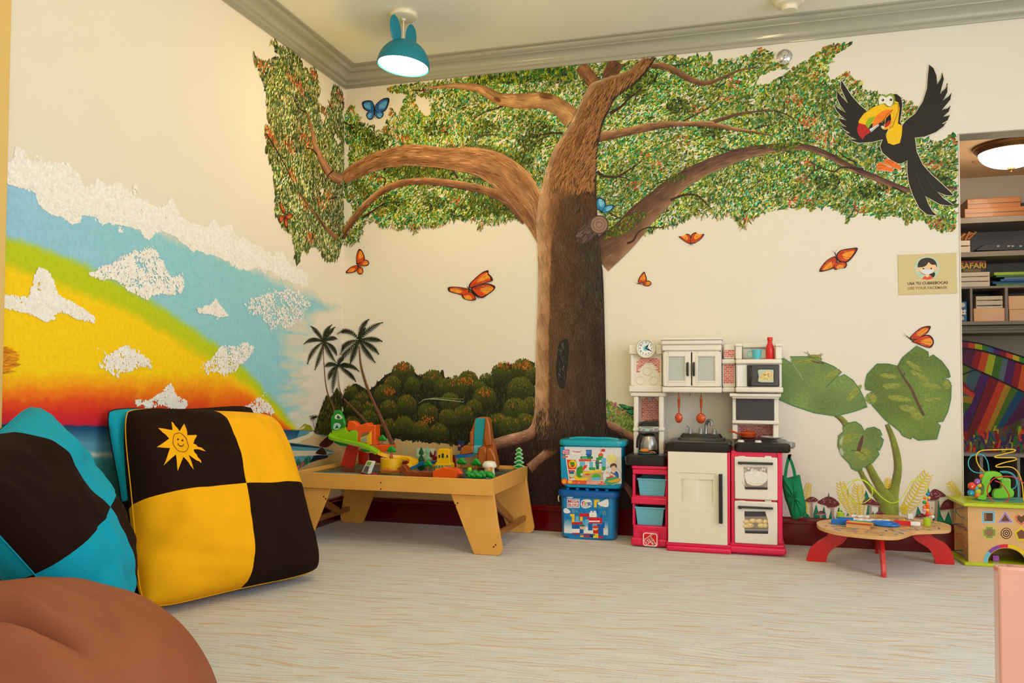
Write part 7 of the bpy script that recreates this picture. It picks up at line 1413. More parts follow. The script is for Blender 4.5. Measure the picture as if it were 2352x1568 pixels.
legplate([(345,985),(450,985),(545,985),(520,1050),(470,1110),(390,1155),(340,1200),(310,1260),(298,1298),(200,1300),(106,1297),(118,1220),(160,1140),(240,1080),(310,1040)],-.42,.018)
legplate([(1185,985),(1290,985),(1372,985),(1395,1035),(1450,1068),(1530,1110),(1590,1185),(1615,1260),(1622,1327),(1530,1328),(1436,1326),(1415,1260),(1370,1175),(1300,1125),(1225,1075),(1195,1030)],-.30,.018)
x_=kz(C10,893,1250,-.62)[0]; xf=kz(C10,900,1460,-.67)[0]
MB().prism([(-.60,ZT-TH),(-.42,ZT-TH),(-.46,.14),(-.58,.09),(-.625,.04),(-.635,0),(-.675,0),(-.672,.05),(-.64,.12)],xf-.009,xf+.009,'x').build('leg',redp,rt,bevel=.002)
xb=kz(C10,828,1200,-.11)[0]; MB().prism([(-.18,ZT-TH),(-.30,ZT-TH),(-.22,.12),(-.15,.06),(-.13,.0),(-.09,.0),(-.10,.06),(-.13,.13)],xb-.009,xb+.009,'x').build('leg',redp,rt,bevel=.002)
# bead wire on the table
R5=((1900,1130),7.35)
bwm=pl('lime_wire',(206,232,40)); lc=pl('lime_wood',(176,206,20))
c1=onZ(1830+448/4.481,1000+865/4.481,ZT); c2=onZ(1830+1342/4.481,1000+930/4.481,ZT)
bwr=thing('bead_wire','looping lime wire with coloured wooden beads rising from two lime posts','bead maze',((c1[0]+c2[0])/2,(c1[1]+c2[1])/2,ZT))
rp=.0165
for c in (c1,c2): MB().lathe([(rp*.9,0),(rp,.002),(rp,.034),(rp*.85,.037),(0,.037)],(c[0],c[1],ZT+.0004),20).build('post',lc,bwr)
Yw=(c1[1]+c2[1])/2
wp=[(448,800),(448,700),(460,600),(500,510),(570,462),(650,450),(720,475),(770,540),(780,600),(755,650),(690,690),(620,700),(560,670),(500,620)]
loop=[(c1[0],c1[1],ZT+.03)]+[kz(C10,a,b,c1[1]+(c2[1]-c1[1])*(a-448)/894+ (.04 if 640>a>500 and b>600 else 0)) for a,b in [(445,740),(450,640),(475,560),(540,480),(630,450),(710,470),(765,530),(780,590),(755,650),(690,692),(620,700),(565,670),(530,620),(530,560),(580,480),(660,455),(740,500),(800,560),(880,640),(960,688),(1030,685),(1080,640),(1130,560),(1180,480),(1230,452),(1290,465),(1325,510),(1338,580),(1342,640),(1342,760)]]+[(c2[0],c2[1],ZT+.035)]
MB().tube(catmull([tuple(map(float,p)) for p in loop],5),.0022,8).build('wire',bwm,bwr)
bc_=[(1700,35,34,(0,130,200)),(1650,100,30,(240,120,20)),(1720,95,26,(246,180,40)),(1712,128,24,(140,80,200)),(1640,170,34,(20,160,60)),(1685,165,26,(240,150,30)),(1688,215,36,(244,100,20)),(1640,250,32,(240,120,40)),(1700,255,32,(236,90,30)),(1640,300,34,(230,150,180)),(1686,300,30,(246,210,40)),(1700,330,34,(240,110,40)),(1690,378,38,(220,16,30)),(1760,370,24,(244,130,60)),(1780,415,32,(244,230,220)),(1770,262,12,(200,60,40)),(1740,340,14,(236,120,90))]
for a,b,r,col in bc_:
    p=kz(R5,a,b,c2[1]); MB().ball(tuple(p),r/7.35/F_*4.25*.9,14,(1,.8,.9)).build('bead',pl('bead_%d_%d_%d'%col,col),bwr)
# bits on the table
ZP=ZT+.0006
def flatbox(px,py,w,d,h,rot,name,lab,m,cat='toy'):
    c=onZ(R5[0][0]+px/R5[1],R5[0][1]+py/R5[1],ZP); Mx=Matrix.Translation((c[0],c[1],ZP))@Matrix.Rotation(rot,4,'Z'); o=thing(name,lab,cat,tuple(c)); MB().box(-w/2,-d/2,0,w/2,d/2,h,Mx).build('body',m,o,bevel=.002); return o,Mx,c
xy=thing('toy_xylophone','toy xylophone with red, yellow and blue bars and blue end blocks','toy',tuple(onZ(1975,1207,ZP)),'toys on the red-legged table'); c=onZ(1900+560/7.35,1130+590/7.35,ZP)
bl=pl('blue_painted_wood',(0,110,200)); Mx=Matrix.Translation((c[0],c[1],ZP))@Matrix.Rotation(-.30,4,'Z')
MB().box(-.055,-.045,0,.05,-.037,.020,Mx).build('frame',bw_,xy,bevel=.001); MB().box(-.055,.03,0,.05,.038,.020,Mx).build('frame',bw_,xy,bevel=.001)
for i,(cl) in enumerate(((210,20,20),(240,140,20),(246,200,30),(60,170,70),(0,120,200))): MB().box(-.058,-.05+i*.019,.0205,.055,-.036+i*.019,.0245,Mx).build('bar',pl('bar_%d'%i,cl),xy,bevel=.001)
c=onZ(1900+225/7.35,1130+545/7.35,ZP); 
MB().box(c[0]-.042,c[1]-.004,ZP,c[0]+.042,c[1]+.004,ZP+.026).build('end_block',bl,xy,bevel=.002); c=onZ(1900+300/7.35,1130+500/7.35,ZP); MB().box(c[0]-.035,c[1]+.01,ZP,c[0]+.04,c[1]+.018,ZP+.02).build('end_block',bl,xy,bevel=.002)
c=onZ(1900+360/7.35,1130+500/7.35,ZP+.02); MB().ball((c[0],c[1],ZP+.024),.007,12).build('mallet_head',pl('red_painted_wood2',(222,16,30)),xy); MB().ball((c[0]+.012,c[1]-.006,ZP+.012),.008,12).build('mallet_head',pl('amber_ball',(246,180,20)),xy)
c=onZ(1900+1010/7.35,1130+570/7.35,ZP); rg=thing('toy_ring_pair','two stacked flat blue toy rings','toy',tuple(c),'toys on the red-legged table')
for k_,(dx,dy,z,w) in enumerate(((.0,.0,ZP+.004,.052),(-.012,.035,ZP+.006,.05))): MB().tube([(c[0]+dx+w*math.cos(a),c[1]+dy+w*.62*math.sin(a),z+.003) for a in np.linspace(0,2*PI,36,endpoint=False)],.006,8,closed=True).build('ring',bl,rg)
wh_=pl('white_toy_plastic',(246,244,240))
for i,(a,b,w,rot) in enumerate(((560,420,.085,-.06),(560,480,.09,-.05),(870,490,.10,0.0),(640,520,.08,-.1))):
    c=onZ(1900+a/7.35,1130+b/7.35,ZP); o=thing('toy_track',['back white wavy toy track piece','middle white wavy toy track piece','long white wavy toy track piece to the right','front white wavy toy track piece by the xylophone'][i],'toy',tuple(c),'white toy track pieces'); pts=[(x,.006*math.sin(x*180)+.008) for x in np.linspace(-w/2,w/2,18)]+[(x,.006*math.sin(x*180)-.008) for x in np.linspace(w/2,-w/2,18)]
    MB().prism(pts,0,.010,'z',Matrix.Translation((c[0],c[1],ZP))@Matrix.Rotation(rot,4,'Z')).build('piece',wh_,o,bevel=.001)
rw=pl('red_toy_wood',(222,14,20)); c=onZ(1900+1270/7.35,1130+560/7.35,ZP); o=thing('toy_wedge','red and white V-shaped toy blocks near the bead post','toy',tuple(c),'toys on the red-legged table')
MB().box(-.036,-.004,0,.036,.004,.022,Matrix.Translation((c[0],c[1]+.004,ZP))@Matrix.Rotation(-.12,4,'Z')).build('red_bar',rw,o,bevel=.001); c2_=onZ(1900+1450/7.35,1130+560/7.35,ZP); MB().box(-.032,-.004,0,.032,.004,.018,Matrix.Translation((c2_[0],c2_[1]+.0,ZP))@Matrix.Rotation(.02,4,'Z')).build('white_bar',wh_,o,bevel=.001); MB().box(-.032,-.004,0,.036,.004,.014,Matrix.Translation((c2_[0]+.003,c2_[1]+.035,ZP))@Matrix.Rotation(-.16,4,'Z')).build('red_bar',rw,o,bevel=.001)
c=onZ(1900+1400/7.35,1130+450/7.35,ZP); g=MB().box(c[0]-.012,c[1]-.012,ZP,c[0]+.012,c[1]+.012,ZP+.026).build('toy_block',wh_,None,bevel=.002); tag(g,'small white toy cube standing behind the red blocks','toy block')
c=onZ(1900+1300/7.35,1130+490/7.35,ZP); g=MB().lathe([(.008,0),(.003,.014),(0,.015)],(c[0],c[1],ZP),14).build('toy_cone',ypl,None); tag(g,'tiny yellow toy cone on the red-legged table','toy')
# ================================================================ ACTIVITY CUBE
cw=wood('cube_birch',(232,186,122),(218,164,98),(3,3,8)); cl_=pl('lime_painted_wood',(196,212,12))
xL=3.498; yF=-.275; xR_=3.93; yBk=-.03; ZC=.298; PL=.016
cb=thing('activity_cube','wooden activity cube with lime top and base at the right edge of the photo','activity cube',(3.7,-.15,0))
oct_=lambda e,c:[(xL-e+c,yF-e),(xR_,yF-e),(xR_,yBk),(xL-e+c*.0,yBk),(xL-e,yF-e+c)]
fl_=onZ(1830+1757/4.481,1000+1330/4.481,.012); xFl=onY(1830+1760/4.481,1160,yF)[0]; xS=onY(1830+1632/4.481,1200,-.06)[0]
body=[(xFl,yF),(xR_,yF),(xR_,-.035),(xS,-.035),(xS,-.075)]
# case with an arched opening at the front
m=MB(); m.box(xFl,yF,PL,xR_,yF+.010,.12) if False else None
za=kz(C10,2180,1170,yF)[2]; ax0=kz(C10,1925,1330,yF)[0]; axc=kz(C10,2165,1300,yF)[0]; ra=axc-ax0; arcp=[(axc-ra*.82*math.cos(t),PL+.0+ra*.74*math.sin(t)) for t in np.linspace(0,PI,20)]
fp=[(xFl,PL),arcp[0]]+arcp[1:-1]+[arcp[-1],(xR_,PL),(xR_,ZC-PL),(xFl,ZC-PL)]
fr_=MB().prism(fp,yF,yF+.010,'y').build('front_panel',cw,cb,bevel=.0)
MB().hexa([(xFl,yF,PL),(xFl+.008,yF+.004,PL),(xS+.010,-.075,PL),(xS,-.075,PL)],[(xFl,yF,ZC-PL),(xFl+.008,yF+.004,ZC-PL),(xS+.010,-.075,ZC-PL),(xS,-.075,ZC-PL)]).build('side_panel',cw,cb)
MB().box(xS,-.045,PL,xR_,-.035,ZC-PL).build('back_panel',cw,cb); MB().box(xR_-.01,yF,PL,xR_,-.035,ZC-PL).build('side_panel',cw,cb)
def slab(z0,z1,name,e):
    a=onY(1830+1742/4.481,1000+700/4.481,yF-e)[0]; pts=[(xFl-.022,yF-e),(xR_+.02,yF-e),(xR_+.02,-.02),(xS-.03,-.02),(xS-.03,-.095)]; return MB().prism(pts,z0,z1,'z').build(name,cl_,cb,bevel=.003)
slab(0.0005,PL,'base_board',.022); tpc=slab(ZC-PL,ZC,'top_board',.022)
P=Paint((0,yF,0),(1,0,0),(0,0,1),(0,-1,0),base=.0006); q=lambda p:P.px(p,*C10)
def ring(shape,cs): 
    for s,col in cs:
        a=np.array(shape,float); c=a.mean(0); P.poly(q((a-c)*s+c),col)
ring(rbox(1925,795,2020,880,8),((1.45,(170,210,220)),(1.28,(40,160,200)),(1.12,(210,226,226)),(1.0,(96,62,34)))); P.poly(q([(1930,800),(1950,800),(1950,862),(1930,876)]),(150,104,60))
ring([(2146,808),(2196,882),(2096,882)],((1.75,(216,190,220)),(1.45,(130,84,160)),(1.2,(206,180,210)),(1.0,(110,70,44))))
hrt=[(2310,905),(2270,870),(2262,835),(2285,818),(2310,835),(2335,818),(2360,835),(2352,870)]; ring(hrt,((1.5,(246,170,80)),(1.3,(226,60,70)),(1.12,(230,190,160)),(1.0,(110,72,40))))
crs=[(1960,952),(2005,952),(2012,970),(2030,975),(2030,1020),(2012,1026),(2005,1042),(1960,1042),(1953,1026),(1936,1020),(1936,975),(1953,970)]; ring(crs,((1.5,(206,210,70)),(1.28,(70,140,60)),(1.1,(190,196,120)),(1.0,(150,118,76))))
for r,c in ((57,(70,20,30)),(49,(226,180,118)),(38,(40,16,24)),(28,(226,180,118)),(18,(40,16,24)),(9,(226,180,118))): P.poly(q(circ(2156,1005,r,26)),c)
ring([(2310,965),(2365,1000),(2345,1060),(2285,1060),(2262,1000)],((1.5,(246,206,20)),(1.25,(220,190,60)),(1.0,(120,80,50))))
# arch
def seg(t0,t1,col):
    a=[(axc-ra*math.cos(t),PL+ra*.93*math.sin(t)) for t in np.linspace(t0,t1,8)]; b=[(axc-ra*.84*math.cos(t),PL+ra*.77*math.sin(t)) for t in np.linspace(t1,t0,8)]; P.poly(np.array(a+b),col)
seg(0,.62,(110,200,220)); seg(.62,1.2,(140,76,170)); seg(1.2,1.62,(226,40,70)); seg(1.62,2.5,(244,206,20)); seg(2.5,PI,(90,180,80))
P.build('printed_shapes',PM,fr_,label='coloured shape outlines and a rainbow arch')
c=kz(C10,2040,1240,yF+.05); g=MB().box(c[0]-.012,yF+.04,PL+.0005,c[0]+.016,yF+.065,PL+.028).build('toy_block',pl('purple_block',(170,80,170)),None,bevel=.002); tag(g,'purple toy block inside the arch of the activity cube','toy block')
for cc,pts in (((60,120,140),[(1725,740),(1650,760),(1690,830),(1755,850)]),((90,60,120),[(1728,912),(1630,910),(1750,950),(1752,975)]),((214,96,40),[(1728,1012),(1650,1020),(1720,1110),(1755,1138)]),((30,80,140),[(1730,1182),(1630,1185),(1755,1245)])):
    P3=[]
    for a,b in pts: f=np.clip((1757-a)/125,0,1); P3.append(tuple(kz(C10,a,b,yF+f*.19-.010)-np.array([.006,0,0])))
    MB().tube([tuple(p) for p in catmull(P3,5)],.0025,6).build('wire',pl('wire_%d_%d_%d'%cc,cc),cb)
# yellow lines and blue patches printed on the top
P=Paint((0,0,ZC),(1,0,0),(0,1,0),(0,0,1)); 
for i in range(5): a=1640+i*28; P.stroke([onZ(1830+(a)/4.481,1000+(620+i*9)/4.481,ZC)[:2],onZ(1830+(a+80)/4.481,1000+(618+i*9)/4.481,ZC)[:2]],.003,.003,(246,226,60))
P.smooth(np.array([onZ(1830+a/4.481,1000+b/4.481,ZC)[:2] for a,b in ((1800,650),(1950,640),(2339,640),(2339,690),(1900,676))]),(96,170,150)); P.build('printed_pattern',PM,tpc)
# wires and figures on the cube
def wire(pts,col,w,name,yy=-.15,ycurve=None):
    C=[kz(C10,a,b,(yy if ycurve is None else yy+ycurve[i])) for i,(a,b) in enumerate(pts)]; return MB().tube([tuple(p) for p in catmull([tuple(map(float,p)) for p in C],6)],w,8).build(name,pl('w_%d_%d_%d'%col,col),cb)
wire([(2335,670),(2330,600),(2320,500),(2290,400),(2240,340),(2180,322),(2100,325),(2055,322),(2060,305),(2150,275),(2240,255),(2262,238),(2230,228),(2130,228),(2050,225),(2045,212),(2130,190),(2230,165),(2250,150),(2210,142),(2100,145),(1980,148),(1900,155),(1855,190),(1850,250),(1880,320),(1925,365),(1940,400),(1945,470)],(246,196,40),.0028,'yellow_wire',-.15)
wire([(1975,470),(1978,400),(1975,330),(1960,260),(1920,205),(1860,190),(1800,210),(1768,260),(1772,320),(1810,365),(1870,385),(1940,380)],(60,190,220),.0026,'blue_wire',-.12)
wire([(2090,372),(2160,370),(2230,400),(2270,470),(2280,560),(2282,635)],(60,190,220),.0026,'blue_wire',-.11); wire([(2110,380),(2200,390),(2250,440),(2262,500),(2240,540),(2180,558),(2110,545)],(60,190,220),.0026,'blue_wire',-.10)
wire([(2030,685),(1985,640),(1962,580),(1975,510),(2020,450),(2090,425),(2180,420),(2270,440),(2350,500)],(214,40,50),.0026,'red_wire',-.22); wire([(2040,465),(2100,490),(2150,550),(2185,610),(2180,660),(2140,685),(2060,688)],(214,40,50),.0026,'red_wire',-.21)
def clump(pts,Y,th,m,name,sub=None):
    qq=[tuple(kz(C10,a,b,Y)[[0,2]]) for a,b in catmull(pts,4,True)]; return MB().prism([(x,max(z,ZC)) for x,z in qq],Y,Y+th,'y').build(name,m,cb,bevel=.003)
lg_=pl('apple_green_wood',(120,204,20)); clump([(1865,650),(1880,620),(1925,600),(1930,520),(1905,480),(1940,385),(2000,370),(2060,372),(2105,395),(2120,440),(2080,455),(2040,420),(1995,450),(1990,500),(2000,560),(1960,610),(1940,660)],-.18,.03,lg_,'green_figure')
cr=clump([(2035,640),(2040,560),(2110,540),(2110,450),(2150,440),(2200,450),(2205,540),(2235,570),(2230,625),(2180,640)],-.14,.03,lg_,'green_crocodile')
m=MB(); m2=MB()
for a,b in ((2140,462),(2178,465)): c=kz(C10,a,b,-.142); m.ball(tuple(c),.0042,12); m2.ball((c[0],c[1]-.003,c[2]),.0022,8)
m.build('eye',wh_,cr); m2.build('pupil',blk,cr)
for a,b,r,col in ((1805,520,38,(236,70,40)),(1795,590,33,(0,150,200)),(1862,475,30,(160,90,190)),(1910,420,26,(240,120,40)),(1880,510,26,(246,190,40)),(1845,540,24,(90,180,210)),(1865,575,30,(200,210,40)),(1862,615,34,(240,120,30))):
    c=kz(C10,a,b,-.16); bb=MB().ball(tuple(c),r/4.481/F_*4.35,16).build('bead',pl('bead_%d_%d_%d'%col,col),cb)
    if (a,b) in ((1805,520),(1795,590),(1862,475)):
        rr_=r/4.481/F_*4.35; MB().ball((c[0]-.004,c[1]-rr_*.9,c[2]-.002),.004,10).build('eye',wh_,bb); MB().ball((c[0]-.004,c[1]-rr_*.9-.0035,c[2]-.002),.0018,8).build('pupil',blk,bb)
# ================================================================ PINK-LIT CHILD'S CHAIR
ch_=thing('childs_chair','glossy red painted child chair cut off by the bottom right corner','chair',(3.02,-2.95,0)); cm_=mat('red_paint_with_highlight',(240,168,152),.12,coat=1.0,noise=.1,nscale=20,spec=1.0); ce=mat('chair_edge_red',(214,40,34),.2,coat=.6)  # posts and legs pale pink: window highlight on red paint put into the colour
tl=onY(2286,1296,-3.0); x0=tl[0]; zt=tl[2]
for a in (x0,x0+.28): MB().box(a,-3.02,.0,a+.060,-2.985,zt).build('back_post',cm_,ch_,bevel=.004)
MB().box(x0+.060,-3.012,zt-.035,x0+.28,-2.99,zt-.004).build('back_rail',ce,ch_,bevel=.003); MB().box(x0+.060,-3.012,zt-.17,x0+.28,-2.99,zt-.10).build('back_rail',ce,ch_,bevel=.003)
MB().box(x0+.085,-2.9849,.25,x0+.34,-2.68,.27).build('seat',ce,ch_,bevel=.004)
for a in (x0+.10,x0+.30): MB().box(a,-2.72,0,a+.035,-2.69,.25).build('leg',cm_,ch_,bevel=.003)
# ================================================================ WALL AND CEILING FITTINGS
sg=thing('facemask_sign','beige wall sign reading USA TU CUBREBOCAS, USE YOUR FACEMASK','sign',(3.38,0,1.44)); S=((2040,560),12.06)
c4=[onY(S[0][0]+a/S[1],S[0][1]+b/S[1],-.004)[[0,2]] for a,b in ((270,305),(1885,240),(1915,1360),(295,1415))]; MB().prism([tuple(p) for p in c4],-.004,-.0002,'y').build('board',mat('sign_beige',(214,192,134),.5),sg)
P=Paint((0,-.0042,0),(1,0,0),(0,0,1),(0,-1,0)); q=lambda p:P.px(p,*S)
P.poly(q(circ(1080,665,352,44,ry=320)),(190,212,184)); P.smooth(q([(820,660),(820,560),(870,460),(960,405),(1090,385),(1220,410),(1310,480),(1345,570),(1345,640),(1300,690),(860,690)]),(62,50,44)); P.smooth(q([(820,650),(780,700),(800,770),(860,760),(870,680)]),(240,196,156)); P.smooth(q([(1310,640),(1385,660),(1385,720),(1330,750),(1290,720)]),(240,196,156))
P.smooth(q([(845,655),(960,640),(1060,590),(1120,510),(1180,560),(1250,580),(1320,585),(1325,660),(1290,740),(1220,810),(1130,850),(1040,850),(940,810),(870,740)]),(242,200,150)); P.smooth(q([(1135,850),(1240,800),(1285,790),(1300,850),(1270,910),(1240,925),(1190,890)]),(50,42,40)); P.stroke(q(catmull([(878,765),(930,815),(990,845),(1040,855)],4)),.0016,.0016,(50,42,40)); P.stroke(q([(1230,810),(1300,748)]),.0016,.0016,(50,42,40))
P.smooth(q([(910,720),(1000,708),(1150,705),(1270,712),(1230,780),(1150,825),(1080,835),(1000,820),(940,775)]),(226,228,226)); 
for a,b in ((978,685),(1192,680)): P.poly(q(circ(a,b,22,14)),(60,34,24))
P.smooth(q([(945,965),(990,910),(1050,885),(1085,925),(1130,885),(1190,895),(1240,935),(1200,965),(1120,985),(1030,985)]),(232,84,52)); P.poly(q([(1045,850),(1130,850),(1130,900),(1085,930),(1045,900)]),(242,200,150))
def st(s,cx,cy,wpx,col,bold):
    u,v=q([(cx,cy)])[0]; a,b=q([(cx-wpx/2,cy),(cx+wpx/2,cy)]); h=q([(cx,cy-38),(cx,cy+38)]); n0=P.n; size=(h[0][1]-h[1][1])*1.35; P.text(s,0,0,size,col,bold=bold); V=P.vs.pop(); w=V[:,0].max()-V[:,0].min(); sx=(b[0]-a[0])/w; V2=V.copy(); V2[:,0]=u+V[:,0]*sx; V2[:,2]=v+V[:,2]+(V[:,0]*sx)*.0; P.vs.append(V2)
st('USA TU CUBREBOCAS',1090,1088,1120,(72,44,34),.0004); st('USE YOUR FACEMASK',1090,1220,1105,(150,124,76),.0004)
P.build('sign_print',PM,sg,label='round picture of a dark-haired woman in a white mask over two lines of capitals')
chrome=mat('chrome',(230,226,226),.06,metal=1); c=onY(1802,130,0); sk_=thing('fire_sprinkler','chrome sidewall sprinkler on a round polished plate high on the wall','sprinkler',(c[0],0,c[2]))
MB().lathe([(.039,.0005),(.039,.004),(.030,.012),(.016,.016),(0,.016)],(c[0],0,c[2]),36,M=MR).build('plate',chrome,sk_); m=MB(); m.cyl((c[0],-.014,c[2]),(c[0],-.032,c[2]),.009).cyl((c[0],-.05,c[2]),(c[0],-.054,c[2]),.013); m.tube([(c[0]-.009,-.03,c[2]),(c[0]-.012,-.04,c[2]),(c[0]-.004,-.05,c[2])],.0022,6).tube([(c[0]+.009,-.03,c[2]),(c[0]+.012,-.04,c[2]),(c[0]+.004,-.05,c[2])],.0022,6); m.build('nozzle',chrome,sk_)
MB().lathe([(.041,-.001),(.043,.0),(.041,.002),(.039,.0)],(c[0],-.001,c[2]),36,M=MR).build('rim',mat('sprinkler_white',(232,226,206),.5),sk_) 
cdt=onZ(1813,-6,HC); sd=thing('smoke_detector','cream smoke detector on the ceiling at the top edge of the photo','smoke detector',(cdt[0],cdt[1],HC)); scm=mat('detector_cream',(236,226,200),.4)
MB().lathe([(.088,-.0005),(.088,-.016),(.074,-.024),(.068,-.04),(.05,-.046),(0,-.046)],(cdt[0],cdt[1],HC),40).build('base',scm,sd); MB().lathe([(.05,-.046),(.042,-.050),(.040,-.062),(.036,-.070),(0,-.071)],(cdt[0],cdt[1],HC),36).build('sensor_dome',scm,sd); MB().lathe([(.0405,-.052),(.0412,-.053),(.0405,-.055)],(cdt[0],cdt[1],HC),36).build('slot_ring',mat('slot_dark',(120,60,50),.5),sd)
# rabbit-eared pendant lamp
lc_=onZ(927,31,HC); lx,ly=lc_[0],lc_[1]; lp=thing('pendant_lamp','blue rabbit-eared dome pendant lamp, lit, near the corner of the ceiling','pendant lamp',(lx,ly,HC)); lb=mat('teal_blue_lamp_enamel',(0,128,150),.45,noise=.03)
cream_p=mat('lamp_cream_plastic',(236,228,196),.45); MB().lathe([(.072,-.0005),(.076,-.008),(.072,-.024),(.060,-.030),(.012,-.031),(.010,-.040),(0,-.040)],(lx,ly,HC),40).build('ceiling_rose',cream_p,lp)
zr=onY(922,153,ly)[2]; RL=.141; 
MB().cyl((lx,ly,HC-.035),(lx,ly,zr+RL*1.0),.0035,n=10).build('cable',cream_p,lp)
LT=Matrix.Rotation(.10,4,'Y')@Matrix.Rotation(-.05,4,'X')
prof_=[(RL*math.cos(t),RL*math.sin(t)) for t in np.linspace(0,PI/2*.99,16)]+[((RL-.004)*math.cos(t),(RL-.004)*math.sin(t)) for t in np.linspace(PI/2*.99,0,16)]
m=MB(); m.lathe(prof_,(lx,ly,zr),48,M=LT,cap=False); shd=m.build('lamp_shade',lb,lp)
for sgn,tilt,rz in ((-1,-.16,.9),(1,.16,.9)):
    Me=Matrix.Rotation(rz,4,'Z')@Matrix.Rotation(0,4,'X'); ex=sgn*.078; d=Matrix.Rotation(.35,4,'Z'); d=Matrix.Rotation(1.27,4,'Z'); base=d@Vector((ex*.8,0,0))
    E=Matrix.Translation((0,0,0))@d@Matrix.Rotation(tilt,4,'Y')@Matrix.Rotation(.0,4,'X')
    MB().ball((lx+base.x,ly+base.y,zr+RL*.84+.058),1,24,(.044,.009,.078),M=E).build('ear',lb,shd)
gl=mat('lamp_glow',(255,246,230),.5,emit=9.0); MB().lathe([(RL-.008,.006),(RL-.010,.004),(RL*.7,-.0),(0,-.001)],(lx,ly,zr),40,M=LT).build('diffuser',gl,lp)
point('pendant_bulb',(lx-.01,ly,zr-.06),W_LAMP,WARM,.09)
# ================================================================ NEXT ROOM
YN=1.22; K8=((2180,280),3.017); K9=((2180,760),2.703); gshelf=mat('grey_shelf_paint',(132,122,108),.6,noise=.06,nscale=9); gback=mat('grey_shelf_back',(128,126,122),.8,noise=.08,nscale=9)
def nx(k,x,y,Y=YN): return onY(k[0][0]+x/k[1],k[0][1]+y/k[1],Y)
su=thing('shelf_unit','grey wall shelves holding games and boxes in the next room','shelf',(4.2,1.4,1.15)); SX0,SX1=3.45,4.75; YNB=1.615
def zN(y,k=K8,x=300): return nx(k,x,y)[2]
MB().box(SX0,YNB-.015,zN(1400),SX1,YNB,zN(640)).build('back_panel',gback,su)
for a,b in ((655,695),(895,930),(1136,1152)): MB().box(SX0,YN,zN(b),SX1,YNB-.015,zN(a)).build('shelf_board',gshelf,su,bevel=.002)
MB().box(SX0,YN-.01,zN(1405),SX1,YNB-.015,zN(1380)).build('shelf_board',gshelf,su,bevel=.002)
MB().box(SX0,YN+.03,zN(1460),SX1,YNB,zN(1407)).build('bottom_rail',gshelf,su,bevel=.004); MB().box(SX0,YN+.015,zN(1440),SX1,YN+.03,zN(1425)).build('bottom_rail',gshelf,su,bevel=.002)
for a,b in ((146,162),(388,408)): MB().box(nx(K8,a,1260)[0],YN,zN(1381),nx(K8,b,1260)[0],YNB-.015,zN(1150)).build('divider',gshelf,su)
ww=wood('warm_box_wood',(168,104,36),(140,80,26),(3,3,10)); wp_=wood('pale_box_wood',(226,174,110),(210,152,88),(3,3,10)); 
def nbox(x0,y0,x1,y1,name,lab,m,cat,d=.22,grp=None,k=K8,yf=None,zsup=None,bevel=.003):
    yf=YN+.01 if yf is None else yf; A=nx(k,x0,(y0+y1)/2,yf)[0];B=nx(k,x1,(y0+y1)/2,yf)[0];z1=nx(k,x0,y0,yf)[2];z0=nx(k,x0,y1,yf)[2] if zsup is None else zsup
    o=thing(name,lab,cat,((A+B)/2,yf+d/2,z0),grp); MB().box(A,yf,z0,B,yf+d,z1).build('box_body',m,o,bevel=bevel); return o,A,B,z0,z1,yf
zt0=zN(655); 
o,A,B,z0,z1,yf=nbox(107,602,600,660,'wooden_box','long lower wooden box on the top shelf of the next room',ww,'box',zsup=zt0+.001,grp='wooden boxes on the top shelf'); MB().box(A,yf-.002,(z0+z1)/2-.003,B,yf,(z0+z1)/2).build('lid_gap',blk,o); zz=z1
o,A,B,z0,z1,yf=nbox(126,535,498,600,'wooden_box','upper wooden box stacked on the long one on the top shelf',ww,'box',zsup=zz+.0005,grp='wooden boxes on the top shelf',yf=YN+.03); MB().box(A,yf-.002,(z0+z1)/2-.003,B,yf,(z0+z1)/2).build('lid_gap',blk,o)
nbox(500,560,700,650,'dark_case','dark case at the right end of the top shelf',mat('dark_green_case',(50,52,44),.6),'case',zsup=zt0+.001,yf=YN+.24,d=.1)
zs2=zN(895); crt=mat('whitewashed_crate',(214,198,172),.6,noise=.25,nscale=60)
def crate(x0,x1,ys,lab,zsup,yf,d=.2,name='slatted_crate',grp='whitewashed slatted crates'):
    A=nx(K8,x0,ys[0][0],yf)[0];B=nx(K8,x1,ys[0][0],yf)[0]; o=thing(name,lab,'crate',((A+B)/2,yf+d/2,zsup),grp); dz=zsup-nx(K8,x0,ys[-1][1],yf)[2]
    for a,b in ys:
        za=nx(K8,x0,a,yf)[2]+dz;zb=nx(K8,x0,b,yf)[2]+dz; MB().box(A,yf,zb,B,yf+.006,za).build('slat',crt,o,bevel=.001); MB().box(A,yf+d-.006,zb,B,yf+d,za).build('slat',crt,o,bevel=.001)
    zt=nx(K8,x0,ys[0][0],yf)[2]+dz
    MB().box(A,yf+.006,zsup,A+.008,yf+d-.006,zt).build('end_panel',crt,o); MB().box(B-.008,yf+.006,zsup,B,yf+d-.006,zt).build('end_panel',crt,o); MB().box(A+.008,yf+.006,zsup,B-.008,yf+d-.006,zsup+.005).build('bottom',crt,o); return A,B,zt
A,B,ztc=crate(-10,145,[(824,858),(865,905)],'whitewashed slatted crate holding rolled sticks on the second shelf',zs2+.0005,YN+.01,.16)
for i,(a,b,c_,d_) in enumerate(((60,820,110,775),(110,820,142,762),(75,822,160,770),(130,815,186,762))):
    p=nx(K8,a,b,YN+.06+i*.02);q_=nx(K8,c_,d_,YN+.06+i*.02); g=MB().cyl(tuple(p),tuple(q_),.010,n=12).build('wooden_stick',ww,None,loc=tuple(p)); tag(g,'brown wooden stick standing in the slatted crate','stick','wooden sticks in the crate')
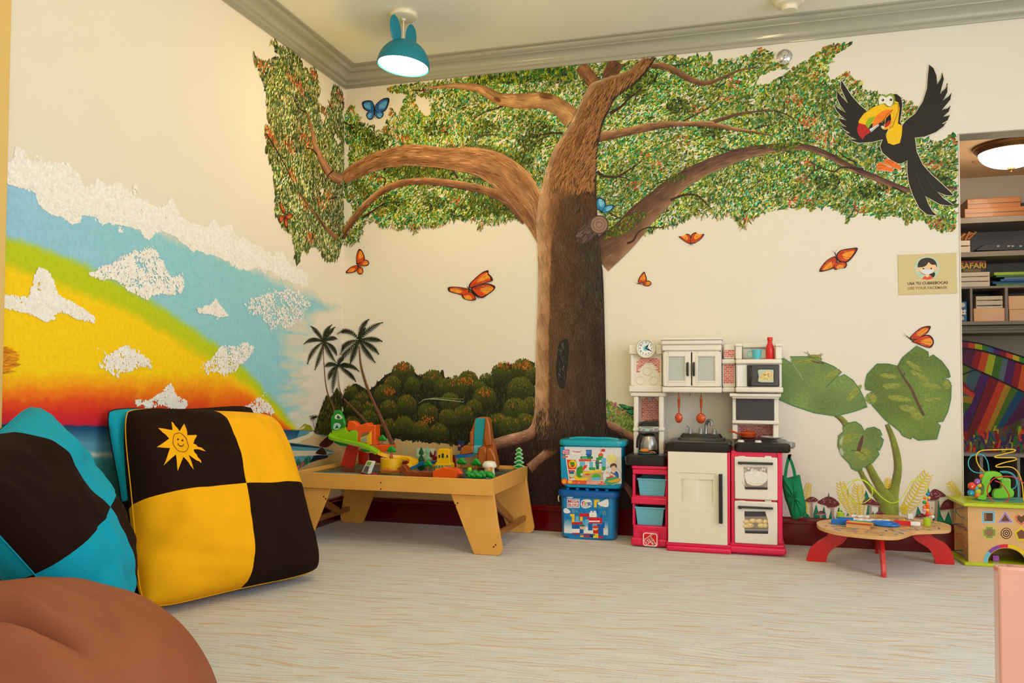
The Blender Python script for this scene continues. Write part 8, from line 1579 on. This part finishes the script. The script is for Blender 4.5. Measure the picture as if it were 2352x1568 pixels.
q_=[tuple(nx(K8,a,b,YN+.03)[[0,2]]) for a,b in ((176,893),(235,852),(330,850),(600,842),(600,893))]; zc=zs2+.001; g=MB().prism([(x,max(z,zc)) for x,z in q_],YN+.03,YN+.25,'y'); o=thing('black_case','glossy black case with metal clasps on the second shelf','case',(4.2,YN+.1,zc)); g.build('case_body',mat('black_gloss',(8,7,8),.4),o,bevel=.004)
m=MB()
for a in (340,412,440,495): c=nx(K8,a,860,YN+.028); m.box(c[0]-.008,YN+.026,c[2]-.006,c[0]+.008,YN+.03,c[2]+.006)
m.build('clasp',mat('clasp_metal',(120,110,90),.3,metal=.8),o)
zs3=zN(1136)
A,B,ztc=crate(-10,281,[(1040,1068),(1073,1101),(1106,1138)],'wide whitewashed slatted crate on the third shelf under the dark game box',zs3+.0005,YN+.01,.24)
o,A,B,z0,z1,yf=nbox(-10,962,258,1040,'game_box','dark game box lettered SAFARI in gold standing on the slatted crate',mat('safari_box_brown',(34,22,12),.5),'game box',d=.05,zsup=ztc+.0005,yf=YN+.05)
P=Paint((0,yf-.0008,0),(1,0,0),(0,0,1),(0,-1,0)); u,v=P.px([(166,997)],*K8)[0]; P.text('SAFARI',u,v,.050,(206,160,50),bold=.0015,sx=1.0)
for i in range(7): P.smooth(P.px([(80+i*26,970),(92+i*26,962),(100+i*26,972),(90+i*26,978)],*K8),(196,60,30))
P.poly(P.px([(100,1018),(220,1020),(220,1038),(100,1038)],*K8),(110,96,60)); P.build('box_print',PM,o,label='gold capitals SAFARI')
zz=zs3+.0006
for i,(x0,x1,h,col,lab) in enumerate(((330,700,.014,(60,120,60),'green book at the bottom of the book pile on the third shelf'),(308,640,.014,(10,70,130),'blue book in the pile on the third shelf'),(360,640,.014,(20,90,150),'second blue book in the pile on the third shelf'),(390,640,.012,(130,150,150),'grey book in the pile on the third shelf'),(330,700,.014,(60,110,50),'thin dark green book near the top of the pile'),(318,560,.018,(160,190,30),'lime green book on top of the book pile on the third shelf'))):
    A=nx(K8,x0,1100)[0];B=nx(K8,x1,1100)[0]; o=thing('book',lab,'book',((A+B)/2,YN+.1,zz),'books on the third shelf'); MB().box(A,YN+.01+.008*(i%2),zz,B,YN+.2,zz+h).build('book_cover',mat('cover_%d'%i,col,.5,noise=.3,nscale=30),o,bevel=.001); zz+=h+.0005
zs4=zN(1381)
o,A,B,z0,z1,yf=nbox(-10,1246,124,1380,'game_box','blue patterned game box in the left cubby',mat('blue_game_box',(10,90,140),.5,noise=.1),'game box',d=.2,zsup=zs4+.0005); P=Paint((0,yf-.0008,0),(1,0,0),(0,0,1),(0,-1,0))
for a,b,r in ((95,1268,16),(60,1290,10),(90,1360,14)): P.smooth(P.px(circ(a,b,r,9),*K8),(200,196,170))
P.poly(P.px([(78,1308),(90,1300),(98,1306),(108,1298),(118,1304),(112,1320),(120,1332),(84,1336)],*K8),(226,210,190)); P.poly(P.px(circ(98,1318,5,8),*K8),(120,30,30)); P.build('box_print',PM,o)
o,A,B,z0,z1,yf=nbox(170,1292,400,1380,'wooden_box','pale wooden box in the middle cubby under a slatted crate',wp_,'box',d=.22,zsup=zs4+.0005,grp='pale wooden boxes in the cubbies')
crate(186,371,[(1206,1232),(1238,1268),(1275,1290)],'whitewashed slatted crate on the pale wooden box in the middle cubby',z1+.0005,YN+.02,.18)
o,A,B,z0,z1,yf=nbox(416,1300,640,1376,'wooden_box','lower pale wooden box in the right cubby',wp_,'box',d=.22,zsup=zs4+.0005,grp='pale wooden boxes in the cubbies'); nbox(412,1206,640,1298,'wooden_box','upper pale wooden box in the right cubby',wp_,'box',d=.22,zsup=z1+.0005,grp='pale wooden boxes in the cubbies')
# low cubby unit
lu=thing('cubby_unit','low grey cubby unit under the rainbow kite in the next room','shelf',(4.2,1.4,0)); zt=zN(760,K9); gl2=mat('pale_grey_unit',(150,144,136),.6); 
MB().box(SX0,YN-.02,zt-.02,SX1,YNB-.0,zt).build('top_board',gl2,lu,bevel=.002); MB().box(SX0,YNB-.02,.0,SX1,YNB,zt-.02).build('back_panel',mat('dark_back',(40,34,36),.8),lu)
for a,b in ((188,208),(420,438)): MB().box(nx(K9,a,850)[0],YN-.01,.0,nx(K9,b,850)[0],YNB-.02,zt-.02).build('divider',gl2,lu)
MB().box(SX0,YN-.01,0,SX0+.02,YNB-.02,zt-.02).build('divider',gl2,lu)
# rainbow kite hanging
kt2=thing('rainbow_kite','large rainbow-striped kite with black piping and ragged streamers in the next room','kite',(4.2,YN+.1,.6)); P=Paint((0,YN+.1,0),(1,0,0),(0,0,1),(0,-1,0)); q=lambda p:P.px(p,*K9)
R8=[(70,20,80),(150,14,24),(214,70,16),(176,166,16),(40,120,30),(20,70,120),(90,20,100)]
# top band
pt_=[(72,60),(200,80),(330,120),(470,165)]; pb_=[(72,104),(200,120),(330,160),(470,208)]
bnd=[(20,(110,10,40)),(75,(130,20,60)),(120,(214,70,20)),(160,(190,190,20)),(205,(60,130,40)),(238,(60,110,150)),(275,(80,30,110)),(318,(150,16,30)),(355,(220,80,20)),(395,(210,190,20)),(435,(60,140,40)),(475,(30,90,140)),(520,(90,30,100)),(600,(150,20,30))]
yt_=lambda x:np.interp(x,[20,72,200,330,470,620],[50,60,80,120,165,215]); yb__=lambda x:np.interp(x,[20,72,200,330,470,620],[95,104,122,160,208,262])
for (a,c),(b,_) in zip(bnd[:-1],bnd[1:]): P.poly(q([(a,yt_(a)),(b,yt_(b)),(b,yb__(b)),(a,yb__(a))]),c)
yt2=yb__; yb2=lambda x:np.interp(x,[20,72,165,300,460,620],[190,200,240,300,378,460])
b2=[(20,(60,20,60)),(75,(90,16,60)),(150,(150,12,20)),(190,(206,70,16)),(232,(170,180,24)),(276,(60,110,26)),(320,(90,110,120)),(352,(80,20,90)),(400,(150,14,20)),(440,(214,90,20)),(480,(180,180,30)),(560,(30,90,140))]
for (a,c),(b,_) in zip(b2[:-1],b2[1:]): P.poly(q([(a+15,yt2(a+15)),(b+15,yt2(b+15)),(b-15,yb2(b-15)),(a-15,yb2(a-15))]),c)
# fan of lower stripes
fan=[((72,200),(130,225),(60,470),(60,300),(96,110,26)),((130,225),(200,255),(60,600),(60,460),(60,90,100)),((200,255),(250,275),(90,680),(60,620),(70,20,90)),((250,275),(312,300),(165,640),(100,690),(120,10,24)),((312,300),(350,325),(215,650),(165,640),(196,56,16)),((350,325),(385,345),(250,640),(215,650),(176,130,16)),((385,345),(425,365),(300,600),(250,640),(70,110,20)),((425,365),(470,390),(340,600),(295,600),(10,70,110)),((470,390),(620,460),(500,520),(340,600),(80,16,70)),((500,500),(620,460),(620,620),(440,640),(150,20,40)),((72,300),(165,385),(160,400),(72,330),(120,10,50)),((72,330),(160,395),(150,420),(72,370),(196,60,20)),((72,400),(150,410),(140,450),(72,440),(160,120,20)),((72,440),(140,450),(110,490),(72,490),(60,96,20))]
for a,b,c,d_,col in fan: P.poly(q([a,b,c,d_]),col)
for i in range(120):
    a=RNG.uniform(60,600);b=RNG.uniform(590,740) if a>200 else RNG.uniform(640,745); w=RNG.uniform(10,26); h=RNG.uniform(20,55); col=R8[RNG.integers(0,7)]; sgn=RNG.uniform(-14,14)
    if a>330 and b<640 and RNG.uniform()<.4: continue
    P.poly(q([(a,b-h/2),(a+w,b-h/2+4),(a+w+sgn,b+h/2),(a+sgn+w*.4,b+h/2+RNG.uniform(0,14)),(a+sgn,b+h/2)]),col)
for pts in ([(20,50),(72,60),(200,80),(330,120),(470,165),(620,215)],[(20,95),(72,104),(200,122),(330,160),(470,208),(620,262)],[(20,190),(72,200),(165,240),(300,300),(460,378),(620,460)]): P.stroke(q(catmull(pts,5)),.010,.010,(14,10,12))
P.stroke(q([(80,270),(165,240)]),.008,.008,(14,10,12)); P.stroke(q([(80,140),(108,115)]),.006,.006,(14,10,12))
kob=P.build('kite_cloth',mat('kite_cloth',(200,40,40),.7) if False else PM,kt2); sm=kob.modifiers.new('thickness','SOLIDIFY'); sm.thickness=.0004
m=MB(); m.box(3.5,YN+.105,zt+.0,4.7,YN+.11,zN(48,K9)) if False else None
# ceiling dome lamp
dz=NZ; dc=onZ(2322,345,NZ-.03); DR=.20
dl=thing('dome_ceiling_lamp','frosted glass dome ceiling lamp with a brass rim, lit, in the next room','ceiling lamp',(dc[0],dc[1],NZ)); br=mat('brass',(150,110,70),.25,metal=.9)
MB().lathe([(DR*.95,-.0005),(DR,-.008),(DR*.99,-.02),(DR*.93,-.028),(DR*.9,-.04),(DR*.86,-.045),(DR*.84,-.045)],(dc[0],dc[1],NZ),48).build('rim',br,dl)
MB().lathe([(DR*.87*math.cos(t),-.040-.096*math.sin(t)) for t in np.linspace(0,PI/2,16)],(dc[0],dc[1],NZ),48,cap=False).build('glass_dome',mat('lit_glass',(255,240,214),.4,emit=3.2,noise=.3,nscale=9,c2=(240,220,190)),dl)
MB().lathe([(.022,-.134),(.022,-.139),(.010,-.144),(.010,-.150),(.006,-.158),(0,-.160)],(dc[0],dc[1],NZ),20).build('finial',br,dl)
point('dome_bulb',(dc[0],dc[1]-.0,NZ-.24),W_DOME,(1,.80,.58),.12)
c=onZ(2213,421,NZ); ds=thing('downlight','small recessed downlight, lit, in the ceiling of the next room','downlight',(c[0],c[1],NZ)); MB().lathe([(.045,-.0005),(.045,-.004),(.032,-.004),(.030,-.001)],(c[0],c[1],NZ),28).build('trim_ring',mat('downlight_ring',(220,200,170),.4),ds); MB().lathe([(.031,-.0012),(0,-.0012)],(c[0],c[1],NZ),24).build('lamp_face',mat('downlight_glow',(255,240,210),.5,emit=6),ds)
c=onZ(2270,360,NZ); g=MB().lathe([(.05,-.0005),(.045,-.006),(0,-.007)],(c[0]-.02,c[1]+.1,NZ),28).build('ceiling_vent',mat('vent_tan',(190,150,110),.6),None); tag(g,'small round tan cover on the next room ceiling beside the dome lamp','ceiling cover')
